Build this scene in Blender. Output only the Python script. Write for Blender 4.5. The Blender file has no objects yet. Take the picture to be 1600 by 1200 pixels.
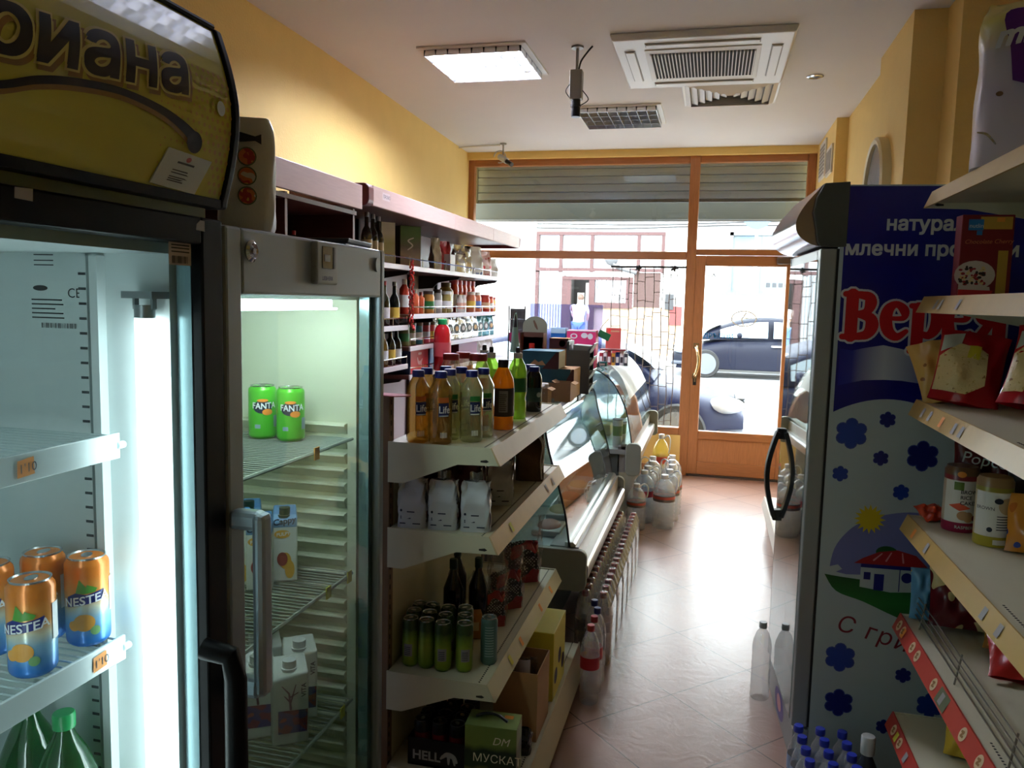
import bpy, bmesh, math, random
from mathutils import Vector, Matrix
random.seed(7)
D = bpy.data
SC = bpy.context.scene
COL = SC.collection
PI = math.pi
def rad(a): return a*PI/180

# ---------------------------------------------------------------- camera, sky, sun, exposure
def make_camera():
    cd = D.cameras.new('shop_camera'); co = D.objects.new('shop_camera', cd); COL.objects.link(co)
    yaw, pit, rol = rad(13.8406), rad(5.9935), rad(1.3257)
    f = Vector((-math.sin(yaw)*math.cos(pit), math.cos(yaw)*math.cos(pit), -math.sin(pit)))
    r = Vector((math.cos(yaw), math.sin(yaw), 0)); u = r.cross(f)
    c, s = math.cos(rol), math.sin(rol)
    r2, u2 = c*r+s*u, c*u-s*r
    m = Matrix((r2, u2, -f)).transposed().to_4x4(); m.translation = (0, 0, 1.63)
    co.matrix_world = m
    cd.sensor_fit = 'HORIZONTAL'; cd.sensor_width = 36; cd.lens = 1251.06/1600*36
    cd.clip_start = .02; cd.clip_end = 300
    SC.camera = co
make_camera()
SKY_STRENGTH = 17
SUN_STRENGTH = 2.5
TUBE = 420.0
w = D.worlds.new('sky'); SC.world = w; w.use_nodes = True
nt = w.node_tree; bg = nt.nodes['Background']
bg.inputs[0].default_value = (.86, .93, 1, 1); bg.inputs[1].default_value = SKY_STRENGTH
sl = D.lights.new('sun', 'SUN'); sl.energy = SUN_STRENGTH; sl.angle = rad(.6); sl.color = (1, .96, .9)
so = D.objects.new('sun', sl); COL.objects.link(so); so.location = (0, 0, 15)
so.rotation_euler = Vector((.25, .75, -.95)).to_track_quat('-Z', 'Y').to_euler()
pl = D.lights.new('window_portal', 'AREA'); pl.shape = 'RECTANGLE'; pl.size = 3.1; pl.size_y = 2.5
po = D.objects.new('window_portal', pl); COL.objects.link(po); po.location = (-.78, 7.86, 1.68)
po.rotation_euler = (rad(-90), 0, 0); pl.cycles.is_portal = True
vs = SC.view_settings; vs.view_transform = 'Standard'; vs.look = 'None'; vs.gamma = 1.0; vs.exposure = 0.3
vs.use_curve_mapping = False
SC.cycles.max_bounces = 8; SC.cycles.diffuse_bounces = 5; SC.cycles.glossy_bounces = 4
SC.cycles.transparent_max_bounces = 32; SC.cycles.transmission_bounces = 6
SC.cycles.caustics_reflective = False; SC.cycles.caustics_refractive = False
SC.cycles.sample_clamp_indirect = 6

# ---------------------------------------------------------------- materials
def lin(c):
    r = []
    for v in c[:3]:
        v /= 255
        r.append(v/12.92 if v <= .04045 else ((v+.055)/1.055)**2.4)
    return (*r, 1)
MATS = {}
def mat(name, col=None, rough=.5, metal=0, spec=.5, noise=0, ns=20, bump=0, bs=60, em=None, es=0, coat=0, stretch=None):
    if name in MATS: return MATS[name]
    m = D.materials.new(name); m.use_nodes = True; MATS[name] = m
    n = m.node_tree.nodes; l = m.node_tree.links; b = n['Principled BSDF']
    b.inputs['Base Color'].default_value = lin(col); b.inputs['Roughness'].default_value = rough
    b.inputs['Metallic'].default_value = metal; b.inputs['Specular IOR Level'].default_value = spec
    if coat: b.inputs['Coat Weight'].default_value = coat; b.inputs['Coat Roughness'].default_value = .05
    if em: b.inputs['Emission Color'].default_value = lin(em); b.inputs['Emission Strength'].default_value = es
    if noise or bump:
        tc = n.new('ShaderNodeTexCoord'); src = tc.outputs['Object']
        if stretch:
            mp = n.new('ShaderNodeMapping'); mp.inputs['Scale'].default_value = stretch
            l.new(src, mp.inputs[0]); src = mp.outputs[0]
    if noise:
        t = n.new('ShaderNodeTexNoise'); t.inputs['Scale'].default_value = ns; t.inputs['Detail'].default_value = 5
        l.new(src, t.inputs['Vector'])
        mx = n.new('ShaderNodeMix'); mx.data_type = 'RGBA'
        c = lin(col)
        mx.inputs[6].default_value = (*[v*(1-noise) for v in c[:3]], 1)
        mx.inputs[7].default_value = (*[min(1, v*(1+noise)) for v in c[:3]], 1)
        l.new(t.outputs[0], mx.inputs[0]); l.new(mx.outputs[2], b.inputs['Base Color'])
    if bump:
        t = n.new('ShaderNodeTexNoise'); t.inputs['Scale'].default_value = bs; t.inputs['Detail'].default_value = 4
        l.new(src, t.inputs['Vector'])
        bp = n.new('ShaderNodeBump'); bp.inputs['Strength'].default_value = bump; bp.inputs['Distance'].default_value = .02
        l.new(t.outputs[0], bp.inputs['Height']); l.new(bp.outputs[0], b.inputs['Normal'])
    return m
def sheer(name, tint=(255,255,255), body=(255,255,255), fac=.1, rough=.05, gloss=.08, bump=0, bs=40):
    """clear plastic or pane: see-through tint, a share of body colour, and a mirror share that grows at grazing angles"""
    if name in MATS: return MATS[name]
    m = D.materials.new(name); m.use_nodes = True; MATS[name] = m
    n = m.node_tree.nodes; l = m.node_tree.links; n.remove(n['Principled BSDF']); out = n['Material Output']
    tr = n.new('ShaderNodeBsdfTransparent'); tr.inputs[0].default_value = lin(tint)
    df = n.new('ShaderNodeBsdfDiffuse'); df.inputs[0].default_value = lin(body)
    gl = n.new('ShaderNodeBsdfGlossy'); gl.inputs['Roughness'].default_value = rough
    ts = n.new('ShaderNodeBsdfTranslucent'); ts.inputs[0].default_value = lin(body)
    m0 = n.new('ShaderNodeMixShader'); m0.inputs[0].default_value = .5; l.new(df.outputs[0], m0.inputs[1]); l.new(ts.outputs[0], m0.inputs[2])
    m1 = n.new('ShaderNodeMixShader'); m1.inputs[0].default_value = fac
    l.new(tr.outputs[0], m1.inputs[1]); l.new(m0.outputs[0], m1.inputs[2])
    fr = n.new('ShaderNodeLayerWeight'); fr.inputs[0].default_value = .5          # Schlick: the same from both sides of a pane
    pw = n.new('ShaderNodeMath'); pw.operation = 'POWER'; pw.inputs[1].default_value = 5; l.new(fr.outputs['Facing'], pw.inputs[0])
    mu = n.new('ShaderNodeMath'); mu.operation = 'MULTIPLY_ADD'; mu.inputs[1].default_value = .9; mu.inputs[2].default_value = gloss+.035
    mu.use_clamp = True
    l.new(pw.outputs[0], mu.inputs[0])
    m2 = n.new('ShaderNodeMixShader'); l.new(mu.outputs[0], m2.inputs[0])
    l.new(m1.outputs[0], m2.inputs[1]); l.new(gl.outputs[0], m2.inputs[2]); l.new(m2.outputs[0], out.inputs[0])
    if bump:
        tc = n.new('ShaderNodeTexCoord'); t = n.new('ShaderNodeTexNoise'); t.inputs['Scale'].default_value = bs
        l.new(tc.outputs['Object'], t.inputs['Vector'])
        bp = n.new('ShaderNodeBump'); bp.inputs['Strength'].default_value = bump; bp.inputs['Distance'].default_value = .02
        l.new(t.outputs[0], bp.inputs['Height'])
        l.new(bp.outputs[0], gl.inputs['Normal']); l.new(bp.outputs[0], df.inputs['Normal'])
    return m
def bands(name, stops, axis=2, rough=.3, metal=0, span=(0, 1), noise=0, ns=30, spec=.5):
    """printed bands along one object axis; stops = [(pos, rgb)], span = metres that map to 0..1"""
    if name in MATS: return MATS[name]
    m = mat(name, (255,255,255), rough, metal, spec); n = m.node_tree.nodes; l = m.node_tree.links; b = n['Principled BSDF']
    tc = n.new('ShaderNodeTexCoord'); sx = n.new('ShaderNodeSeparateXYZ'); l.new(tc.outputs['Object'], sx.inputs[0])
    mr = n.new('ShaderNodeMapRange'); mr.inputs[1].default_value = span[0]; mr.inputs[2].default_value = span[1]
    src = sx.outputs[axis]
    if noise:
        t = n.new('ShaderNodeTexNoise'); t.inputs['Scale'].default_value = ns; l.new(tc.outputs['Object'], t.inputs['Vector'])
        ma = n.new('ShaderNodeMath'); ma.operation = 'MULTIPLY_ADD'; ma.inputs[1].default_value = noise
        l.new(t.outputs[0], ma.inputs[0]); l.new(src, ma.inputs[2]); src = ma.outputs[0]
    l.new(src, mr.inputs[0])
    cr = n.new('ShaderNodeValToRGB'); cr.color_ramp.interpolation = 'CONSTANT' if not noise else 'LINEAR'
    e = cr.color_ramp.elements
    e[0].position = stops[0][0]; e[0].color = lin(stops[0][1])
    e[1].position = stops[1][0]; e[1].color = lin(stops[1][1])
    for p, c in stops[2:]:
        k = e.new(p); k.color = lin(c)
    l.new(mr.outputs[0], cr.inputs[0]); l.new(cr.outputs[0], b.inputs['Base Color'])
    return m
def blotch(name, cols, scale=12, rough=.25, detail=1, spec=.5, bump=0):
    """printed foil: irregular patches of a few inks"""
    if name in MATS: return MATS[name]
    m = mat(name, cols[0], rough, 0, spec); n = m.node_tree.nodes; l = m.node_tree.links; b = n['Principled BSDF']
    tc = n.new('ShaderNodeTexCoord'); t = n.new('ShaderNodeTexNoise'); t.inputs['Scale'].default_value = scale
    t.inputs['Detail'].default_value = detail; l.new(tc.outputs['Object'], t.inputs['Vector'])
    cr = n.new('ShaderNodeValToRGB'); cr.color_ramp.interpolation = 'CONSTANT'; e = cr.color_ramp.elements
    k = len(cols)
    for i, c in enumerate(cols):
        p = 0 if i == 0 else .34+.32*(i-1)/max(1, k-2) if k > 2 else .5
        q = e[i] if i < 2 else e.new(p)
        q.position = p; q.color = lin(c)
    l.new(t.outputs[0], cr.inputs[0]); l.new(cr.outputs[0], b.inputs['Base Color'])
    if bump:
        bp = n.new('ShaderNodeBump'); bp.inputs['Strength'].default_value = bump; bp.inputs['Distance'].default_value = .02
        l.new(t.outputs[0], bp.inputs['Height']); l.new(bp.outputs[0], b.inputs['Normal'])
    return m

# ---------------------------------------------------------------- mesh builder
class G:
    def __init__(s): s.v = []; s.f = []; s.sm = []
    def add(s, vs, fs, smooth=False):
        o = len(s.v); s.v += [tuple(p) for p in vs]
        for f in fs: s.f.append([i+o for i in f]); s.sm.append(smooth)
        return s
    def box(s, x0, x1, y0, y1, z0, z1):
        return s.add([(x0,y0,z0),(x1,y0,z0),(x1,y1,z0),(x0,y1,z0),(x0,y0,z1),(x1,y0,z1),(x1,y1,z1),(x0,y1,z1)],
              [(0,3,2,1),(4,5,6,7),(0,1,5,4),(1,2,6,5),(2,3,7,6),(3,0,4,7)])
    def lathe(s, prof, seg=24, cx=0, cy=0, cap=True, rot=0, sq=0):
        vs = []; fs = []; n = len(prof)
        for r, z in prof:
            for k in range(seg):
                a = rot+2*PI*k/seg
                q = 1+sq*(abs(math.sin(2*a))**2) if sq else 1
                vs.append((cx+r*q*math.cos(a), cy+r*q*math.sin(a), z))
        for i in range(n-1):
            for k in range(seg):
                k2 = (k+1) % seg
                fs.append((i*seg+k, i*seg+k2, (i+1)*seg+k2, (i+1)*seg+k))
        s.add(vs, fs, True)
        if cap:
            o = len(s.v)-len(vs)
            s.f.append([o+k for k in range(seg)][::-1]); s.sm.append(False)
            s.f.append([o+(n-1)*seg+k for k in range(seg)]); s.sm.append(False)
        return s
    def cyl(s, cx, cy, z0, z1, r, seg=24, r2=None): return s.lathe([(r, z0), (r if r2 is None else r2, z1)], seg, cx, cy)
    def tube(s, pts, r, seg=8, closed=False):
        P = [Vector(p) for p in pts]; n = len(P); vs = []; fs = []; up = None
        for i in range(n):
            if closed: d = P[(i+1) % n]-P[i-1]
            else: d = P[min(i+1, n-1)]-P[max(i-1, 0)]
            d.normalize()
            if up is None:
                up = Vector((0,0,1)) if abs(d.z) < .9 else Vector((1,0,0))
            a = d.cross(up); a.normalize(); up = a.cross(d); up.normalize()
            for k in range(seg):
                t = 2*PI*k/seg
                vs.append(P[i]+a*(r*math.cos(t))+up*(r*math.sin(t)))
        m = n if closed else n-1
        for i in range(m):
            j = (i+1) % n
            for k in range(seg):
                k2 = (k+1) % seg
                fs.append((i*seg+k, i*seg+k2, j*seg+k2, j*seg+k))
        if not closed:
            fs.append(list(range(seg))[::-1]); fs.append([(n-1)*seg+k for k in range(seg)])
        return s.add(vs, fs, True)
    def prism(s, pts, plane, a, b, smooth=False):
        n = len(pts)
        m = {'xz': lambda p, t: (p[0], t, p[1]), 'yz': lambda p, t: (t, p[0], p[1]), 'xy': lambda p, t: (p[0], p[1], t)}[plane]
        vs = [m(p, a) for p in pts]+[m(p, b) for p in pts]
        s.add(vs, [list(range(n))[::-1], [n+i for i in range(n)]])
        o = len(s.v)-2*n
        for i in range(n):
            j = (i+1) % n; s.f.append([o+i, o+j, o+n+j, o+n+i]); s.sm.append(smooth)
        return s
    def grid(s, fn, nu, nv, smooth=True, wrap=False):
        vs = [fn(i/nu, j/nv) for j in range(nv+1) for i in range(nu+1)]
        fs = [(j*(nu+1)+i, j*(nu+1)+i+1, (j+1)*(nu+1)+i+1, (j+1)*(nu+1)+i) for j in range(nv) for i in range(nu)]
        return s.add(vs, fs, smooth)
    def sheet(s, path, plane, a, b, t):
        """a strip of thickness t following an open 2d path, extruded from a to b"""
        n = len(path); L = []; R = []
        for i in range(n):
            p, q = Vector(path[max(i-1, 0)]), Vector(path[min(i+1, n-1)])
            d = (q-p).normalized(); nn = Vector((-d.y, d.x))*t/2
            L.append(tuple(Vector(path[i])+nn)); R.append(tuple(Vector(path[i])-nn))
        return s.prism(L+R[::-1], plane, a, b, smooth=True)
    def ball(s, c, r, seg=12, rings=8, sx=1, sy=1, sz=1):
        prof = [(max(1e-4, r*math.sin(PI*i/rings)), -r*math.cos(PI*i/rings)) for i in range(rings+1)]
        o = len(s.v); s.lathe(prof, seg, 0, 0, cap=False)
        for i in range(o, len(s.v)):
            x, y, z = s.v[i]; s.v[i] = (c[0]+x*sx, c[1]+y*sy, c[2]+z*sz)
        return s
    def xform(s, fn):
        s.v = [tuple(fn(*p)) for p in s.v]; return s
    def join(s, g, fn=None):
        return s.add([fn(*p) if fn else p for p in g.v], g.f) if not g.sm else s._j(g, fn)
    def _j(s, g, fn):
        o = len(s.v); s.v += [tuple(fn(*p)) if fn else p for p in g.v]
        for f, m in zip(g.f, g.sm): s.f.append([i+o for i in f]); s.sm.append(m)
        return s

OFF = {}; CH = {}; SRC = {}
def thing(name, label, cat, loc=(0,0,0), rz=0, group=None, world=False, kind=None):
    o = D.objects.new(name, None); COL.objects.link(o); o.empty_display_size = .1
    o.location = loc; o.rotation_euler = (0, 0, rz)
    if label: o['label'] = label
    if cat: o['category'] = cat
    if group: o['group'] = group
    if kind: o['kind'] = kind
    OFF[o.name] = Vector(loc) if world else Vector((0,0,0)); CH[o.name] = []
    return o
def part(name, g, m, parent=None, bev=0, sharp=40, label=None, recalc=True, seg=2):
    me = D.meshes.new(name); off = OFF[parent.name] if parent else Vector((0,0,0))
    me.from_pydata([(p[0]-off[0], p[1]-off[1], p[2]-off[2]) for p in g.v], [], g.f)
    me.polygons.foreach_set('use_smooth', g.sm)
    if recalc:
        b = bmesh.new(); b.from_mesh(me); bmesh.ops.recalc_face_normals(b, faces=b.faces); b.to_mesh(me); b.free()
    if any(g.sm): me.set_sharp_from_angle(angle=rad(sharp))
    me.materials.append(m); me.update()
    o = D.objects.new(name, me); COL.objects.link(o)
    if parent:
        o.parent = parent; CH[parent.name].append(o)
    OFF[o.name] = off; CH[o.name] = []
    if label: o['label'] = label
    if bev:
        md = o.modifiers.new('edge', 'BEVEL'); md.width = bev; md.segments = seg; md.limit_method = 'ANGLE'; md.angle_limit = rad(40)
    return o
def solo(name, g, m, label, cat, group=None, kind=None, **k):
    o = part(name, g, m, None, **k)
    if label: o['label'] = label
    if cat: o['category'] = cat
    if group: o['group'] = group
    if kind: o['kind'] = kind
    return o
def struct(name, g, m, parent=None, **k):
    o = part(name, g, m, parent, **k)
    if parent is None: o['kind'] = 'structure'
    return o
def dup(root, loc, rz=0, label=None, group=None, scale=None):
    def cp(o, par):
        c = o.copy(); COL.objects.link(c); OFF[c.name] = OFF[o.name]; CH[c.name] = []
        if par: c.parent = par; CH[par.name].append(c)
        for k in CH[o.name]: cp(k, c)
        return c
    r = cp(root, None); r.location = loc; r.rotation_euler = (0, 0, rz)
    if label: r['label'] = label
    if group: r['group'] = group
    if scale: r.scale = scale if isinstance(scale, tuple) else (scale,)*3
    return r
def placer(proto):
    """first call moves the original, later calls copy it"""
    st = [0]
    def put(loc, rz=0, label=None, group=None, scale=None):
        if not st[0]:
            st[0] = 1; proto.location = loc; proto.rotation_euler = (0, 0, rz)
            if label: proto['label'] = label
            if group: proto['group'] = group
            if scale: proto.scale = scale if isinstance(scale, tuple) else (scale,)*3
            return proto
        return dup(proto, loc, rz, label, group, scale)
    return put
ORD = ['first','second','third','fourth','fifth','sixth','seventh','eighth','ninth','tenth','eleventh','twelfth','thirteenth','fourteenth','fifteenth','sixteenth','seventeenth','eighteenth']

# ---------------------------------------------------------------- lettering and flat artwork
TXT = {}
def textgeo(s, size=1, bold=0, shear=0, align='LEFT', space=1):
    key = (s, bold, shear, align, space)
    if key not in TXT:
        c = D.curves.new('t', 'FONT'); c.body = s; c.size = 1; c.offset = bold; c.shear = shear; c.align_x = align
        c.space_character = space; c.resolution_u = 3; c.fill_mode = 'FRONT'
        o = D.objects.new('t', c); me = o.to_mesh()
        vv = [(v.co.x, v.co.y) for v in me.vertices]; ff = [tuple(p.vertices) for p in me.polygons]
        i = 0
        while i+12 <= len(vv):      # a glyph drawn as three overlapping bars fills wrongly: give it its three bars back
            ys = sorted({round(p[1], 2) for p in vv[i:i+12]})
            if len(ys) == 4 and ys[0] == 0 and abs(ys[1]-.24) < .011 and abs(ys[2]-.32) < .011 and abs(ys[3]-.54) < .011:
                R_ = set(range(i, i+12)); inside = [q for q in ff if set(q) & R_]
                if len(inside) == 13 and all(set(q) <= R_ for q in inside):
                    ff = [q for q in ff if not set(q) & R_]+[tuple(range(i+k, i+k+4)) for k in (0, 4, 8)]; i += 12; continue
            i += 1
        TXT[key] = (vv, ff)
        o.to_mesh_clear(); D.objects.remove(o); D.curves.remove(c)
    v, f = TXT[key]
    return [(x*size, y*size) for x, y in v], f
def flat(o, u, v):
    """a map from artwork x, y to a plane with origin o and axes u, v; lift moves it off the plane"""
    o, u, v = Vector(o), Vector(u).normalized(), Vector(v).normalized(); n = u.cross(v)
    return lambda x, y, d=0: tuple(o+u*x+v*y+n*d)
def wrap(r, z0, a0=-PI/2, cx=0, cy=0):
    """a map from artwork x, y on to an upright cylinder, facing angle a0"""
    f = lambda x, y, d=0: (cx+(r+d)*math.cos(a0+x/r), cy+(r+d)*math.sin(a0+x/r), z0+y)
    f.round = r; return f
def cutgeo(v, f, ax, step):
    b = bmesh.new(); vv = [b.verts.new((x, y, 0)) for x, y in v]
    for q in f:
        try: b.faces.new([vv[i] for i in q])
        except ValueError: pass
    bmesh.ops.triangulate(b, faces=b.faces[:])
    lo, hi = min(p[ax] for p in v), max(p[ax] for p in v); k = lo+step
    while k < hi:
        no = (1,0,0) if ax == 0 else (0,1,0)
        bmesh.ops.bisect_plane(b, geom=b.verts[:]+b.edges[:]+b.faces[:], plane_co=(k*no[0], k*no[1], 0), plane_no=no); k += step
    b.verts.index_update(); r = [(p.co.x, p.co.y) for p in b.verts], [[q.index for q in fc.verts] for fc in b.faces]; b.free(); return r
def text(s, size, mp, m, parent, name='lettering', lift=.0008, cut=None, bold=0, **k):
    v, f = textgeo(s, size, 0, **k)
    if cut: v, f = cutgeo(v, f, *cut)
    g = G(); bb = bold*size
    for i, (dx, dy) in enumerate(((0,0),) if not bold else ((-bb,-bb),(bb,-bb),(-bb,bb),(bb,bb),(0,bb),(0,-bb))): g.add([mp(x+dx, y+dy, lift+3e-6*i) for x, y in v], f)
    return part(name, g, m, parent, recalc=False)
def shape(pts, mp, lift=.0006, g=None, sub=0):
    g = g or G()
    if sub:
        q = []
        for i in range(len(pts)):
            a, b = pts[i], pts[(i+1) % len(pts)]
            for k in range(sub): q.append((a[0]+(b[0]-a[0])*k/sub, a[1]+(b[1]-a[1])*k/sub))
        pts = q
    if hasattr(mp, 'round'):
        v, f = cutgeo(pts, [list(range(len(pts)))], 0, mp.round*.12); g.add([mp(x, y, lift) for x, y in v], f); return g
    g.add([mp(x, y, lift) for x, y in pts], [list(range(len(pts)))]); return g
def rect(x0, x1, y0, y1, mp, lift=.0006, g=None, n=1):
    g = g or G()
    vs = []; fs = []
    for i in range(n+1):
        x = x0+(x1-x0)*i/n; vs += [mp(x, y0, lift), mp(x, y1, lift)]
    for i in range(n): fs.append((2*i, 2*i+2, 2*i+3, 2*i+1))
    return g.add(vs, fs)
def disc(cx, cy, rx, mp, ry=None, lift=.0006, g=None, n=20):
    ry = ry or rx
    return shape([(cx+rx*math.cos(2*PI*i/n), cy+ry*math.sin(2*PI*i/n)) for i in range(n)], mp, lift, g)
def strokes(lines, mp, lift=.0006, g=None, grow=0, n=10):
    """brush strokes: each line is [(x, y, half width)]"""
    g = g or G(); e = 0
    for ln in lines:
        for i, (x, y, w_) in enumerate(ln):
            w_ += grow; disc(x, y, w_, mp, lift=lift+e, g=g, n=n); e += 2e-6
            if i:
                x0, y0, w0 = ln[i-1]; w0 += grow; d = Vector((x-x0, y-y0))
                if d.length > 1e-6:
                    d.normalize(); nx, ny = -d.y, d.x
                    shape([(x0+nx*w0, y0+ny*w0), (x0-nx*w0, y0-ny*w0), (x-nx*w_, y-ny*w_), (x+nx*w_, y+ny*w_)], mp, lift+e, g); e += 2e-6
    return g
def curve(pts, k=6):
    """Catmull-Rom through points of any size"""
    out = []; n = len(pts)
    for i in range(n-1):
        p0, p1, p2, p3 = pts[max(i-1, 0)], pts[i], pts[i+1], pts[min(i+2, n-1)]
        for j in range(k):
            t = j/k
            out.append(tuple(.5*(2*b+(c-a)*t+(2*a-5*b+4*c-d)*t*t+(3*b-a-3*c+d)*t**3) for a, b, c, d in zip(p0, p1, p2, p3)))
    out.append(tuple(pts[-1])); return out
# ---------------------------------------------------------------- room shell
def floor_material():
    m = mat('floor_tile', (168, 132, 118), .28, 0, .5); n = m.node_tree.nodes; l = m.node_tree.links; b = n['Principled BSDF']
    tc = n.new('ShaderNodeTexCoord'); sx = n.new('ShaderNodeSeparateXYZ'); l.new(tc.outputs['Object'], sx.inputs[0])
    def M(op, a, c=None, k=None):
        q = n.new('ShaderNodeMath'); q.operation = op
        for i, v in enumerate((a, c, k)):
            if v is None: continue
            if isinstance(v, (int, float)): q.inputs[i].default_value = v
            else: l.new(v, q.inputs[i])
        return q.outputs[0]
    X = M('DIVIDE', M('SUBTRACT', sx.outputs[0], -.09), .636); Y = M('DIVIDE', M('SUBTRACT', sx.outputs[1], 3.277), .66)
    P = M('ADD', X, Y); Q = M('SUBTRACT', Y, X)
    dp = M('ABSOLUTE', M('SUBTRACT', M('FRACT', M('ADD', P, .5)), .5)); dq = M('ABSOLUTE', M('SUBTRACT', M('FRACT', M('ADD', Q, .5)), .5))
    gr = M('LESS_THAN', M('MINIMUM', dp, dq), .006)
    cv = n.new('ShaderNodeCombineXYZ'); l.new(M('FLOOR', P), cv.inputs[0]); l.new(M('FLOOR', Q), cv.inputs[1])
    wn = n.new('ShaderNodeTexWhiteNoise'); l.new(cv.outputs[0], wn.inputs['Vector'])
    ns = n.new('ShaderNodeTexNoise'); ns.inputs['Scale'].default_value = 7; ns.inputs['Detail'].default_value = 6; l.new(tc.outputs['Object'], ns.inputs['Vector'])
    mx = n.new('ShaderNodeMix'); mx.data_type = 'RGBA'; mx.inputs[6].default_value = lin((142, 110, 97)); mx.inputs[7].default_value = lin((168, 136, 121))
    l.new(M('ADD', M('MULTIPLY', ns.outputs[0], .7), M('MULTIPLY', wn.outputs[0], .3)), mx.inputs[0])
    mg = n.new('ShaderNodeMix'); mg.data_type = 'RGBA'; mg.inputs[7].default_value = lin((84, 66, 58)); l.new(gr, mg.inputs[0]); l.new(mx.outputs[2], mg.inputs[6])
    l.new(mg.outputs[2], b.inputs['Base Color'])
    wv = n.new('ShaderNodeTexNoise'); wv.inputs['Scale'].default_value = 9; wv.inputs['Detail'].default_value = 3; wv.inputs['Distortion'].default_value = 2.2
    l.new(tc.outputs['Object'], wv.inputs['Vector'])
    bp = n.new('ShaderNodeBump'); bp.inputs['Strength'].default_value = .1; bp.inputs['Distance'].default_value = .012
    l.new(M('SUBTRACT', wv.outputs[0], M('MULTIPLY', gr, .3)), bp.inputs['Height']); l.new(bp.outputs[0], b.inputs['Normal'])
    return m
YF = 7.72
g = G(); g.box(-2.6, 1.6, -1.3, 7.9, -.12, 0); struct('floor', g, floor_material())
cream = mat('ceiling_white', (226, 226, 230), .8, noise=.03, ns=3)
yel = mat('wall_yellow', (236, 203, 126), .75, noise=.05, ns=6, bump=.12, bs=90)
g = G(); g.box(-2.6, 1.6, -1.3, 7.9, 3.05, 3.3); struct('ceiling', g, cream)
g = G(); g.prism([(-2.6,-1.3),(-2.27,-1.3),(-2.27,4.38),(-2.39,7.72),(-2.39,7.9),(-2.6,7.9)], 'xy', 0, 3.05); struct('wall_left', g, yel)
g = G(); g.prism([(1.6,-1.3),(1.6,7.9),(.845,7.9),(.845,6.6),(.93,6.6),(.93,5.1),(.87,5.1),(.87,4.32),(1.02,4.32),(1.02,4.08),(1.3,4.08),(1.3,-1.3)], 'xy', 0, 3.05); struct('wall_right', g, yel)
g = G(); g.box(-2.6, 1.6, -1.45, -1.3, 0, 3.05); struct('wall_back', g, yel)
g = G(); g.box(-2.39, .845, 7.66, 7.9, 2.985, 3.05); g.box(-2.39, -.235, 7.7, 7.9, 0, .385); g.box(-2.6, 1.6, 7.9, 8.05, 3.05, 7.5)  # the tall last box is an unseen upper front, added to block the sun
struct('wall_front', g, yel)
g = G(); g.box(-2.39, -.235, 7.675, 7.7, 0, .1); struct('baseboard_front', g, mat('skirting_tile', (190, 140, 100), .4), bev=.004)
g = G(); g.box(-2.6, 1.6, -1.45, 8.05, 7.3, 7.5); struct('roof', g, mat('roof_grey', (120, 118, 115), .9, noise=.1))  # unseen slab over the upper storeys, added to keep sun out
g = G(); g.box(-2.7, -2.6, -1.45, 8.05, -.12, 7.5); g.box(1.6, 1.7, -1.45, 8.05, -.12, 7.5); g.box(-2.6, 1.6, -1.55, -1.45, -.12, 7.5)
struct('wall_outer', g, mat('render_beige', (205, 195, 175), .9, noise=.05))  # unseen outer shell carrying the added sun-blocking upper storeys

# shop front: stained timber frame, panes
wood = mat('oak_stained', (172, 114, 70), .38, noise=.28, ns=9, stretch=(14, 14, 1.2))
wood2 = mat('oak_stained_rail', (168, 110, 66), .38, noise=.28, ns=9, stretch=(1.2, 14, 14))
pane = sheer('window_glass', (250, 253, 252), (230, 240, 240), .0, .0, .0)
r = thing('window_1', None, None, (0,0,0)); r['kind'] = 'structure'
g = G(); g.box(-2.39, -2.33, YF, YF+.07, .385, 2.99); g.box(-.255, -.165, YF-.01, YF+.08, 0, 2.99); g.box(.77, .845, YF, YF+.07, 0, 2.99)
part('window_frame', g, wood, r, bev=.006)
g = G(); g.box(-2.33, -.255, YF, YF+.07, 2.925, 2.99); g.box(-.165, .77, YF, YF+.07, 2.925, 2.99)
g.box(-2.33, -.255, YF-.005, YF+.075, 2.04, 2.115); g.box(-2.33, -.255, YF-.015, YF+.07, .385, .456); g.box(-.165, .77, YF-.005, YF+.075, 2.085, 2.14)
part('window_rail', g, wood2, r, bev=.006)
for i, (x0, x1, z0, z1) in enumerate([(-2.33,-.255,.456,2.04), (-2.33,-.255,2.115,2.925), (-.165,.77,2.14,2.925)]):
    g = G(); g.box(x0, x1, YF+.03, YF+.036, z0, z1); part('window_pane', g, pane, r)
g = G(); g.box(-.165,.77,YF-.02,YF+.09,-.005,.018); struct('trim_1', g, mat('threshold_dark', (60,48,40), .5), bev=.003)
d = thing('door_1', None, None, (0,0,0)); d['kind'] = 'structure'
g = G(); g.box(-.165, -.075, YF-.01, YF+.05, .02, 2.08); g.box(.64, .765, YF-.01, YF+.05, .02, 2.08)
part('door_stile', g, wood, d, bev=.006)
g = G(); g.box(-.075, .64, YF-.01, YF+.05, 1.985, 2.08); g.box(-.075, .64, YF-.01, YF+.05, .36, .437); g.box(-.075, .64, YF-.01, YF+.05, .02, .14)
part('door_rail', g, wood2, d, bev=.006)
g = G(); g.box(-.075, .64, YF+.01, YF+.035, .14, .36); part('door_panel', g, mat('oak_panel', (178, 120, 76), .4, noise=.25, ns=8, stretch=(14,14,1.2)), d)
g = G(); g.box(-.075, .64, YF+.02, YF+.026, .437, 1.985); part('door_pane', g, pane, d)
brass = mat('brass_handle', (214, 190, 150), .25, 1)
g = G(); g.tube(curve([(-.128,YF-.01,1.24),(-.126,YF-.05,1.235),(-.115,YF-.075,1.17),(-.113,YF-.078,1.1),(-.117,YF-.07,1.03),(-.128,YF-.045,.965),(-.13,YF-.01,.96)], 4), .012, 8)
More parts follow.
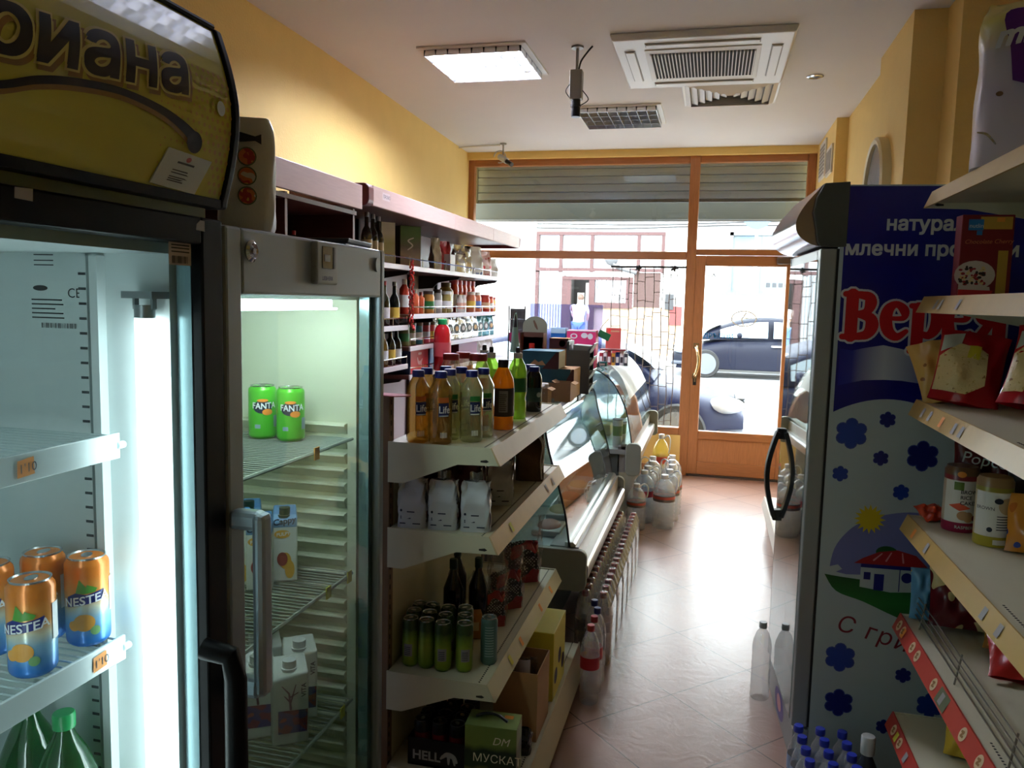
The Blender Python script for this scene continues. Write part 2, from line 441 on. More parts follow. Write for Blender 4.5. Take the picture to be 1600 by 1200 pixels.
g.cyl(0,0,0,.012,.026,16); 
hd = G(); hd.tube(curve([(-.128,YF-.01,1.24),(-.126,YF-.05,1.235),(-.108,YF-.075,1.17),(-.1,YF-.078,1.1),(-.108,YF-.07,1.03),(-.128,YF-.045,.965),(-.13,YF-.01,.96)], 4), .013, 8)
hd.box(-.15,-.106,YF-.016,YF-.01,1.215,1.265); hd.box(-.152,-.108,YF-.016,YF-.01,.935,.985); part('door_handle', hd, brass, d)
g = G(); g.box(-.143,-.112,YF-.014,YF-.01,.87,.96); lk = part('door_lock', g, mat('black_plate', (25,24,24), .35), d, bev=.004)
g = G(); g.box(-.134,-.12,YF-.02,YF-.014,.9,.935); part('key_cylinder', g, brass, lk)
g = G(); g.box(.55,.765,YF-.07,YF-.01,2.005,2.07); part('door_closer', g, mat('closer_brown', (84,66,58), .4), d, bev=.01)
mp = flat((0, YF+.018, 0), (1,0,0), (0,0,1))
grey = mat('sticker_grey', (150,155,158), .6)
g = strokes([[(.0+.045*math.cos(a*PI/9), 1.9+.045*math.sin(a*PI/9), .004) for a in range(19)], [(-.018,1.885,.005),(0,1.915,.006),(.018,1.885,.005)]], mp)
part('round_sticker', g, grey, d); text('ЗАПОВЯДАЙТЕ', .022, flat((-.06, YF+.018, 1.815), (1,0,0), (0,0,1)), grey, d)
text('ДРЪПНИ', .062, flat((-.072, YF+.018, 1.318), (1,0,0), (0,0,1)), mat('sticker_blue', (20,120,190), .5), d, bold=.012)
# white oval sticker outline on the door pane
g = strokes([[(.29+.11*math.cos(a*PI/14), 1.505+.07*math.sin(a*PI/14), .006) for a in range(29)], [(.2,1.51,.004),(.38,1.51,.004)], [(.29,1.44,.006),(.27,1.5,.006),(.31,1.56,.006)]], mp)
part('oval_sticker', g, mat('sticker_white', (235,238,240), .6), d)
# roller shutter half down outside, pale canopy valance under it
t = thing('roller_shutter', 'grey roller shutter half lowered outside above the shop window', 'shutter', (-.77, 8.0, 2.6))
sh = mat('shutter_grey', (150,166,192), .5, .2, noise=.05)
g = G()
for k in range(8):
    z = .03+k*.075
    g.prism([(-.01,z),(-.02,z+.006),(-.022,z+.0375),(-.02,z+.069),(-.01,z+.075),(.006,z+.075),(.006,z)], 'yz', -1.62, 1.62)
part('curtain', g, sh, t)
g = G(); g.box(-1.66,-1.6,-.03,.03,0,.66); g.box(1.6,1.66,-.03,.03,0,.66); part('guide_rail', g, mat('rail_dark', (90,92,92), .5, .3), t)
g = G(); g.box(-1.62,1.62,-.018,.012,0,.03); part('bottom_bar', g, mat('rail_dark', (90,92,92), .5, .3), t)
t = thing('awning', 'pale fabric awning valance hanging outside below the shutter', 'awning', (-.77, 8.35, 2.5))
g = G(); g.box(-1.75,1.75,0,.006,-.03,.2); part('valance', g, sheer('awning_cloth', (180,180,172), (96,98,92), .92, .9, -.03), t)
g = G(); g.tube([(-1.75,.003,-.035),(1.75,.003,-.035)], .012, 8); part('hem_bar', g, mat('rail_dark', (90,92,92), .5, .3), t)
g = G(); g.tube([(-1.6,0,.19),(-1.6,-.3,.35)], .012); g.tube([(1.6,0,.19),(1.6,-.3,.35)], .012); part('bracket', g, mat('rail_dark', (90,92,92), .5, .3), t)

# ---------------------------------------------------------------- street outside
def ground_mat(name, col, sc):
    m = mat(name, col, .85, noise=.08, ns=sc); return m
g = G(); g.box(-40, 40, 8.05, 11.2, -.4, -.1)
pav = mat('paving', (188,186,182), .8); n = pav.node_tree.nodes; br = n.new('ShaderNodeTexBrick'); tc = n.new('ShaderNodeTexCoord')
br.inputs['Scale'].default_value = 2.2; br.offset = 0; br.inputs['Mortar Size'].default_value = .03
br.inputs['Color1'].default_value = lin((186,184,180)); br.inputs['Color2'].default_value = lin((172,172,170)); br.inputs['Mortar'].default_value = lin((120,118,115))
pav.node_tree.links.new(tc.outputs['Object'], br.inputs['Vector']); pav.node_tree.links.new(br.outputs[0], n['Principled BSDF'].inputs['Base Color'])
struct('pavement', g, pav)
g = G(); g.box(-40, 40, 11.2, 20.6, -.4, -.02); struct('street', g, mat('asphalt', (120,120,122), .9, noise=.12, ns=30))
g = G(); g.box(-40, 40, 20.6, 24.0, -.4, .08); struct('pavement_far', g, pav)
g = G(); g.box(-40, 40, 20.45, 20.6, -.4, .08); struct('kerb', g, mat('kerb_stone', (165,163,158), .8, noise=.08))
# opposite building
b = thing('shop_building', 'white building across the street with a red framed glass shopfront', 'building', (-3.2, 24, -.05), world=True)
white = mat('render_white', (225,224,220), .9, noise=.03); red = mat('frame_red', (54,20,19), .6); stone = mat('wall_stone', (150,128,104), .85, noise=.1, ns=2)
g = G(); g.box(-30, -5.4, 24, 30, -.05, 9); g.box(-.85, 30, 24, 30, -.05, 9); g.box(-5.4, -.85, 24, 30, 3.65, 9); part('wall', g, white, b)
g = G(); g.box(-5.3, -1.46, 24.02, 24.3, -.05, .6); g.box(-3.45, -.85, 24.0, 24.3, -.05, 1.5); part('plinth', g, stone, b)
g = G(); g.box(-1.46, -.85, 24.02, 24.3, 1.5, 3.65); part('side_wall', g, white, b)
g = G()
for x in (-5.2,-4.49,-3.55,-2.17,-1.46): g.box(x-.05,x+.05,23.95,24.1,2.5,3.7)
for z in (3.65,2.58): g.box(-5.25,-1.41,23.94,24.1,z-.05,z+.05)
g.box(-5.25,-5.15,23.95,24.1,0,2.55); g.box(-4.42,-4.15,23.94,24.1,0,2.38); g.box(-3.6,-3.43,23.93,24.1,0,2.3); g.box(-4.42,-2.4,23.92,24.1,2.28,2.38); g.box(-2.5,-2.3,23.93,24.1,1.5,2.38); g.box(-3.45,-2.3,23.91,24.1,1.45,1.62)
part('shopfront_frame', g, red, b)
g = G(); g.box(-5.15,-4.42,24.12,24.14,.6,2.55); g.box(-5.2,-1.46,24.12,24.14,2.6,3.62); g.box(-3.43,-2.5,24.12,24.14,1.6,2.3); part('shop_pane', g, sheer('shop_glass', (225,228,232), (215,218,222), .75, .05, .1), b)
g = G(); g.box(-3.4,-2.5,23.9,23.95,2.4,2.53); part('name_board', g, white, b)
g = G(); g.box(-4.2,-3.5,24.9,25.0,0,2.4); g.box(-4.9,-4.2,24.2,25,0,2.4); part('doorway', g, mat('doorway_dark', (36,34,33), .8), b)
g = G(); g.box(-3.75,-3.62,24.3,24.4,.2,2.2); g.box(-4.05,-3.85,24.6,24.7,.4,1.9); part('door_leaf', g, mat('door_pale', (180,178,172), .6), b)
g = G(); g.box(-2.28,-1.5,23.98,24.05,1.5,2.52); part('brown_shutter', g, mat('shutter_brown', (52,28,22), .7, noise=.3, ns=5, stretch=(14,1,1)), b)
g = G()
for k in range(8): g.box(-5.1+k*.085,-5.085+k*.085,23.9,23.915,.6,2.5)
for k in range(7): g.box(-3.35+k*.13,-3.33+k*.13,23.9,23.92,1.6,2.28)
part('window_bars', g, mat('bars_dark', (26,24,24), .6), b)
g = G(); g.box(-1.35,-1.1,23.9,24.02,1.45,1.9); part('meter_box', g, mat('meter_grey', (30,30,33), .6), b)
g = G(); g.box(-1.2,-.85,23.95,24.02,1.0,1.55); part('red_notice', g, mat('notice_red', (96,30,28), .6), b)
g = G(); g.box(.4,.5,23.9,24,2.0,3.7); g.box(2.15,2.25,23.9,24,2.0,3.7); g.box(.4,2.25,23.9,24,3.6,3.7); g.box(.25,2.4,23.85,24,1.9,2.0); g.box(1.28,1.36,23.92,24,2.0,3.6); part('upper_window_frame', g, mat('frame_grey', (74,76,78), .6), b)
g = G(); g.box(.5,2.15,23.97,23.99,2.0,3.6); part('upper_window_pane', g, mat('pane_pale', (84,96,104), .15), b)
g = G()
for k in range(9): g.box(1.45+k*.17,1.57+k*.17,23.96,24.0,2.15,2.28)
part('vent_strip', g, mat('vent_dark', (44,45,48), .7), b)
wh = G(); wh.ball((-2.95,23.9,2.9), .2, 12, 8, 1, .3, 1); wh.tube(curve([(-2.9,23.9,2.75),(-2.6,23.9,2.6),(-2.2,23.9,2.5)],4), .06); part('wall_lamp', wh, mat('lamp_dark', (60,60,62), .5), b)
for k, (za, zb) in enumerate(((3.95,4.05),(3.85,3.95))):
    g = G(); g.tube([(x, 23.965, za+.03*math.sin(x*.9+k)+.01*x) for x in [-5.25+.5*i for i in range(22)]], .022, 6)
    solo('overhead_cable', g, mat('cable_black', (24,24,25), .6), 'thin dark cable strung over the red shopfront, %s of the two' % ('upper','lower')[k], 'cable', 'overhead cables')
# blue round sign on a pole
t = thing('road_sign', 'grey pole with a round pale blue sign on the far pavement', 'sign', (.98, 20.9, .08))
g = G(); g.cyl(0,0,0,3.9,.035,12); part('pole', g, mat('pole_grey', (170,176,186), .4, .6), t)
g = G(); g.cyl(0,0,-.01,.01,.34,32); g.xform(lambda x,y,z: (x, z-.05, y+3.75)); part('sign_disc', g, mat('sign_blue', (56,110,170), .5), t)
# cars
def car(name, label, x, y, z, L, paint, flip=1, g0=.24, gl=.64):
    t = thing(name, label, 'car', (x, y, z))
    W = .88
    def sect(u):   # u 0 nose .. 1 tail : sill, waist heights
        zt = .52+.36*min(1, (u/.28))**.55 if u < .28 else .88+.06*math.sin((u-.28)*2.2)
        if u > .93: zt -= (u-.93)*2.2
        zb = .22+(.14 if u < .04 else 0)
        wd = W*(1-.35*max(0, .12-u)/.12-.18*max(0, u-.9)/.1)
        return zb, zt, wd
    def fn(a, u):
        zb, zt, wd = sect(u); th = a*PI
        yy = -wd*math.cos(th); k = abs(math.cos(th)); yy = math.copysign(wd*min(1, abs(math.cos(th))**.35), -math.cos(th))
        zz = zb+(zt-zb)*min(1, math.sin(th)**.42)
        return (flip*u*L, yy, zz)
    g = G(); g.grid(fn, 28, 40)
    for u in (0, 1): g.add([fn(i/28, u) for i in range(29)], [list(range(29))])
    g.box(*sorted((flip*.1, flip*(L-.1))), -W*.93, W*.93, .2, .26)
    pm = mat(paint[0], paint[1], .45, 0, .14)
    part('body', g, pm, t, sharp=60)
    def roof(a, u):
        uu = g0+gl*u; h = .5*min(1, math.sin(PI*min(1, u*1.02))**.55)+.02
        wd = W*(.93-.22*h/.5); th = a*PI
        yy = math.copysign(wd*abs(math.cos(th))**.3, -math.cos(th)); zz = .86+h*math.sin(th)**.5
        return (flip*uu*L, yy, zz)
    g = G(); g.grid(roof, 20, 28); part('roof', g, pm, t, sharp=60)
    gm = mat('car_window', (150,168,182), .06, 0, .8)
    for sgn in (-1, 1):
        for (u0, u1) in ((.13, .46), (.5, .83)):
            pts = []
            for u in (u0, u0+(u1-u0)*.33, u0+(u1-u0)*.66, u1): pts.append((u, .1))
            g = G(); vs = []
            for i in range(9):
                u = u0+(u1-u0)*i/8
                h = .5*min(1, math.sin(PI*min(1, u*1.02))**.55)+.02
                for q in (.07, max(.08, h-.09)):
                    vs.append((flip*(g0+gl*u)*L, sgn*(W*(.94-.20*q/.5)+.012), .86+q))
            g.add(vs, [(2*i, 2*i+2, 2*i+3, 2*i+1) for i in range(8)]); part('side_window', g, gm, t)
    g = G(); vs = []
    for i in range(5):
        u = .015+.13*i/4; h = .5*min(1, math.sin(PI*min(1, u*1.02))**.55)+.02
        for yy in (-.7, .7): vs.append((flip*((g0+gl*u)*L)-flip*.05, yy, .86+h+.012))
    g.add(vs, [(2*i, 2*i+1, 2*i+3, 2*i+2) for i in range(4)]); part('windscreen', g, gm, t)
    for wx in (.175*L, .8*L):
        for sgn in (-1, 1):
            g = G(); g.lathe([(.2,-.1),(.3,-.1),(.32,-.07),(.32,.07),(.3,.1),(.2,.1)], 28); g.xform(lambda a,b,c: (flip*wx+a, sgn*(W-.09)+c, .32+b)); wl = part('wheel', g, mat('tyre', (16,16,17), .8), t)
            g = G(); g.cyl(0,0,-.02,.02,.06,16)
            for k in range(14):
                a = 2*PI*k/14; g.prism([(.05*math.cos(a-.25),.05*math.sin(a-.25)),(.21*math.cos(a-.13),.21*math.sin(a-.13)),(.21*math.cos(a+.13),.21*math.sin(a+.13)),(.05*math.cos(a+.25),.05*math.sin(a+.25))], 'xy', -.012, .012)
            g.lathe([(.2,-.03),(.235,-.03),(.235,.03),(.2,.03)], 28); g.xform(lambda a,b,c: (flip*wx+a, sgn*(W+.0)+c, .32+b)); part('hubcap', g, mat('hub_silver', (80,83,88), .5, .2), wl)
            g = G(); g.cyl(0,0,-.004,.004,.22,20); g.xform(lambda a,b,c: (flip*wx+a, sgn*(W-.05)+c, .32+b)); part('brake_plate', g, mat('tyre', (16,16,17), .8), wl)
    for sgn in (-1, 1):
        g = G(); g.ball((flip*.1*L*.5, sgn*.62, .62), .16, 14, 8, 1.3, 1, .6); part('headlamp', g, mat('lamp_clear', (150,155,165), .08, 0, .8), t)
        g = G(); g.ball((flip*.34*L, sgn*(W+.07), .98), .09, 10, 6, .7, 1, .75); part('wing_mirror', g, pm, t)
        g = G(); g.box(*sorted((flip*.5*L, flip*.55*L)), sgn*W-.015, sgn*W+.015, .74, .77); part('door_handle', g, mat('chrome', (200,202,205), .15, 1), t)
    g = G(); g.box(*sorted((-flip*.02, flip*.03)), -.26, .26, .4, .52); part('number_plate', g, mat('plate_white', (235,235,232), .5), t)
    g = G()
    for k in range(4): g.box(*sorted((-flip*.01, flip*.09)), -.4, .4, .56+k*.035, .575+k*.035)
    part('grille', g, mat('grille_dark', (40,42,44), .4), t)
    g = G(); g.box(*sorted((-flip*.02, flip*.3)), -.78, .78, .27, .36); part('bumper', g, mat('bumper_dark', (46,50,60), .5), t, bev=.03)
    return t
car('parked_car', 'black hatchback parked against the far pavement, seen through the door', -.84, 19.4, -.02, 4.3, ('paint_black', (8,11,26)), 1, .15, .72)
c2 = car('parked_car', 'dark blue car with its nose ending just outside the door', .4, 9.75, -.1, 4.1, ('paint_blue', (10,16,44)), -1)
# two arms of a person behind the glass are out of focus in the photo: a bending figure in a pale shirt and blue jeans
def skin_body(name, joints, edges, m, parent=None, root=0):
    me = D.meshes.new(name); me.from_pydata([j[:3] for j in joints], edges, []); o = D.objects.new(name, me); COL.objects.link(o)
    md = o.modifiers.new('skin', 'SKIN'); md.use_smooth_shade = True
    for i, j in enumerate(joints):
        me.skin_vertices[0].data[i].radius = (j[3], j[4] if len(j) > 4 else j[3])
        me.skin_vertices[0].data[i].use_root = i == root
    s = o.modifiers.new('smooth', 'SUBSURF'); s.levels = 2; s.render_levels = 2
    me.materials.append(m)
    if parent: o.parent = parent; CH[parent.name].append(o)
    OFF[o.name] = Vector((0,0,0)); CH[o.name] = []
    return o

pr_ = thing('person', 'person in a pale shirt and blue jeans by the doorway across the street', 'person', (-3.75, 23.1, .08))
pr_.rotation_euler = (0, 0, 0)
shirt = mat('shirt_pale', (222,214,210), .85); jeans = mat('jeans_blue', (84,112,150), .85); skin = mat('skin', (214,164,136), .6); hair = mat('hair_brown', (70,50,38), .7)
skin_body('body', [(0,0,.98,.15,.11),(0,.05,1.15,.15,.1),(0,.17,1.36,.17,.11),(0,.22,1.44,.09,.08),(0,.28,1.52,.055),(0,.33,1.6,.085,.1),(0,.35,1.68,.07,.08),
  (-.19,.18,1.38,.06),(-.23,.32,1.16,.045),(-.18,.5,1.02,.035),(-.17,.58,1.0,.03),(.19,.18,1.38,.06),(.23,.32,1.16,.045),(.18,.5,1.02,.035),(.17,.58,1.0,.03),
  (-.1,0,.9,.1),(-.11,.02,.5,.065),(-.11,-.02,.1,.045),(-.11,.12,.04,.04),(.1,0,.9,.1),(.11,.02,.5,.065),(.11,-.02,.1,.045),(.11,.12,.04,.04)],
  [(0,1),(1,2),(2,3),(3,4),(4,5),(5,6),(2,7),(7,8),(8,9),(9,10),(2,11),(11,12),(12,13),(13,14),(0,15),(15,16),(16,17),(17,18),(0,19),(19,20),(20,21),(21,22)], skin, pr_)
skin_body('shirt', [(0,0,.97,.17,.135),(0,.05,1.15,.17,.12),(0,.17,1.36,.19,.13),(0,.22,1.45,.08,.08),(-.2,.18,1.38,.075),(-.23,.3,1.2,.06),(.2,.18,1.38,.075),(.23,.3,1.2,.06)],
  [(0,1),(1,2),(2,3),(2,4),(4,5),(2,6),(6,7)], shirt, pr_)
skin_body('jeans', [(0,0,.96,.16,.13),(-.1,0,.88,.115),(-.11,.02,.5,.085),(-.11,-.02,.1,.07),(.1,0,.88,.115),(.11,.02,.5,.085),(.11,-.02,.1,.07)], [(0,1),(1,2),(2,3),(0,4),(4,5),(5,6)], jeans, pr_)
g = G(); g.ball((0,.325,1.66), .1, 14, 10, .95, 1.05, 1.0); part('hair', g, hair, pr_)
# lavender translucent film on the lower pane, and a thin net hung from a rod
g = G(); g.box(-1.76,-1.02,YF+.02,YF+.024,1.1,1.6); part('window_film', g, sheer('film_lavender', (196,198,228), (170,170,205), .02, .5, .0), r)
t = thing('hanging_net', 'thin wire net hanging from a dark rod across the right of the shop window', 'net', (-.6, YF-.05, .5), world=True)
dk = mat('net_wire', (88,70,60), .6)
g = G(); g.tube([(-.95,YF-.05,1.965),(-.245,YF-.05,1.968)], .011, 6); part('rod', g, mat('rod_black', (35,34,34), .5), t)
g = G(); random.seed(3)
xs = [-.93,-.85,-.77,-.69,-.62,-.54,-.46,-.39,-.33]
for i, x in enumerate(xs): g.tube([(x+.006*math.sin(k*1.7+i), YF-.05, 1.96-k*.148) for k in range(11)], .0042, 4)
for i in range(len(xs)-1):
    for k in range(9):
        z = 1.9-.165*k-random.random()*.1; g.tube([(xs[i], YF-.05, z), (xs[i+1], YF-.05, z+random.uniform(-.008,.008))], .0034, 4)
part('net', g, dk, t)
for x in (-.69, -.36):
    g = G()
    for k in range(5):
        a = k*1.25; g.tube([(x, YF-.05, 1.96), (x+.03*math.cos(a), YF-.055, 1.955+.028*math.sin(a))], .011, 6)
    g.ball((x,YF-.05,1.955), .02, 8, 6); part('knot', g, mat('rod_black', (35,34,34), .5), t)
# ---------------------------------------------------------------- ceiling fittings
CZ = 3.05
wm = mat('white_enamel', (228,226,222), .35); chrome = mat('chrome', (200,202,205), .15, 1)
def louvre_light(label, x, y, lit, es=TUBE):
    t = thing('ceiling_light', label, 'ceiling light', (x, y, CZ), group='recessed louvre lights')
    g = G(); a, b = .32, .285
    for (x0,x1,y0,y1) in ((-a,a,-a,-b),(-a,a,b,a),(-a,-b,-b,b),(b,a,-b,b)): g.box(x0,x1,y0,y1,-.012,0)
    part('frame', g, wm, t, bev=.003)
    g = G(); g.box(-b,b,-b,b,-.004,-.001); part('tray', g, mat('tray_white', (235,235,240), .4), t)
    g = G()
    al = mat('louvre_mirror', (215,218,222), .16, .9)
    for k in range(1, 4):
        y_ = -b+2*b*k/4; g.prism([(y_-.012,-.004),(y_+.012,-.004),(y_+.002,-.045),(y_-.002,-.045)], 'yz', -b, b)
    for k in range(1, 8):
        x_ = -b+2*b*k/8; g.prism([(x_-.007,-.006),(x_+.007,-.006),(x_+.001,-.044),(x_-.001,-.044)], 'xz', -b, b)
    for s_ in (-1, 1):
        g.prism([(s_*b,-.003),(s_*(b-.02),-.003),(s_*(b-.004),-.045),(s_*b,-.045)], 'yz', -b, b); g.prism([(s_*b,-.003),(s_*(b-.012),-.003),(s_*(b-.003),-.045),(s_*b,-.045)], 'xz', -b, b)
    part('louvre', g, al, t)
    for k in range(4):
        y_ = -b+2*b*(k+.5)/4; g = G(); g.cyl(0,0,-b+.02,b-.02,.012,12); g.xform(lambda p,q,s: (s, y_+q, p-.0175))
        part('tube', g, mat('tube_lit_%d' % es, (240,240,255), .5, em=(228,234,255), es=es) if lit else mat('tube_off', (225,225,228), .4), t)
    return t
louvre_light('square recessed louvre light, switched on, left of the hanging camera', -1.385, 4.77, True)
louvre_light('smaller-looking square louvre light, switched off, nearer the shop window', -.74, 6.27, False)
louvre_light('square recessed louvre light, switched on, over the left coolers near the camera', -.45, 2.35, True, 5.0)
t = thing('air_conditioner', 'square white ceiling cassette air conditioner with a dark slatted intake', 'air conditioner', (-.118, 4.905, CZ))
g = G(); g.prism([(-.48,0),(.48,0),(.465,-.04),(-.465,-.04)], 'xz', -.49, .49); part('panel', g, wm, t, bev=.008)
g = G(); g.box(-.31,.31,-.31,.31,-.046,-.04); part('intake_frame', g, mat('enamel_cream', (222,218,208), .4), t, bev=.004)
dkm = mat('intake_dark', (44,40,34), .8)
g = G(); g.box(-.285,.285,-.25,.25,-.047,-.045); part('intake', g, dkm, t)
g = G()
for k in range(30): g.box(-.28+k*.0193-.0028,-.28+k*.0193+.0028,-.25,.25,-.056,-.046)
part('intake_grille', g, mat('enamel_cream', (222,218,208), .4), t)
for i, (x0,x1,y0,y1) in enumerate(((-.3,.3,-.42,-.36),(-.3,.3,.36,.42),(-.42,-.36,-.3,.3),(.36,.42,-.3,.3))):
    g = G(); g.box(x0,x1,y0,y1,-.043,-.039); fl = part('air_flap', g, mat('flap_line', (150,146,138), .5), t)
    g = G(); e = .006; g.box(x0+e,x1-e,y0+e,y1-e,-.05,-.041); part('blade', g, wm, fl, bev=.003)
t = thing('ceiling_vent', 'square white louvred ceiling vent beside the air conditioner', 'vent', (.05, 5.745, CZ))
g = G()
for k in range(6):
    a = .305-k*.048; b_ = a-.043
    P = [(a,-.004-k*.004),(b_,-.022-k*.004)]
    for sx in (0,1,2,3):
        c, s_ = [(1,0),(0,1),(-1,0),(0,-1)][sx]
        q = [(a,-a,-.003),(a,a,-.003),(b_,b_,-.024),(b_,-b_,-.024)]
        g.add([(c*x-s_*y, s_*x+c*y, z) for x,y,z in q], [(0,1,2,3)])
part('louvres', g, wm, t, recalc=False)
g = G(); g.box(-.29,.29,-.29,.29,-.002,0); part('duct', g, mat('duct_grey', (150,150,148), .7), t)
g = G(); a, b_ = .31, .285
for (x0,x1,y0,y1) in ((-a,a,-a,-b_),(-a,a,b_,a),(-a,-b_,-b_,b_),(b_,a,-b_,b_)): g.box(x0,x1,y0,y1,-.008,0)
part('frame', g, wm, t, bev=.002)
# box camera hanging from the ceiling
t = thing('security_camera', 'boxy security camera pointing down on a short stem from the ceiling', 'security camera', (-.8, 4.6, CZ))
g = G(); g.cyl(0,0,-.012,0,.035,20); g.tube([(0,0,-.01),(0,0,-.13)], .008, 8); part('stem', g, mat('camera_grey', (140,138,134), .4, .3), t)
g = G(); g.box(-.035,.035,-.03,.03,-.29,-.13); part('housing', g, mat('camera_grey', (140,138,134), .4, .3), t, bev=.006)
g = G(); g.cyl(0,0,-.385,-.29,.026,20); g.cyl(0,0,-.33,-.318,.03,20); part('lens', g, mat('lens_black', (22,22,24), .3), t)
g = G(); g.tube(curve([(.01,0,-.14),(.02,.01,-.08),(.06,.0,-.03),(.085,0,-.003)],4), .005, 6); part('cable', g, mat('cable_black', (40,40,42), .6), t)
g = G(); g.tube(curve([(-.035,0,-.2),(-.06,0,-.24),(-.035,0,-.28)],4), .003, 6); part('cable', g, mat('cable_black', (40,40,42), .6), t)
g = G(); g.tube(curve([(.035,0,-.24),(.07,0,-.29),(.03,0,-.32)],4), .003, 6); part('cable', g, mat('cable_black', (40,40,42), .6), t)
# small spotlight camera by the window head
t = thing('security_camera', 'small silver camera with a coiled cable above the left window corner', 'security camera', (-1.92, 7.25, CZ))
g = G(); g.cyl(0,0,-.01,0,.03,16); g.tube([(0,0,0),(0,0,-.12)], .007, 8); part('stem', g, mat('camera_grey', (140,138,134), .4, .3), t)
g = G(); g.tube([(-.03,0,-.12),(.05,-.06,-.17)], .028, 12); part('housing', g, mat('camera_silver', (190,188,184), .3, .5), t)
g = G(); g.tube([(.04,-.05,-.165),(.11,-.1,-.21)], .02, 10); part('lens', g, mat('lens_black', (22,22,24), .3), t)
g = G(); g.tube([(-.03-.055*math.cos(a/3), .0, -.12+.055*math.sin(a/3)) for a in range(16)], .005, 6); part('cable', g, mat('camera_silver', (190,188,184), .3, .5), t)
g = G(); g.tube([(-2.36,7.3,3.03),(-2.3,7.3,3.035),(-1.95,7.27,3.04)], .008, 6); solo('cable_trunking', g, wm, 'thin pale cable duct running from the left wall to the window camera', 'cable')
t = thing('downlight', 'small round chrome downlight in the ceiling near the right wall', 'ceiling light', (.55, 5.42, CZ))
g = G(); g.lathe([(.05,0),(.05,-.006),(.036,-.01),(.034,-.003)], 24, cap=False); part('rim', g, chrome, t)
g = G(); g.cyl(0,0,-.004,0,.034,20); part('lens', g, mat('lamp_clear', (235,238,242), .08, 0, .8), t)
t = thing('spot_lamp', 'white track spotlight stub hanging from the ceiling above the left coolers', 'ceiling light', (-1.85, 3.1, CZ))
g = G(); g.cyl(0,0,-.02,0,.04,16); g.tube([(0,0,0),(0,0,-.06)], .012); part('mount', g, wm, t)
g = G(); g.tube([(.03,.0,-.05),(-.02,0,-.13)], .04, 14); part('head', g, wm, t)

# ---------------------------------------------------------------- black cooler with the yellow header
t = thing('drinks_cooler', 'black glass door drinks cooler with a yellow header sign', 'fridge', (-1.2, .93, 0), world=True)
blk = mat('cooler_black', (3,3,4), .45, 0, .15); lin_w = mat('liner_white', (202,212,212), .45)
X0, XD, Y0, Y1 = -1.52, -.9, .56, 1.275
g = G(); g.box(X0, XD, Y0, Y0+.04, .0, 1.76); g.box(X0, XD, Y1-.04, Y1, 0, 1.76); g.box(X0, X0+.04, Y0, Y1, 0, 1.76); g.box(X0, XD, Y0, Y1, 1.72, 1.79); g.box(X0, XD, Y0, Y1, 0, .25)
part('cabinet', g, blk, t)
g = G(); e = .001; g.box(X0+.04, XD-.005, Y1-.075, Y1-.041, .25, 1.72); g.box(X0+.04, XD-.005, Y0+.041, Y0+.075, .25, 1.72); g.box(X0+.041, X0+.07, Y0+.07, Y1-.07, .25, 1.72); g.box(X0+.04, XD-.005, Y0+.04, Y1-.04, 1.695, 1.72); g.box(X0+.04, XD-.005, Y0+.04, Y1-.04, .25, .28)
part('liner', g, lin_w, t)
g = G()
for (y0,y1,z0,z1) in ((Y0,Y0+.065,.12,1.758),(Y1-.06,Y1,.12,1.758),(Y0+.065,Y1-.06,1.712,1.758),(Y0+.065,Y1-.06,.12,.2)): g.box(XD, -.85, y0, y1, z0, z1)
dr = part('door_frame', g, blk, t, bev=.004)
g = G(); g.box(-.872,-.868,Y0+.06,Y1-.055,.19,1.715); part('door_pane', g, sheer('cooler_glass', (240,247,246), (200,225,225), .012, .02, -.02), dr)
g = G(); g.box(-.9,-.872,Y1-.062,Y1-.056,.2,1.712); g.box(-.9,-.872,Y0+.06,Y0+.066,.2,1.712); part('glazing_spacer', g, mat('spacer_teal', (120,150,155), .25, .4), dr)
g = G(); g.tube([(-.85,1.2,1.0),(-.8,1.205,.99),(-.79,1.205,.95),(-.79,1.205,.5),(-.85,1.2,.45)], .02, 10); part('handle', g, blk, dr)
# lamp tube on the right inside wall
tm = mat('cooler_tube', (250,255,255), .5, em=(236,247,250), es=8.5)
g = G(); g.cyl(-.935, 1.175, .3, 1.585, .0165, 20); lt = part('lamp_tube', g, tm, t)
g = G(); g.cyl(-.935, .66, .3, 1.585, .0165, 20); part('lamp_tube', g, tm, t)
g = G(); g.cyl(-.935, 1.175, 1.585, 1.607, .017, 20); g.box(-.965,-.905,1.155,1.2,1.618,1.63); g.box(-.955,-.95,1.17,1.18,1.6,1.62); g.box(-.92,-.915,1.17,1.18,1.6,1.62); part('lamp_holder', g, mat('holder_metal', (150,155,158), .3, .7), lt)
g = G(); g.box(-1.075,-1.06,1.185,1.2,.28,1.69); g.box(-1.05,-1.034,1.18,1.2,.28,1.69); ru = part('shelf_upright', g, lin_w, t)
g = G()
for k in range(52): g.box(-1.0755,-1.061,1.1835,1.1845,.33+k*.026,.3345+k*.026)
part('slots', g, mat('slot_dark', (60,66,70), .6), ru)
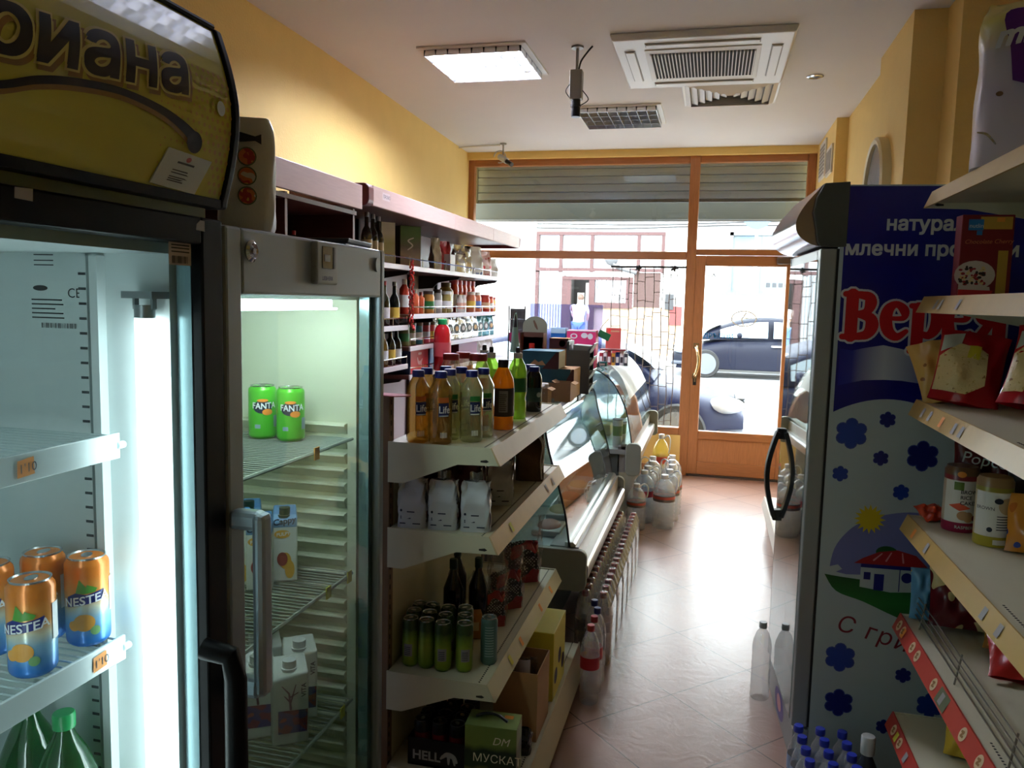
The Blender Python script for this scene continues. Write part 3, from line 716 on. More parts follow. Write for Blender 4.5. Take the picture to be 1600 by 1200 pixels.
# rating plates on the side wall
mp = flat((0, 1.1995, 0), (1,0,0), (0,0,1)); plw = mat('plate_paper', (205,215,214), .6); ink = mat('ink_dark', (50,54,58), .7)
g = rect(-1.192,-1.08,1.557,1.643,mp); g = rect(-1.185,-1.13,1.665,1.695,mp,g=g); g = rect(-1.187,-1.13,1.7,1.725,mp,g=g); pp = part('rating_plate', g, plw, t)
text('CE', .024, flat((-1.112,1.1985,1.616),(1,0,0),(0,0,1)), ink, pp)
g = G()
for z in (1.61,1.602,1.594,1.586,1.578): rect(-1.19,-1.115-random.random()*.03,z,z+.0025,mp,.0012,g)
for k in range(24): rect(-1.17+k*.0032,-1.17+k*.0032+random.choice((.001,.002)),1.561,1.57,mp,.0012,g)
for k in range(14): rect(-1.175+k*.003,-1.175+k*.003+random.choice((.001,.002)),1.704,1.715,mp,.0012,g)
for z in (1.69,1.68,1.672): rect(-1.182,-1.14,z,z+.002,mp,.0012,g)
disc(-1.17,1.632,.016,mp,.005,.0012,g); part('small_print', g, ink, pp)
mp = flat((-.8675, 0, 0), (0,1,0), (0,0,1))
g = rect(1.15,1.208,1.675,1.712,mp); lb = part('price_label', g, mat('label_pink', (214,200,196), .6), dr)
g = G()
for k in range(12): rect(1.158+k*.0035,1.158+k*.0035+random.choice((.0012,.0022)),1.678,1.69,mp,.0012,g)
for z in (1.707,1.702,1.696): rect(1.156,1.203,z,z+.002,mp,.0012,g)
part('barcode', g, ink, lb)
mp = flat((-.85, 0, 0), (0,1,0), (0,0,1)); tp = mat('tape_grey', (150,148,145), .6)
g = G(); shape([(.835,1.742),(.863,1.741),(.864,1.757),(.836,1.756)], mp, .001, g); shape([(1.198,1.735),(1.222,1.734),(1.222,1.752),(1.21,1.752),(1.2,1.745)], mp, .001, g); part('tape_scrap', g, tp, dr)
# header sign
def hx(z):
    u = (z-1.788)/(2.075-1.788); return -.84+.03*math.sin(PI*min(1,max(0,u*.92+.04)))-.02*max(0,u-.55)
hz = [1.788+.287*i/14 for i in range(15)]
prof = [(hx(z), z) for z in hz]
g = G(); g.prism(prof+[(-1.05,2.09),(-1.2,2.09),(-1.2,1.788)], 'xz', Y0-.02, 1.245); hd = part('header_sign', g, mat('sign_yellow', (204,198,86), .22, noise=.1, ns=5, coat=.6), t, sharp=50)
g = G(); g.prism([(x+.006, z) for x, z in prof]+[(-1.05,2.1),(-1.2,2.1),(-1.2,1.775),(hx(1.788)+.004,1.775)], 'xz', 1.245, 1.264); part('header_end_cap', g, blk, hd, bev=.004)
g = G(); g.box(-.9,-.832,Y0-.02,1.245,1.775,1.79); g.tube([(hx(2.075),Y0,2.077),(hx(2.075),1.245,2.077)], .006, 8); part('header_trim', g, blk, hd)
g = G(); g.box(-1.2,-.86,Y0,1.24,1.755,1.775); part('header_base', g, mat('olive_band', (92,98,30), .4), hd)
hm = lambda y, z, d=0: (hx(z)+.001+d, y, z)
inkb = mat('sign_black', (20,16,14), .3); sha = mat('sign_shadow', (140,104,34), .4); halo = mat('sign_halo', (208,196,110), .35)
_w = max(x for x, y in textgeo('Ариана', 1, 0, .12, 'LEFT', .98)[0])*.098
def wordmap(dx, dz): return lambda x, y, d=0: hm(.655+dx+x*.475/_w, 1.888+dz+y*1.05+.105*(x*.475/_w), d)
for (dx, dz, mm, lf, bd) in ((.006,-.006,sha,.0006,.045),(0,0,halo,.0012,.05),(0,0,inkb,.0018,.022)):
    text('Ариана', .098, wordmap(dx, dz), mm, hd, lift=lf, bold=bd, shear=.12, space=.98, cut=(1,.007))
sw = [(.6,1.82,.0035),(.7,1.845,.004),(.784,1.864,.0045),(.84,1.884,.005),(.901,1.897,.005),(.98,1.905,.005),(1.06,1.9,.006),(1.115,1.887,.008),(1.15,1.872,.011)]
g = strokes([curve([(y-.002,z-.007,w_) for y,z,w_ in sw],6)], hm, .0008); part('swoosh_shadow', g, sha, hd)
g = strokes([curve(sw,6)], hm, .0014); g = disc(1.147,1.868,.019,hm,.017,.0025,g); part('swoosh', g, inkb, hd)
g = disc(1.212,1.935,.011,hm,.012,.002); part('round_dot', g, plw, hd)
ylo = mat('sign_dots', (186,150,48), .4); g = G()
for i in range(16):
    for j in range(17-i//2):
        y_ = 1.24-j*.014-(i%2)*.007; z_ = 1.80+i*.0125
        if (y_-1.0)*1.2+random.random()*.05 > .12 and not (1.08<y_<1.2 and z_<1.86): disc(y_,z_,.0042*(y_-.95)/.28,hm,lift=.0005,g=g,n=8)
part('sign_dots', g, ylo, hd)
cdm = lambda x, y, d=0: hm(1.062+x*1.5+y*.5, 1.794+y*1.04, d+.003)
g = G(); g.add([cdm(*p) for p in ((0,0),(.074,-.004),(.074,.05),(0,.054))]+[cdm(*p, -.0025) for p in ((0,0),(.074,-.004),(.074,.05),(0,.054))], [(0,1,2,3),(4,5,6,7),(0,1,5,4),(1,2,6,5),(2,3,7,6),(3,0,4,7)])
cd_ = solo('business_card', g, mat('card_white', (200,208,206), .6), 'white business card stuck on the lower right of the yellow header sign', 'card')
g = G(); shape([(.022,.035),(.05,.034),(.05,.037),(.022,.038)], cdm, .0006, g)
for z in (.024,.02,.014,.011,.008): shape([(.02,z),(.02+random.uniform(.02,.036),z-.001),(.045,z+.001),(.02,z+.0015)], cdm, .0006, g)
OFF[cd_.name] = Vector((0,0,0)); part('small_print', g, ink, cd_)
g = disc(.037,.043,.004,cdm,lift=.0006); part('crest', g, mat('crest_red', (170,60,50), .5), cd_)
# shelves with price rails
wire = mat('wire_white', (190,205,205), .35, .3); rail = mat('price_rail_clear', (205,220,222), .25)
tagm = mat('tag_orange', (236,150,60), .6)
for z, tags in ((1.345,((.972,'1.10'),)),(.98,((1.108,'1.10'),(1.02,'')))):
    g = G()
    for k in range(26): g.tube([(-1.42,.67+k*.0195,z+.036),(-.995,.67+k*.0195,z+.036)], .0022, 5)
    for x in (-1.4,-1.2,-1.0): g.tube([(x,.64,z+.031),(x,1.17,z+.031)], .003, 6)
    s = part('wire_shelf', g, wire, t)
    g = G(); g.box(-.995,-.989,.64,1.172,z-.005,z+.04); g.tube([(-.99,1.165,z+.018),(-.99,1.182,z+.018)], .007, 8); pr = part('price_rail', g, rail, s, bev=.0015)
    mp = flat((-.988, 0, 0), (0,1,0), (0,0,1))
    for y_, s_ in tags:
        if s_:
            g = shape([(y_-.016,z+.004),(y_+.016,z+.006),(y_+.015,z+.033),(y_-.015,z+.03)], mp); tg = part('price_tag', g, tagm, s); text(s_[-3:].replace('.',"'") if 0 else "1'10", .02, flat((-.9875,y_-.014,z+.01),(0,1,.05),(0,0,1)), ink, s)
# cans and bottles in the black cooler
def can(name, label, cat, r, h, m, group=None, loc=(0,0,0), rz=0, top=None):
    t = thing(name, label, cat, loc, rz, group)
    k = r*.86
    g = G(); g.lathe([(k*.95,.0),(k,.002),(r*.96,h*.035),(r,h*.07),(r,h*.9),(r*.97,h*.935),(k*.98,h*.975),(k*.98,h*.985)], 28); part('body', g, m, t, sharp=60)
    g = G(); g.lathe([(k*.98,h*.978),(k*1.02,h),(k*.95,h),(k*.88,h*.982),(.0005,h*.982)], 28, cap=False); ld = part('lid', g, top or mat('can_metal', (196,198,200), .22, .9), t)
    g = G(); g.prism([(r*.32*math.cos(a*PI/6)*.8, r*.1+r*.32*math.sin(a*PI/6)*1.25) for a in range(12)], 'xy', h*.985, h*.992); part('ring_pull', g, mat('can_metal', (196,198,200), .22, .9), ld)
    return t
nm = bands('can_peach_tea', [(0,(24,80,170)),(.22,(46,124,206)),(.42,(130,186,222)),(.56,(216,214,190)),(.72,(230,160,80)),(.95,(222,126,44))], span=(0,.155), noise=.035, ns=26, rough=.25, metal=.25)
c0 = can('drink_can', '', 'can', .0355, .155, nm, 'peach iced tea cans'); R = .0355
mp = wrap(R, 0)
g = shape([(-.028,.072),(.03,.082),(.034,.1),(.005,.094),(-.012,.098),(-.028,.09)], mp, .0008, sub=4); part('name_band', g, mat('navy_band', (26,40,120), .35), c0)
text('NESTEA', .021, lambda x, y, d=0: mp(x-.033, .073+y+x*.14, d), mat('print_white', (235,238,240), .4), c0, lift=.0022, bold=.012, cut=(0,.004))
g = G(); shape([(-.012,.098),(-.006,.122),(.004,.108),(.002,.096)], mp, .001, g, 3); shape([(.0,.096),(.006,.112),(.022,.104),(.018,.098)], mp, .0012, g, 3); part('leaf_print', g, mat('leaf_green', (80,150,50), .4), c0)
g = disc(.0,.045,.017,mp,.015,.001); g = disc(-.016,.04,.01,mp,.009,.0012,g); part('peach_print', g, mat('peach_orange', (226,160,70), .4), c0)
g = disc(.017,.03,.008,mp,lift=.0014); part('seal_print', g, mat('seal_green', (120,170,110), .4), c0)
g = rect(.048,.08,.055,.115,mp,.0008,n=5); part('nutrition_panel', g, mat('print_white', (235,238,240), .4), c0)
put = placer(c0)
for (x,y,rz,lb) in ((-1.033,1.016,.35,'orange and blue peach iced tea can, front left one on the lower cooler shelf'),(-1.035,1.137,.55,'peach iced tea can at the right end of the cooler shelf by the price tag'),(-1.12,1.13,.2,'orange and blue iced tea can standing behind between two others in the black cooler'),(-1.155,1.055,.3,'orange and blue iced tea can cut by the left picture edge in the black cooler')):
    put((x,y,1.0185), rz, lb)
# generic lathe bottle
def bottle(name, label, cat, prof, bm, capspec, cm, labels=(), group=None, seg=20, sq=0, loc=(0,0,0), rz=0, liquid=None):
    t = thing(name, label, cat, loc, rz, group)
    g = G(); g.lathe(prof, seg, sq=sq, rot=PI/seg); part('body', g, bm, t, sharp=50)
    if capspec:
        r, z0, z1 = capspec; g = G(); g.lathe([(r*.97,z0),(r,z0+.002),(r,z1-.003),(r*.9,z1),(r*.6,z1)], 20); part('cap', g, cm, t)
    for (z0, z1, m, *rest) in labels:
        rr = max(p[0] for p in prof)+.0008; g = G(); g.lathe([(rr,z0),(rr,z1)], seg, cap=False, sq=sq, rot=PI/seg); part('label_band', g, m, t)
    if liquid:
        g = G(); g.lathe(liquid[0], seg, sq=sq, rot=PI/seg); part('drink', g, liquid[1], t)
    return t
grn = sheer('bottle_green', (40,160,70), (20,120,50), .45, .08, .06)
pf = [(.04,0),(.052,.008),(.054,.03),(.05,.1),(.054,.14),(.054,.2),(.05,.235),(.034,.275),(.02,.3),(.0145,.315),(.0145,.33)]
b0 = bottle('soda_bottle', '', 'bottle', pf, grn, (.0185,.318,.345), mat('cap_green', (30,150,84), .35), [(.1,.16,mat('label_green', (40,120,60), .4))], 'green soda bottles')
put = placer(b0)
for x,y,l in ((-1.06,1.101,'big green soda bottle with a green cap, rightmost at the black cooler bottom'),(-1.168,1.135,'big green soda bottle with a green cap, middle one at the black cooler bottom'),(-1.2,1.0,'big green soda bottle behind the others at the black cooler bottom')):
    put((x,y,.555), .3, l)
g = G()
for k in range(20): g.tube([(-1.42,.67+k*.0255,.552),(-.995,.67+k*.0255,.552)], .0022, 5)
g.tube([(-1.0,.64,.547),(-1.0,1.17,.547)], .003, 6); part('wire_shelf', g, wire, t)
# ---------------------------------------------------------------- grey glass door fridge
t = thing('glass_door_fridge', 'grey upright fridge with a glass door and vertical bar handle', 'fridge', (-1.15, 1.65, 0), world=True)
gry = mat('fridge_grey', (148,160,168), .42, .25); gin = mat('liner_cream', (204,208,186), .5)
X0, XD, Y0, Y1 = -1.46, -.9, 1.29, 2.008
g = G(); g.box(X0,XD,Y0,Y0+.035,0,1.752); g.box(X0,XD,Y1-.035,Y1,0,1.752); g.box(X0,X0+.035,Y0,Y1,0,1.752); g.box(X0,XD,Y0,Y1,1.64,1.752); g.box(X0,XD,Y0,Y1,0,.18)
part('cabinet', g, gry, t)
g = G(); g.box(X0+.036,XD-.004,Y1-.06,Y1-.036,.18,1.64); g.box(X0+.036,XD-.004,Y0+.036,Y0+.05,.18,1.64); g.box(X0+.036,X0+.05,Y0+.05,Y1-.06,.18,1.64); g.box(X0+.036,XD-.004,Y0+.04,Y1-.04,1.62,1.64); g.box(X0+.036,XD-.004,Y0+.04,Y1-.04,.18,.2)
ln = part('liner', g, gin, t)
g = G()
for k in range(26):
    z = .25+k*.0405
    g.prism([(Y1-.06,z),(Y1-.06,z+.03),(Y1-.078,z+.028),(Y1-.08,z+.024),(Y1-.066,z+.004)], 'yz', -1.3, -.93)
part('moulded_ledges', g, gin, ln)
dr = G()
for (y0,y1,z0,z1) in ((1.283,1.335,.1,1.752),(1.981,2.008,.1,1.752),(1.335,1.981,1.628,1.752),(1.335,1.981,.1,.25)): dr.box(XD,-.85,y0,y1,z0,z1)
dr = part('door_frame', dr, gry, t, bev=.006)
g = G(); g.box(-.872,-.868,1.33,1.985,.245,1.632); part('door_pane', g, sheer('fridge_glass', (222,234,228), (190,205,195), .02, .02, -.02), dr)
g = G(); g.box(-.9,-.872,1.955,1.962,.25,1.628); g.box(-.9,-.872,1.972,1.981,.25,1.628); part('glazing_spacer', g, mat('spacer_teal', (120,150,155), .25, .4), dr)
hm_ = mat('handle_silver', (158,172,180), .3, .5)
g = G(); g.box(-.85,-.785,1.275,1.31,1.195,1.232); g.box(-.85,-.785,1.27,1.305,.875,.912); g.box(-.8,-.775,1.272,1.31,.878,1.229); part('handle', g, hm_, dr, bev=.01)
mp = flat((-.85,0,0),(0,1,0),(0,0,1))
g = G(); g.box(-.852,-.835,1.6,1.7,1.655,1.748); dp = part('display_panel', g, mat('panel_grey', (150,158,162), .4), dr, bev=.004)
g = G(); g.box(-.836,-.833,1.622,1.668,1.69,1.738); part('screen', g, mat('screen_dark', (40,42,44), .15), dp)
g = G(); g.box(-.836,-.832,1.672,1.68,1.69,1.738); g.box(-.836,-.832,1.63,1.655,1.705,1.72); part('screen_bezel', g, mat('screen_line', (90,95,98), .3), dp)
text('LIEBHERR', .012, flat((-.8345,1.62,1.664),(0,1,0),(0,0,1)), mat('logo_navy', (40,50,90), .4), dp, bold=.03)
g = G(); g.lathe([(.02,0),(.021,.004),(.015,.008),(.012,.004),(.006,.004),(.006,.01),(.0005,.01)], 20, cap=False); g.xform(lambda x,y,z: (-.85+z,1.363+x,1.71+y)); part('lock', g, chrome, dr)
g = G(); g.cyl(0,0,0,.006,.012,16); g.xform(lambda x,y,z: (-.85+z,1.945+x,1.712+y*1.5)); part('hinge_cover', g, gry, dr)
g = G(); g.box(-.96,-.915,1.36,1.83,1.6,1.62); g.box(-.945,-.91,1.36,1.85,1.596,1.6); part('top_lamp', g, mat('fridge_lamp', (250,250,255), .5, em=(235,240,255), es=46), t, bev=.004)
wr = mat('wire_grey', (150,158,150), .4, .4); tgy = mat('tag_yellow', (214,206,70), .6)
for z, tags in ((1.257,((1.72,tagm),(1.36,tagm))),(.892,((1.78,tgy),(1.9,tgy))),(.535,((1.86,tgy),))):
    g = G()
    for k in range(32): g.tube([(-1.4,1.35+k*.0185,z),(-.905,1.35+k*.0185,z)], .0019, 5)
    g.tube([(-.905,1.34,z-.001),(-.905,1.925,z-.001)], .0045, 6); g.tube([(-1.15,1.34,z-.004),(-1.15,1.925,z-.004)], .003, 6); g.tube([(-1.4,1.34,z-.001),(-1.4,1.925,z-.001)], .0045, 6)
    s = part('wire_shelf', g, wr, t)
    for y_, m in tags:
        g = G(); g.box(-.902,-.899,y_-.012,y_+.012,z-.018,z+.012); part('price_tag', g, m, s)
# cans on the top shelf
gm = mat('can_green', (84,190,46), .28, .3)
c0 = can('drink_can', '', 'can', .0352, .137, gm, 'lime green soda cans'); mp = wrap(.0352, 0)
nv = mat('navy_blot', (32,38,60), .4); wht = mat('print_white', (235,238,240), .4); ong = mat('print_orange', (232,140,50), .4)
g = disc(0,.083,.024,mp,.017,.0006,n=26); part('roundel', g, nv, c0)
text('FANTA', .0185, lambda x,y,d=0: mp(x-.0255,.078+y*1.2+abs(x-.025)*.08,d), wht, c0, lift=.0022, bold=.016, cut=(0,.004))
g = disc(.012,.07,.013,mp,.008,.0012); g = disc(.0,.1,.014,mp,.004,.0012,g); part('fruit_print', g, ong, c0)
g = rect(.03,.05,.03,.06,mp,.0006,n=4); g = rect(-.02,-.006,.028,.038,mp,.0006,g,n=3); part('small_panels', g, mat('panel_bluegrey', (130,160,170), .5), c0)
put = placer(c0); put((-1.12,1.845,1.26),.55,'bright green soda can, left one of the pair on the grey fridge top shelf'); put((-1.034,1.836,1.26),.5,'bright green soda can, right one of the pair on the grey fridge top shelf')
# cartons
def carton(name, label, w, d, h, m, capm, group, roof=.035, capr=.0135):
    t = thing(name, label, 'carton', (0,0,0), 0, group)
    g = G(); hb = h-roof; a, b = w/2, d/2
    vs = [(-a,-b,0),(a,-b,0),(a,b,0),(-a,b,0),(-a,-b,hb-.01),(a,-b,hb+.004),(a,b,hb),(-a,b,hb-.01),(-a*.9,b*.55,h-.004),(a*.9,b*.55,h-.004)]
    g.add(vs, [(0,3,2,1),(0,1,5,4),(1,2,6,5),(2,3,7,6),(3,0,4,7),(4,5,9,8),(6,7,8,9),(5,6,9),(7,4,8)]); part('body', g, m, t, bev=.004)
    g = G(); g.cyl(0,-b*.2,hb+roof*.25,hb+roof*.25+.02,capr,16); g.cyl(0,-b*.2,hb+roof*.1,hb+roof*.3,capr*1.25,16); part('cap', g, capm, t)
    return t
fr_ = lambda d: flat((0,-d/2,0),(1,0,0),(0,0,1))
pm = bands('carton_peach', [(0,(224,224,216)),(.75,(110,150,190)),(.9,(70,120,170))], span=(0,.19))
c0 = carton('juice_carton', '', .062, .062, .195, pm, mat('cap_darkgreen', (24,58,46), .4), 'peach juice cartons'); mp = fr_(.062)
g = disc(.002,.055,.014,mp,.022); g = disc(-.006,.125,.02,mp,.011,.0007,g); g = disc(.012,.032,.012,mp,.024,.0008,g); part('fruit_print', g, mat('fruit_yellow', (224,170,60), .5), c0)
g = disc(-.006,.06,.013,mp,.018,.0014); part('red_fruit', g, mat('fruit_red', (150,60,50), .5), c0)
text('Cappy', .022, flat((-.028,-.032,.148),(1,0,.15),(0,0,1)), mat('print_dark', (30,40,60), .5), c0, bold=.03)
text('PULPY', .012, flat((-.02,-.032,.12),(1,0,.1),(0,0,1)), wht, c0, bold=.02)
put = placer(c0)
for x,y,rz,l in ((-1.045,1.822,.5,'juice carton with yellow fruit and dark green cap, rightmost on the grey fridge middle shelf'),(-1.07,1.745,.45,'juice carton with red fruit seen beside the fridge handle on the middle shelf'),(-1.14,1.76,.5,'juice carton with a dark cap behind the others on the middle fridge shelf'),(-1.165,1.85,.5,'juice carton at the back of the middle shelf, mostly hidden by the one in front')): put((x,y,.898),rz,l)
c0 = carton('juice_carton', '', .085, .07, .21, mat('carton_white', (206,212,206), .45), mat('cap_white', (222,226,224), .4), 'white juice cartons', capr=.0165); mp = fr_(.07)
g = shape([(-.03,.03),(.038,.028),(.04,.085),(-.03,.088)], mp); part('label_panel', g, blotch('carton_art', [(70,40,90),(120,36,48),(50,40,110),(170,80,60)], 30, .5), c0)
g = strokes([[(.0,.09,.003),(-.004,.13,.002),(-.02,.15,.0012)],[(-.002,.1,.002),(.012,.15,.0012)],[(-.003,.11,.002),(-.015,.125,.001)],[(-.002,.12,.002),(.018,.13,.001)]], mp); part('plant_print', g, mat('plum_ink', (90,36,60), .5), c0)
text('VITA', .016, flat((.036,-.0355,.118),(0,0,1),(-1,0,0)), mat('print_dark', (30,40,60), .5), c0, bold=.02)
put = placer(c0)
for x,y,l in ((-.966,1.7,'white carton with purple and red artwork, front one on the fridge bottom shelf'),(-1.055,1.7,'white carton with a white cap half behind the fridge handle'),(-1.0,1.81,'white carton with a white cap at the back right of the fridge bottom shelf'),(-1.1,1.81,'white carton at the back left of the fridge bottom shelf')): put((x,y,.54),.62,l)
# paper towel pack and a black tray on top of the grey fridge
t = thing('paper_towel_pack', 'tall white pack of paper towel standing on top of the grey fridge', 'paper towels', (-.942,1.5,1.752), .5)
def pillow(w, d, h, puff=.012, seed=1, nu=24, nv=14, crimp=.0, ex=.35):
    rnd = random.Random(seed); ph = [rnd.uniform(0,6) for _ in range(6)]
    def fn(u, v):
        a = 2*PI*u; c, s = math.cos(a), math.sin(a)
        e = ex+.65*abs(2*v-1)**6*0
        x = math.copysign(abs(c)**ex, c)*w/2; y = math.copysign(abs(s)**ex, s)*d/2
        k = 1-(.12*abs(2*v-1)**8)
        wob = puff*(math.sin(3*a+ph[0]+5*v)*.5+math.sin(7*a+ph[1]-9*v)*.3+math.sin(11*v+ph[2]+2*a)*.4)
        return (x*k+wob*c, y*k+wob*s, v*h)
    g = G(); g.grid(fn, nu, nv)
    for j in (0, nv): g.add([fn(i/nu, j/nv) for i in range(nu)], [list(range(nu))], True)
    return g
g = pillow(.112,.1,.228,.004,2); part('wrap', g, mat('towel_wrap', (226,224,216), .3, noise=.03, bump=.15, bs=30), t, sharp=60)
mp = flat((-.008,-.0535,0),(1,.06,0),(0,0,1))
g = G(); shape([(-.045,.179),(.0,.177),(.028,.181),(.04,.175),(.04,.195),(.028,.19),(-.002,.197),(-.045,.195)],mp,.001,g); bn = part('name_badge', g, mat('badge_navy', (28,34,52), .4), t); text('paloma', .02, flat((-.036,-.0552,.181),(1,.06,0),(0,0,1)), wht, bn)
g = G(); g2 = G()
for k,z in enumerate((.15,.112,.073)):
    disc(.012,z,.0185,mp,lift=.001,g=g); disc(.012,z,.016,mp,lift=.0016,g=g2)
part('picture_rings', g, mat('ring_green', (90,110,80), .5), t); part('picture_discs', g2, blotch('food_print', [(225,215,200),(214,120,60),(180,60,50),(220,170,90)], 45, .5), t)
t = thing('black_tray', 'flat black tray lying on the right end of the grey fridge top', 'tray', (-.93,1.9,1.752), .1)
g = G(); g.box(-.05,.05,-.09,.08,0,.01); g.prism([(-.055,.006),(.055,.006),(.06,.018),(-.06,.018)], 'xz', -.095, .085); part('tray', g, mat('tray_black', (24,24,24), .4), t, bev=.003)
# ---------------------------------------------------------------- left gondola
beige = mat('shelf_beige', (206,200,172), .5, noise=.03); railm = mat('price_rail_tan', (206,176,132), .4, noise=.1, ns=14)
hole = mat('perforation_dark', (40,36,30), .8); rust = mat('post_brown', (120,92,66), .6, .2, noise=.25, ns=12)
GY0, GY1 = 2.215, 3.31
t = thing('gondola_shelf', 'beige metal shop gondola with four levels beside the grey fridge', 'shelf', (-.75, 2.76, 0), world=True)
g = G()
g.box(-.97,-.925,3.285,3.32,0,1.335); part('upright', g, rust, t)
g = G(); g.box(-.97,-.925,2.225,2.26,0,1.335); up = part('upright', g, rust, t)
g = G()
for k in range(40): g.box(-.9255,-.924,2.236,2.241,.06+k*.032,.075+k*.032); g.box(-.955,-.95,2.2235,2.226,.06+k*.032,.075+k*.032)
part('slots', g, hole, up)
g = G(); g.box(-.94,-.93,2.26,3.285,.1,1.19); part('back_panel', g, beige, t)
HOLD = []
def shelf(t, xb, xl, y0, y1, z, sgn=1, rail=railm, tags=(), lean=.028, hgt=.047, bracket=.12, rname='price_rail'):
    """one shelf deck: back edge xb, lip xl; sgn +1 when the lip faces +x"""
    g = G(); g.box(*sorted((xb, xl)), y0+.006, y1-.006, z-.03, z); dk = part('shelf_deck', g, beige, t, bev=.002)
    g = G(); n = int((y1-y0)/.0125)
    for k in range(min(n,96)):
        y = y0+.02+k*.0125; x = xl-sgn*.026; g.box(x-.0025, x+.0025, y-.0025, y+.0025, z-.001, z+.0007)
    part('perforation', g, hole, dk)
    if bracket:
        for ya in (y0, y1-.006):
            g = G(); g.prism([(xb,z+.004),(xl+sgn*.004,z+.004),(xl+sgn*lean,z-hgt),(xl-sgn*.1,z-hgt-.004),(xb+sgn*.05,z-bracket),(xb,z-bracket)], 'xz', ya, ya+.006); b = part('side_bracket', g, beige, t)
            g = G(); g.prism([(xl-sgn*.03,z-.034),(xl-sgn*.012,z-.031),(xl-sgn*.004,z-.036),(xl-sgn*.012,z-.04),(xl-sgn*.03,z-.039)], 'xz', ya-.0006, ya+.0066); part('key_slot', g, hole, b)
    g = G(); g.prism([(xl,z+.005),(xl+sgn*.004,z+.005),(xl+sgn*(lean+.003),z-hgt),(xl+sgn*lean-sgn*.004,z-hgt)], 'xz', y0-.002, y1); pr = part(rname, g, rail, t)
    for y, m, s in tags:
        mp = flat((xl+sgn*(.004+lean*.45), y, z-.02), (0, sgn, 0), (-sgn*lean, 0, hgt)); g = rect(-.012,.012,-.016,.014,mp,.0025); tg = part('price_tag', g, m, pr)
        if s: text(s, .018, flat((xl+sgn*(.004+lean*.45), y-sgn*.009, z-.027), (0,sgn,0), (-sgn*lean,0,hgt)), ink, pr, lift=.0035)
    return dk
tg1 = mat('tag_orange', (236,150,60), .6)
L = ((1.195, ()), (.93, ((2.42,tgy,'2'),(2.98,tp,''),(3.1,tp,'165'))), (.475, ((2.45,tgy,''),(2.6,tg1,''),(2.92,tg1,''),(3.12,tg1,''))))
for z, tags in L: shelf(t, -.925, -.605, GY0, GY1, z, 1, railm if z > .6 else mat('price_rail_cream', (200,194,160), .45), tags)
shelf(t, -.925, -.49, GY0, 3.3, .165, 1, mat('price_rail_cream', (200,194,160), .45), (), lean=.02, hgt=.13, bracket=0)
g = G(); g.box(-.925,-.55,2.23,3.29,0,.13); part('base_plinth', g, mat('plinth_dark', (70,66,58), .7), t)
g = G(); P = ((-.96,2.215),(-.9,2.2),(-.86,2.23),(-.87,2.26),(-.97,2.27)); g.prism(P, 'xy', 1.336, 1.339)
solo('paper_sheet', g, mat('paper_pink', (206,120,124), .7), 'pink paper sheet lying on the near upright of the left gondola', 'paper')

# flavoured water bottles, front rows on the top deck
navy = mat('cap_navy', (24,36,130), .35); lab = mat('label_navy', (28,42,96), .45)
amber = sheer('drink_amber', (236,212,150), (190,155,84), .3, .06, .05); pale = sheer('drink_pale', (238,240,208), (206,208,164), .3, .06, .05)
pf = [(.031,0),(.0345,.004),(.035,.15),(.034,.165),(.019,.195),(.0165,.2),(.0165,.208)]
def water(body, strip, group):
    b = bottle('drink_bottle', '', 'bottle', pf, body, (.0185,.198,.218), navy, (), group, seg=8, sq=0)
    mp = wrap(.0352, 0)
    g = rect(-.016,.016,.085,.125,mp,.0006,n=4); lb = part('label', g, lab, b)
    text('Life', .024, lambda x,y,d=0: mp(x-.0155,.096+y*1.25,d), wht, lb, lift=.0014, bold=.014, cut=(0,.005))
    g = rect(-.014,.014,.086,.089,mp,.0012,n=3); part('label_line', g, wht, lb)
    g = rect(-.016,.016,.127,.142,mp,.0006,n=4); part('flavour_strip', g, strip, lb)
    g = G()
    for k in range(8): rect(-.010+k*.0027,-.0088+k*.0027,.022,.038,mp,.001,g)
    part('barcode', g, wht, lb); return b
pa = placer(water(amber, mat('strip_orange', (196,100,40), .45), 'amber flavoured water bottles'))
pb = placer(water(pale, mat('strip_green', (40,130,60), .45), 'pale flavoured water bottles'))
Zs = 1.196
for x,y,l in ((-.848,2.262,'amber flavoured water bottle at the front left corner of the gondola top deck'),(-.775,2.258,'amber flavoured water bottle, second from the left in the front row'),(-.853,2.35,'amber flavoured water bottle behind the front left one'),(-.82,2.435,'amber flavoured water bottle, rearmost of its group by the red-lidded jars')): pa((x,y,Zs), .62, l)
for x,y,l in ((-.7,2.33,'pale flavoured water bottle with a green strip, front right of its row'),(-.775,2.345,'pale flavoured water bottle half hidden behind the amber front row'),(-.69,2.425,'pale flavoured water bottle behind the front right pale one'),(-.765,2.43,'pale flavoured water bottle in the rear row before the orange drinks')): pb((x,y,Zs), .62, l)
# red-lidded juice jars
jpf = [(.033,0),(.0365,.006),(.0365,.175),(.034,.195),(.027,.215),(.027,.222)]
fruit = sheer('juice_red_orange', (240,130,60), (238,110,40), .85, .2, 0)
j0 = bottle('juice_jar', '', 'jar', [(a*1.0,b) for a,b in jpf], sheer('jar_glass', (240,235,225), (225,200,170), .12, .04, .05), (.029,.218,.24), mat('lid_red', (170,46,40), .4), (), 'red-lidded juice jars', liquid=([(.001,.004),(.034,.007),(.034,.165),(.001,.166)], fruit))
mp = wrap(.0365,0); g = rect(-.035,.035,.05,.13,mp,.0006,n=8); lb = part('label', g, mat('label_lime', (110,170,50), .45), j0)
g = strokes([[(.012,.06,.008),(.018,.08,.009),(.012,.105,.006)],[(-.02,.058,.006),(-.024,.08,.007)]], mp, .0012); part('pepper_print', g, mat('pepper_red', (200,50,34), .4), lb)
put = placer(j0)
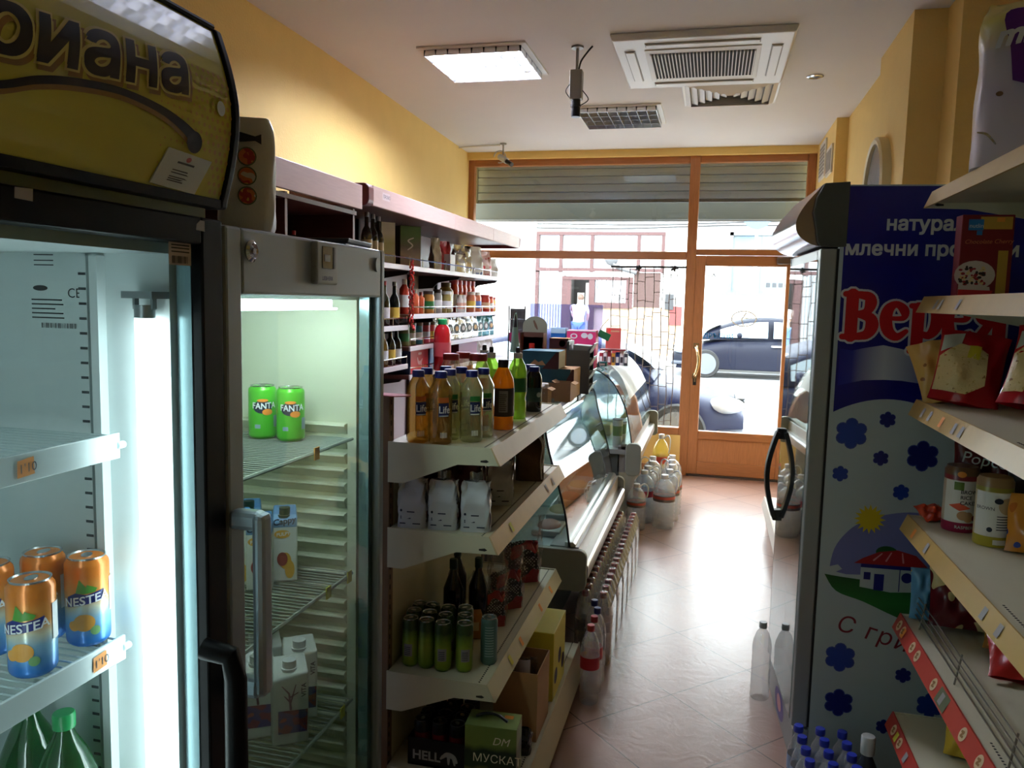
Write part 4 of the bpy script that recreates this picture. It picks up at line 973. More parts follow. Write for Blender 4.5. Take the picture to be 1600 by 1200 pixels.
for x,y,l,s in ((-.89,2.7,'juice jar with a red lid and fruit pieces, left one behind the flavoured waters',1),(-.875,2.8,'juice jar with a red lid standing behind the left juice jar',1),(-.745,2.55,'orange drink bottle with a red lid and lime green label, right of the water bottles',1.06)): put((x,y,Zs), .5, l, scale=s)
# tall orange drink with a black cap
ob = bottle('drink_bottle', 'tall orange drink bottle with a black cap and a dark label on the top deck', 'bottle', [(.036,0),(.0385,.005),(.0385,.15),(.036,.17),(.019,.205),(.016,.21),(.016,.214)], sheer('drink_orange', (250,190,70), (244,166,36), .75, .05, .03), (.0185,.208,.234), mat('cap_black', (20,20,22), .4), [(.045,.14,mat('label_dark', (52,46,44), .45))], None, loc=(-.672,2.6,Zs), rz=.4)
mp = wrap(.0393,0); g = rect(-.018,.012,.06,.132,mp,.001,n=4); pn = part('text_panel', g, mat('label_grey', (140,138,134), .5), ob)
g = G(); [rect(-.016,.009-random.random()*.008,.066+k*.0065,.0685+k*.0065,mp,.0014,g,n=3) for k in range(9)]; part('small_print', g, mat('label_dark', (52,46,44), .45), pn)
# green sports cap drinks
gp = [(.03,0),(.035,.006),(.035,.06),(.031,.075),(.035,.095),(.035,.17),(.03,.195),(.016,.222),(.0145,.226)]
s0 = bottle('sports_bottle', '', 'bottle', gp, sheer('drink_lime', (206,232,140), (170,206,76), .45, .06, .06), (.0165,.222,.242), mat('cap_clear', (205,208,206), .3), [(.1,.15,mat('label_forest', (36,110,50), .45))], 'green sports drink bottles')
g = G(); g.lathe([(.008,.242),(.0085,.255),(.007,.262),(.0005,.263)], 14, cap=False); part('spout', g, mat('cap_black', (20,20,22), .4), s0)
put = placer(s0)
for x,y,l in ((-.682,2.85,'lime green sports drink bottle beside the dark bottles at the deck edge'),(-.775,2.82,'lime green sports drink bottle behind the black-capped orange bottle'),(-.83,2.92,'lime green sports drink bottle farthest left, behind the red-lidded bottles')): put((x,y,Zs), .3, l)
# dark drinks with blue caps
dp_ = [(.029,0),(.032,.005),(.032,.125),(.028,.145),(.02,.158),(.018,.162)]
d0 = bottle('drink_bottle', '', 'bottle', dp_, mat('drink_dark', (24,14,16), .12, spec=.7), (.021,.156,.176), navy, [(.04,.095,mat('label_teal', (40,70,72), .45))], 'dark drinks with blue caps')
mp = wrap(.0328,0); g = disc(.012,.068,.01,mp,lift=.001); part('fruit_print', g, mat('print_pale', (190,196,196), .5), d0)
put = placer(d0)
for x,y,l in ((-.665,3.06,'dark drink bottle with a blue cap nearest the gondola edge'),(-.735,3.07,'dark drink bottle with a blue cap, second from the gondola edge'),(-.7,3.15,'dark drink bottle with a blue cap behind the pair at the gondola edge')): put((x,y,Zs), .5, l)

# pouches
def pouch(name, label, cat, w, d, h, m, group=None, body=.55, seed=1, fin=True, puff=.004):
    t = thing(name, label, cat, (0,0,0), 0, group); rnd = random.Random(seed); ph = [rnd.uniform(0,6) for _ in range(8)]
    def fn(u, v):
        a = 2*PI*u; c, s = math.cos(a), math.sin(a)
        k = max(0, (v-body)/(1-body)); k = k*k*(3-2*k)
        x = math.copysign(abs(c)**.35, c)*w/2*(1-.12*k); y = math.copysign(abs(s)**.4, s)*d/2*(1-k*.97)
        wob = puff*(math.sin(4*a+ph[0]+6*v)+.7*math.sin(9*a+ph[1]-11*v)+.6*math.sin(17*v+ph[2]+3*a))*(.35+1.2*v)
        return (x+wob*c*.6, y+wob*s, v*h+puff*.6*math.sin(5*a+ph[3])*(v>.9))
    g = G(); g.grid(fn, 28, 18); g.add([fn(i/28, 0) for i in range(28)], [list(range(28))], True); g.add([fn(i/28, 1) for i in range(28)], [list(range(28))], True)
    part('bag', g, m, t, sharp=80); return t
kraft = mat('bag_white', (196,198,202), .4, noise=.06, ns=9, bump=.2, bs=24); silv = mat('foil_silver', (190,188,186), .22, .85, bump=.5, bs=30)
def coffee(m, group):
    p = pouch('coffee_bag', '', 'coffee', .09, .062, .15, m, group, body=.5, seed=4)
    mp = lambda x,y,d=0: (x, -.0325-d, y)
    g = strokes([[(-.03,.055,.0035),(-.03,.056,.0035)]], mp, .001)
    for z,a,b in ((.05,-.012,.012),(.035,-.032,-.01),(.03,-.032,.0),(.014,-.034,-.016),(.014,.006,.03)): rect(a,b,z,z+.0035,mp,.0015,g)
    part('print', g, mat('print_navy', (40,46,70), .5), p)
    g = G(); g.grid(lambda u,v: (.0455+.003*math.sin(9*v+3*u)-.004*v, -.026+.05*u*(1-v*.6)+.002*math.sin(14*v), .02+v*.118), 6, 14); part('foil_gusset', g, silv, p, recalc=False)
    g = G(); g.grid(lambda u,v: (.046+.0015, -.03+.018*u, .035+.02*v), 2, 2); part('side_print', g, mat('print_crimson', (120,40,60), .5), p, recalc=False)
    g = G(); g.grid(lambda u,v: (-.02+.04*u, .012*math.sin(u*9), .148+.03*v), 8, 3); part('foil_crest', g, silv, p, recalc=False)
    return p
put = placer(coffee(kraft, 'white coffee bags'))
Zb = .931
for x,y,rz,l in ((-.862,2.27,.1,'white foil coffee bag at the left end beside the gondola post'),(-.768,2.28,.15,'white foil coffee bag in the middle of the front three'),(-.668,2.29,.2,'white foil coffee bag on the right of the front three, nearest the price rail'),(-.68,2.62,.3,'dark grey looking coffee bag standing alone behind the front three')): put((x,y,Zb), rz, l)
put = placer(coffee(mat('bag_burgundy', (70,22,28), .35, bump=.25, bs=26), 'burgundy coffee bags'))
for i,(x,y) in enumerate(((-.85,2.42),(-.74,2.43),(-.85,2.55),(-.77,2.56))): put((x,y,Zb), .2, 'burgundy coffee bag in the shade, %s' % ('behind the left white bag','behind the right white bag','in the back row at the left','in the back row at the right')[i], scale=1.15)
pk = pouch('paper_bag', '', 'bag', .11, .07, .2, mat('bag_brown', (96,72,48), .6, noise=.15, ns=8, bump=.3, bs=20), 'brown bags at the gondola end', body=.6, seed=8)
g = G(); g.tube(curve([(.02,-.03,.19),(.05,-.045,.15),(.045,-.04,.08),(.05,-.04,.01)],5), .003, 5); g.tube(curve([(.03,-.02,.19),(.056,-.03,.14),(.05,-.035,.05)],5), .003, 5); part('string', g, mat('string_white', (215,210,205), .7), pk)
put = placer(pk)
for x,y,l in ((-.665,3.02,'brown bag with white strings standing nearest the price rail on the second level'),(-.79,3.05,'brown bag in the middle at the far end of the second level'),(-.7,3.17,'brown bag farthest back at the end of the second level')): put((x,y,Zb), .15, l)

# slim cans
cm = bands('can_lime', [(0,(40,90,40)),(.18,(130,160,50)),(.55,(150,170,60)),(.72,(120,150,48)),(.9,(60,80,40))], span=(0,.153), noise=.03, ns=40, rough=.28, metal=.3)
c0 = can('drink_can', '', 'can', .0265, .153, cm, 'slim lime green cans'); mp = wrap(.0265,0)
g = rect(-.016,.012,.035,.075,mp,.0006,n=5); pn = part('text_panel', g, mat('label_grey', (140,138,134), .5), c0)
g = G(); [rect(-.013,.006,.04+k*.006,.042+k*.006,mp,.001,g,n=3) for k in range(5)]; part('small_print', g, mat('print_dark', (30,40,60), .5), pn)
put = placer(c0); Zc = .476
cols = (-.872,-.806,-.742,-.694); 
for r_ in range(3):
    for k in range(4):
        x = (-.875,-.822,-.766,-.7)[k]-(.012*r_ if k < 3 else .018*r_); y = (2.29,2.29,2.285,2.3)[k]+r_*.062
        x = max(x, -.89)
        put((x,y,Zc), (.1,2.2,.3,.5)[k]+r_, 'slim lime green can in the %s column from the gondola post, %s row' % (ORD[k], ('front','middle','back')[r_]))
tc_ = can('drink_can', 'slim teal can standing alone at the right of the green cans', 'can', .0268, .152, mat('can_teal', (86,120,112), .3, .3), None, (-.64,2.37,Zc), .3)
mp = wrap(.0268,0); g = G(); [rect(-.014,.014,.03+k*.0085,.0325+k*.0085,mp,.0007,g,n=4) for k in range(12)]; part('small_print', g, mat('print_palegreen', (150,180,172), .5), tc_)
# shiny bags with checks
def checks(name):
    m = mat(name, (30,28,28), .3); n = m.node_tree.nodes; l = m.node_tree.links; b = n['Principled BSDF']
    tc = n.new('ShaderNodeTexCoord'); mpn = n.new('ShaderNodeMapping'); mpn.inputs['Rotation'].default_value = (0,.785,0); l.new(tc.outputs['Object'], mpn.inputs[0])
    vo = n.new('ShaderNodeTexVoronoi'); vo.inputs['Scale'].default_value = 105; vo.inputs['Randomness'].default_value = .25; l.new(mpn.outputs[0], vo.inputs['Vector'])
    lt = n.new('ShaderNodeMath'); lt.operation = 'LESS_THAN'; lt.inputs[1].default_value = .34; l.new(vo.outputs['Distance'], lt.inputs[0])
    m1 = n.new('ShaderNodeMix'); m1.data_type = 'RGBA'; m1.inputs[6].default_value = lin((22,20,20)); m1.inputs[7].default_value = lin((200,196,190)); l.new(lt.outputs[0], m1.inputs[0])
    ns = n.new('ShaderNodeTexNoise'); ns.inputs['Scale'].default_value = 17; ns.inputs['Detail'].default_value = 0; l.new(tc.outputs['Object'], ns.inputs['Vector'])
    g2 = n.new('ShaderNodeMath'); g2.operation = 'GREATER_THAN'; g2.inputs[1].default_value = .54; l.new(ns.outputs[0], g2.inputs[0])
    m2 = n.new('ShaderNodeMix'); m2.data_type = 'RGBA'; m2.inputs[7].default_value = lin((170,28,34)); l.new(g2.outputs[0], m2.inputs[0]); l.new(m1.outputs[2], m2.inputs[6]); l.new(m2.outputs[2], b.inputs['Base Color'])
    return m
film = sheer('bag_film', (244,242,240), (210,205,200), .02, .08, .03, bump=.6, bs=30)
def checkbag(group):
    p = pouch('snack_bag', '', 'snack', .125, .07, .15, checks('bag_checks'), group, body=.7, seed=12, puff=.006)
    q = random.Random(5); 
    def fn(u, v):
        a = 2*PI*u; c, s = math.cos(a), math.sin(a); w_ = .008*(math.sin(5*a+7*v)+.6*math.sin(11*a-13*v))
        k = max(0,(v-.4)/.6); return (math.copysign(abs(c)**.4,c)*.069*(1+.1*k)+w_*c*(.3+v), math.copysign(abs(s)**.5,s)*.041*(1-.9*k)+w_*s*(.3+v), .002+v*.25)
    g = G(); g.grid(fn, 36, 20); part('clear_film', g, film, p, sharp=80); return p
put = placer(checkbag('checked snack bags'))
for x,y,rz,s,l in ((-.715,2.66,.5,.8,'black and white checked snack bag in clear film, nearest the teal can'),(-.705,2.84,.6,.92,'black and white checked snack bag in the middle, taller with a loose film top'),(-.715,3.14,.5,1.08,'largest checked snack bag with red patches at the far end of the third level')): put((x,y,Zc), rz, l, scale=s)
g0 = bottle('dark_bottle', '', 'bottle', [(.03,0),(.034,.005),(.034,.15),(.02,.19),(.012,.21),(.012,.24)], mat('glass_black', (16,18,16), .12), (.014,.22,.255), mat('cap_darkgreen', (24,58,46), .4), (), 'dark bottles in the shade')
put = placer(g0)
for x,y,l in ((-.83,2.58,'dark bottle standing in shade behind the slim cans, left one'),(-.75,2.62,'dark bottle standing in shade behind the slim cans, right one'),(-.86,2.72,'dark bottle farthest back on the third level')): put((x,y,Zc), 0, l)
g = G(); g.box(-.03,.03,-.02,.02,0,.09); t = thing('spice_box', 'small orange box leaning before the dark bottles on the third level', 'box', (-.745,2.54,Zc), .4); part('box', g, mat('box_orange', (176,116,44), .5), t, bev=.002); g = rect(-.02,.02,.03,.06,flat((0,-.0205,0),(1,0,0),(0,0,1))); part('label', g, mat('label_cream', (210,190,150), .5), t)

# base level
Zd = .166
def crate_cans():
    t = thing('can_crate', 'black shrink-wrapped tray of energy drink cans on the bottom level', 'can tray', (-.77,2.36,Zd))
    g = G(); g.box(-.095,.095,-.11,.11,0,.008); g.box(-.095,.095,-.11,-.106,0,.09); g.box(-.095,-.091,-.11,.11,0,.09); g.box(.091,.095,-.11,.11,0,.09); g.box(-.095,.095,.106,.11,0,.09); part('tray', g, mat('tray_black', (24,24,24), .4), t)
    mp = flat((0,-.1105,0),(1,0,0),(0,0,1)); text('HELL', .042, flat((-.08,-.1105,.022),(1,0,0),(0,0,1)), mat('print_grey', (170,170,168), .5), t, bold=.03)
    g = strokes([curve([(.02,.04,.004),(.035,.05,.008),(.055,.045,.008),(.065,.03,.005)],4),[(.04,.045,.006),(.04,.02,.003)],[(.055,.042,.005),(.06,.02,.003)],[(.022,.042,.006),(.014,.034,.003)]], mp); part('emblem', g, mat('print_grey', (170,170,168), .5), t)
crate_cans()
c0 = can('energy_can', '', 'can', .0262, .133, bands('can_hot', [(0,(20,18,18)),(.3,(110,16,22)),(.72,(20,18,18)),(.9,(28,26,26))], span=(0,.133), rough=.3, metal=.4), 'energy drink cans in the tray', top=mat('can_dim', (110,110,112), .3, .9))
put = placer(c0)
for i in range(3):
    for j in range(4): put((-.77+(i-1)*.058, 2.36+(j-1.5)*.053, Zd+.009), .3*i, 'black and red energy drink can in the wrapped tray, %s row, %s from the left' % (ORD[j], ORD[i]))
t = thing('wine_box', 'green and dark boxed wine with a carry handle and an orange price sticker', 'box', (-.59,2.262,Zd), .06)
g = G(); g.box(-.08,.08,-.047,.047,0,.182); part('box', g, bands('wine_art', [(0,(60,70,34)),(.35,(120,130,60)),(.45,(44,60,30)),(.7,(30,44,26)),(.85,(110,130,60))], span=(0,.182), noise=.06, ns=14, rough=.4), t, bev=.002)
g = rect(-.08,.08,-.047,.047,flat((0,0,.182),(1,0,0),(0,1,0))); part('top_panel', g, mat('box_green', (136,156,90), .45), t)
g = G(); g.tube(curve([(-.055,.005,.184),(-.03,.0,.198),(.01,-.003,.2),(.045,-.012,.186)],6), .0045, 6); part('carry_handle', g, mat('cap_black', (20,20,22), .4), t)
g = rect(.03,.058,.01,.03,flat((0,0,.1825),(1,0,0),(0,1,0)),.001); part('price_sticker', g, tg1, t)
text('МУСКАТ', .036, flat((-.055,-.0475,.07),(1,0,0),(0,0,1)), mat('print_cream', (226,220,190), .5), t); text('DM', .034, flat((.005,-.0475,.128),(1,0,0),(0,0,1)), mat('print_cream', (226,220,190), .5), t, shear=.3)
def cardbox(name, label, w, d, h, loc, rz, m, bag=False, **k):
    t = thing(name, label, 'box', loc, rz, k.get('group'))
    a, b = w/2, d/2; g = G(); e = .004
    g.box(-a,a,-b,b,0,e); g.box(-a,a,-b,-b+e,e,h); g.box(-a,a,b-e,b,e,h); g.box(-a,-a+e,-b+e,b-e,e,h); g.box(a-e,a,-b+e,b-e,e,h)
    part('carton', g, m, t)
    if k.get('flaps', 1):
        g = G(); g.add([(a,-b,h),(a,b,h),(a+w*.28,b*.95,h-w*.12),(a+w*.28,-b*.95,h-w*.12)],[(0,1,2,3)]); g.add([(-a,-b,h),(-a,b,h),(-a-w*.2,b*.95,h+w*.1),(-a-w*.2,-b*.95,h+w*.1)],[(0,1,2,3)]); f = part('flap', g, m, t); md = f.modifiers.new('thick','SOLIDIFY'); md.thickness = .003
    return t
cb = mat('cardboard', (176,134,88), .8, noise=.08, ns=10)
cardbox('cardboard_box', 'tall open brown cardboard box on the bottom level holding a plastic bag', .15, .2, .235, (-.575,2.58,Zd), 0, cb, flaps=0)
t = pouch('plastic_bag', 'clear plastic bag with a printed tag bunched in the tall brown box', 'bag', .09, .12, .235, film, None, body=.4, seed=31, puff=.009); t.location = (-.575,2.58,Zd+.006)
g = G(); g.grid(lambda u,v: (-.01+.05*u, -.06-.012*math.sin(3*u), .2+.06*v), 4, 3); part('tag', g, mat('tag_pinkgrey', (186,164,160), .6), t)
t = thing('yellow_box', 'yellow carton with a dark printed side behind the tall brown box', 'box', (-.56,2.88,Zd)); g = G(); g.box(-.06,.06,-.12,.12,0,.26); part('box', g, mat('box_yellow', (214,206,70), .5), t, bev=.003)
g = G(); [disc(-.07+.07*k,.08+.05*(k%2),.03,flat((.0605,0,0),(0,1,0),(0,0,1)),g=g) for k in range(3)]; part('side_print', g, mat('print_dark', (30,40,60), .5), t)
t = pouch('foil_pack', 'small black foil pack lying in front of the brown box on the bottom level', 'pack', .08, .06, .08, mat('foil_black', (30,30,32), .25, bump=.4, bs=40), None, body=.6, seed=3); t.location = (-.545,2.42,Zd)
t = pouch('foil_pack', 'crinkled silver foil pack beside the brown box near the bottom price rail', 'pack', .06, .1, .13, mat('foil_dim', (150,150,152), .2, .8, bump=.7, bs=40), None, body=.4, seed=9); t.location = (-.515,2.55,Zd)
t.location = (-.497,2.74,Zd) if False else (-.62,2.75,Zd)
# ---------------------------------------------------------------- glass deli counters
alu = mat('aluminium', (206,206,204), .28, .85); plast = mat('end_cap_grey', (146,150,136), .5); plastd = mat('end_cap_dark', (84,88,82), .45)
dglass = sheer('deli_glass', (244,250,248), (220,232,230), .02, .015, .12); gask = mat('gasket_black', (24,24,24), .5); steel = mat('deck_steel', (200,204,206), .35, .6)
inn = mat('deli_liner', (226,228,226), .5)
def rounded(x0, x1, z0, z1, r, n=5):
    out = []
    for cx, cz, a0 in ((x1-r,z1-r,0),(x0+r,z1-r,90),(x0+r,z0+r,180),(x1-r,z0+r,270)):
        for i in range(n+1):
            a = rad(a0+90*i/n); out.append((cx+r*math.cos(a), cz+r*math.sin(a)))
    return out
def deli(label, y0, y1, gp, railz, railx, capx, capz, top):
    t = thing('deli_counter', label, 'display counter', (-.85,(y0+y1)/2,0), 0, world=True)
    zb = railz-.02; xf = gp[-1][0]-.01
    g = G(); g.box(-1.2,xf-.07,y0+.02,y1-.02,.1,zb); part('base_cabinet', g, plastd, t)
    g = G(); g.box(-1.15,xf-.12,y0+.05,y1-.05,0,.1); part('plinth', g, gask, t)
    g = G(); g.box(-1.2,xf,y0+.015,y1-.015,zb,zb+.03); part('display_deck', g, steel, t)
    g = G(); g.box(-1.2,-1.17,y0+.015,y1-.015,zb,top); part('rear_panel', g, inn, t)
    g = G(); g.box(-1.2,-.93,y0+.01,y1-.01,top-.022,top); part('worktop', g, steel, t, bev=.004)
    g = G(); g.sheet(curve(gp,5), 'xz', y0+.012, y1-.012, .006); gl = part('front_glass', g, dglass, t, sharp=60)
    g = G(); g.box(-.93,gp[0][0]-.03,y0+.012,y1-.012,top-.008,top); part('top_glass', g, dglass, t)
    for y in (y0+.008, y1-.014):
        g = G(); P = curve(gp,5); g.prism(P+[(-1.17,zb+.02),(-1.17,top-.02)], 'xz', y, y+.006); part('end_glass', g, sheer('deli_end_glass', (248,253,252), (200,230,230), .05, .02, .03), t)
        g = G(); g.tube([(x,y+.003,z) for x,z in P], .005, 6); part('glass_gasket', g, gask, gl)
    g = G(); x, z = gp[0]; g.box(x-.03,x+.012,y0+.02,y1-.02,z-.006,z+.016); part('glass_rail', g, alu, t, bev=.004)
    g = G()
    for y in (y0+.25, (y0+y1)/2+.2, y1-.25): g.box(x-.035,x+.018,y-.05,y+.05,z-.012,z+.02)
    part('glass_clamp', g, mat('clamp_dark', (60,60,62), .35, .4), t, bev=.004)
    g = G()
    for (a, b, c) in ((railz+.0, railx-.06, .05), (railz-.12, railx, .075)):
        g.prism([(b-.05,a),(b-.01,a+.0),(b,a+.012),(b,a+c-.01),(b-.012,a+c),(b-.05,a+c)], 'xz', y0+.02, y1-.02)
    part('bumper_rail', g, alu, t, bev=.003)
    g = G(); g.box(xf-.08,railx-.045,y0+.02,y1-.02,railz-.14,railz+.03); part('front_panel', g, mat('panel_aluminium', (176,172,168), .35, .6), t)
    for y in (y0-.012, y1-.022):
        g = G(); g.prism(rounded(-.95 if y < 3.5 else capx-.1, capx, capz[0], capz[1], .035), 'xz', y, y+.034); part('end_cap', g, plast, t, bev=.004)
    g = G(); g.box(-1.1,xf-.1,y0+.1,y1-.1,zb+.2,zb+.212); part('glass_shelf', g, sheer('shelf_glass', (225,240,236), (170,210,205), .08, .02, .05), t)
    return t
deli('nearer glass deli counter with a flat sloping front, right after the beige gondola', 3.46, 5.06, [(-.72,1.085),(-.7,1.06),(-.675,.95),(-.628,.8),(-.595,.677),(-.572,.53)], .50, -.485, -.49, (.335,.525), 1.1)
deli('farther deli counter with a taller curved glass front by the shop window', 5.21, 6.92, [(-.76,1.19),(-.7,1.178),(-.63,1.13),(-.575,1.06),(-.515,.93),(-.485,.80),(-.468,.70)], .655, -.43, -.405, (.50,.715), 1.19)
# food tubs and packs inside
def tub(label, x, y, z, r, h, m, lidm):
    t = thing('food_tub', label, 'food tub', (x,y,z), 0, 'tubs in the deli counters')
    g = G(); g.lathe([(r*.85,0),(r,h*.97)], 18); part('tub', g, m, t); g = G(); g.lathe([(r*1.05,h*.95),(r*1.05,h),(r*.2,h+.004)], 18); part('lid', g, lidm, t)
for i,(x,y) in enumerate(((-.575,5.32),(-.56,5.42),(-.6,5.54))): tub('small white and green food tub behind the curved glass, %s from the near end' % ORD[i], x,y,.667,.035,.19-.03*i, bands('tub_print',[(0,(225,226,220)),(.4,(120,150,70)),(.75,(225,226,220))],span=(0,.19)), mat('lid_grey', (150,154,160), .4))
for i,y in enumerate((3.75,4.05,4.35,4.65)):
    t = thing('meat_pack', 'flat pale food pack on the near deli deck, %s from the near end' % ORD[i], 'food pack', (-.72,y,.512), .1*i, 'packs in the deli counters')
    g = G(); g.box(-.07,.07,-.1,.1,0,.03); part('tray', g, mat('pack_white', (220,214,208), .5), t, bev=.008); g = G(); g.ball((0,0,.03), .09, 14, 8, .65, .9, .28); part('food', g, mat(('food_pink','food_cream')[i%2], ((206,140,130),(226,206,160))[i%2], .5), t)
for i,y in enumerate((5.8,6.1,6.4,6.7)):
    t = thing('cheese_block', 'pale wrapped cheese block in the far deli counter, %s from the near end' % ORD[i], 'cheese', (-.75,y,.667), .2*i, 'cheese in the deli counter'); g = G(); g.box(-.08,.08,-.07,.07,0,.08); part('block', g, mat('cheese', (230,214,150), .5), t, bev=.01); g = rect(-.04,.04,-.03,.03,flat((0,0,.081),(1,0,0),(0,1,0))); part('label', g, mat('label_white', (228,228,224), .5), t)
# boxes and displays standing on the counters
T1 = 1.101
kr = mat('box_kraft', (170,136,100), .7, noise=.08, ns=12)
cardbox('cardboard_box', 'small brown box with crumpled paper on the near deli top, left of its pair', .08,.1,.085,(-.83,4.02,T1),0,kr,group='small boxes on the deli counter')
cardbox('cardboard_box', 'small brown box with raised flaps on the near deli top, right of its pair', .085,.12,.1,(-.745,4.2,T1),0,kr,group='small boxes on the deli counter')
g = pillow(.06,.08,.05,.012,6); g.xform(lambda x,y,z:(x-.83,y+4.02,z+T1+.055)); solo('crumpled_paper', g, mat('paper_grey', (176,172,166), .7, bump=.4, bs=40), 'crumpled grey paper sticking out of the left small brown box', 'paper')
def dispbox(name, label, x0,x1,y0,y1,z0,z1, m, sm, prints=(), cat='box'):
    t = thing(name, label, cat, ((x0+x1)/2,(y0+y1)/2,z0), 0); a, b, h = (x1-x0)/2, (y1-y0)/2, z1-z0
    g = G(); g.box(-a,a,-b,b,0,h); part('box', g, m, t, bev=.002)
    g = rect(-b+.003,b-.003,.003,h-.003,flat((a,0,0),(0,1,0),(0,0,1)),.0008); part('side_panel', g, sm, t)
    mp = flat((0,-b,0),(1,0,0),(0,0,1))
    for f, mm in prints: part('print', f(mp, a, h), mm, t)
    return t
tealm = mat('box_teal', (30,92,110), .45); dred = mat('box_darkred', (70,20,24), .45)
dispbox('display_carton', 'flat teal carton lying above the small brown boxes on the near deli top', -.9,-.71,4.28,4.5,T1,1.262, mat('box_kraft', (170,136,100), .7), kr, ((lambda mp,a,h: rect(-a,a*.8,.085,h,mp),tealm),(lambda mp,a,h: shape([(a*.5,h*.55),(a,h*.55),(a,h),(a*.9,h)],mp,.001),dred)))
dispbox('display_carton', 'teal and dark red open carton stacked on the flat teal one', -.985,-.785,4.22,4.42,1.264,1.36, tealm, mat('card_white', (200,208,206), .6), ((lambda mp,a,h: shape([(a*.1,0),(a,0),(a,h*.95),(a*.85,h*.95)],mp,.001),dred),(lambda mp,a,h: shape([(-a*.6,.02),(-a*.3,.05),(-a*.1,.035),(.01,.045),(.03,.02)],mp,.0014),mat('print_tan',(190,150,110),.5))))
dispbox('chocolate_box', 'orange and brown carton standing behind the grey leaflet rack', -.93,-.815,4.68,4.79,T1,1.41, mat('box_orangebrown', (190,128,70), .5), mat('box_maroon', (110,36,34), .5), ((lambda mp,a,h: rect(-a,a,h-.06,h,mp),dred),(lambda mp,a,h: disc(.02,h-.03,.02,mp),mat('print_cream', (226,220,190), .5)),(lambda mp,a,h: disc(.03,h-.11,.012,mp),dred)))
t = thing('leaflet_rack', 'stepped grey plastic rack of four trays on the near deli top', 'rack', (-.716,4.63,T1))
pg = mat('rack_grey', (128,132,132), .3)
for k in range(4):
    z = .005+k*.075; g = G(); o = -.012*k
    g.prism([(-.07+o*0,z),(.04,z+.0),(.075,z+.06),(.071,z+.063),(.036,z+.005),(-.07,z+.005)], 'xz', -.08, .08); part('tray', g, pg, t)
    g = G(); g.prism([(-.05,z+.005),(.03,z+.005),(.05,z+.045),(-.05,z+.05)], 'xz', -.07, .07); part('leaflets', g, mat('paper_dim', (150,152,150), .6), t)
g = G(); g.box(-.085,-.07,-.085,.085,0,.3); g.box(-.07,.05,-.085,-.08,0,.25); g.box(-.07,.05,.08,.085,0,.25); part('frame', g, mat('rack_darkgrey', (90,94,95), .35), t)
# arch-topped display
t = thing('counter_display', 'arched cardboard display with a pale rounded top and dark shelves', 'display stand', (-1.075,4.93,T1)) 
g = G(); arc = [(.078*math.cos(PI*i/14), .37+.06*math.sin(PI*i/14)) for i in range(15)]; g.prism([(.078,.22),(.078,.37)]+arc[1:-1]+[(-.078,.37),(-.078,.22)], 'xz', 0, .006); part('header', g, mat('header_sage', (150,158,138), .6), t)
g = strokes([[(-.006,.40,.006),(.006,.37,.008),(.016,.35,.004)]], flat((0,0,0),(1,0,0),(0,0,1))); part('brown_print', g, mat('print_brown', (110,84,64), .5), t)
g = G(); g.box(-.076,.076,-.09,.006,.0,.02); g.box(-.076,.076,-.09,.006,.2,.215); g.box(-.076,-.07,-.09,.006,0,.33); g.box(.07,.076,-.09,.006,0,.33); g.box(-.076,.076,0,.004,0,.33); g.box(-.07,.07,-.004,0,.3,.33); part('shelves', g, mat('display_brown', (94,62,48), .6), t)
g = G(); g.cyl(-.01,-.03,.215,.26,.018,14); part('red_cup', g, mat('cup_red', (200,50,40), .4), t); g = G(); g.box(-.06,.06,-.07,-.02,.02,.15); part('packets', g, mat('packet_dark', (50,56,50), .5), t)
# dark wire rack and hanging mask
t = thing('wire_display', 'tall dark wire display rack on the counter before the window', 'display stand', (-1.27,5.25,T1+.09))
g = G()
for x in (-.055,.055): g.tube([(x,0,0),(x,0,.4)], .005, 6)
for k in range(6): g.tube([(-.055,0,.03+k*.07),(.055,0,.03+k*.07)], .003, 6)
part('frame', g, gask, t); g = G(); g.box(-.05,.05,.01,.03,.15,.38); part('backing', g, mat('backing_dark', (64,62,60), .6), t)
g = G(); [g.box(-.045+k*.032,-.02+k*.032,-.02,.005,.16,.22) for k in range(3)]; part('packets', g, mat('packet_magenta', (130,30,70), .5), t)
g = G(); g.grid(lambda u,v: (-.03+.06*u*(.55+.45*v)+.012*(1-v), -.012*math.sin(PI*u)*1.5, .15*(1-v)), 8, 8); t = thing('face_mask', 'pale green face mask hanging by its loops from the dark rack', 'mask', (-1.125,4.62,1.32)); part('cloth', g, mat('mask_green', (150,190,172), .8), t)
g = G(); g.tube(curve([(-.015,0,.15),(-.01,-.002,.2),(0,0,.235),(.008,-.002,.2),(.012,0,.15)],5), .0025, 5); part('loop', g, mat('mask_green', (150,190,172), .8), t)
g = G(); g.tube([(-1.125,4.625,T1),(-1.125,4.625,1.56)], .005, 6); g.cyl(-1.125,4.625,T1,T1+.01,.04,16); solo('hook_stand', g, gask, 'thin dark post holding the green face mask on the counter', 'stand')
# far counter goods
T2 = 1.191
pink = mat('box_pink', (226,60,120), .4); white_ = mat('box_white', (232,230,232), .45); blu = mat('box_blue', (24,90,160), .45)
dispbox('sweets_box', 'bright pink sweets box with white rounded emblems before the window', -.935,-.74,5.3,5.4,T2,1.44, pink, pink, ((lambda mp,a,h: strokes([[( -.05+.02*math.cos(q*PI/8), h-.04+.014*math.sin(q*PI/8), .004) for q in range(17)]],mp),white_),(lambda mp,a,h: disc(.02,h-.035,.022,mp,.018),white_),(lambda mp,a,h: disc(.06,h-.04,.018,mp,.02),white_),(lambda mp,a,h: rect(-a,a,h-.008,h,mp,.001),white_)))
dispbox('sweets_box', 'blue box with a pale top band left of the pink sweets box', -1.045,-.945,5.3,5.4,T2,1.45, blu, blu, ((lambda mp,a,h: rect(-a,a,h-.035,h,mp),mat('band_paleblue', (170,200,220), .5)),))
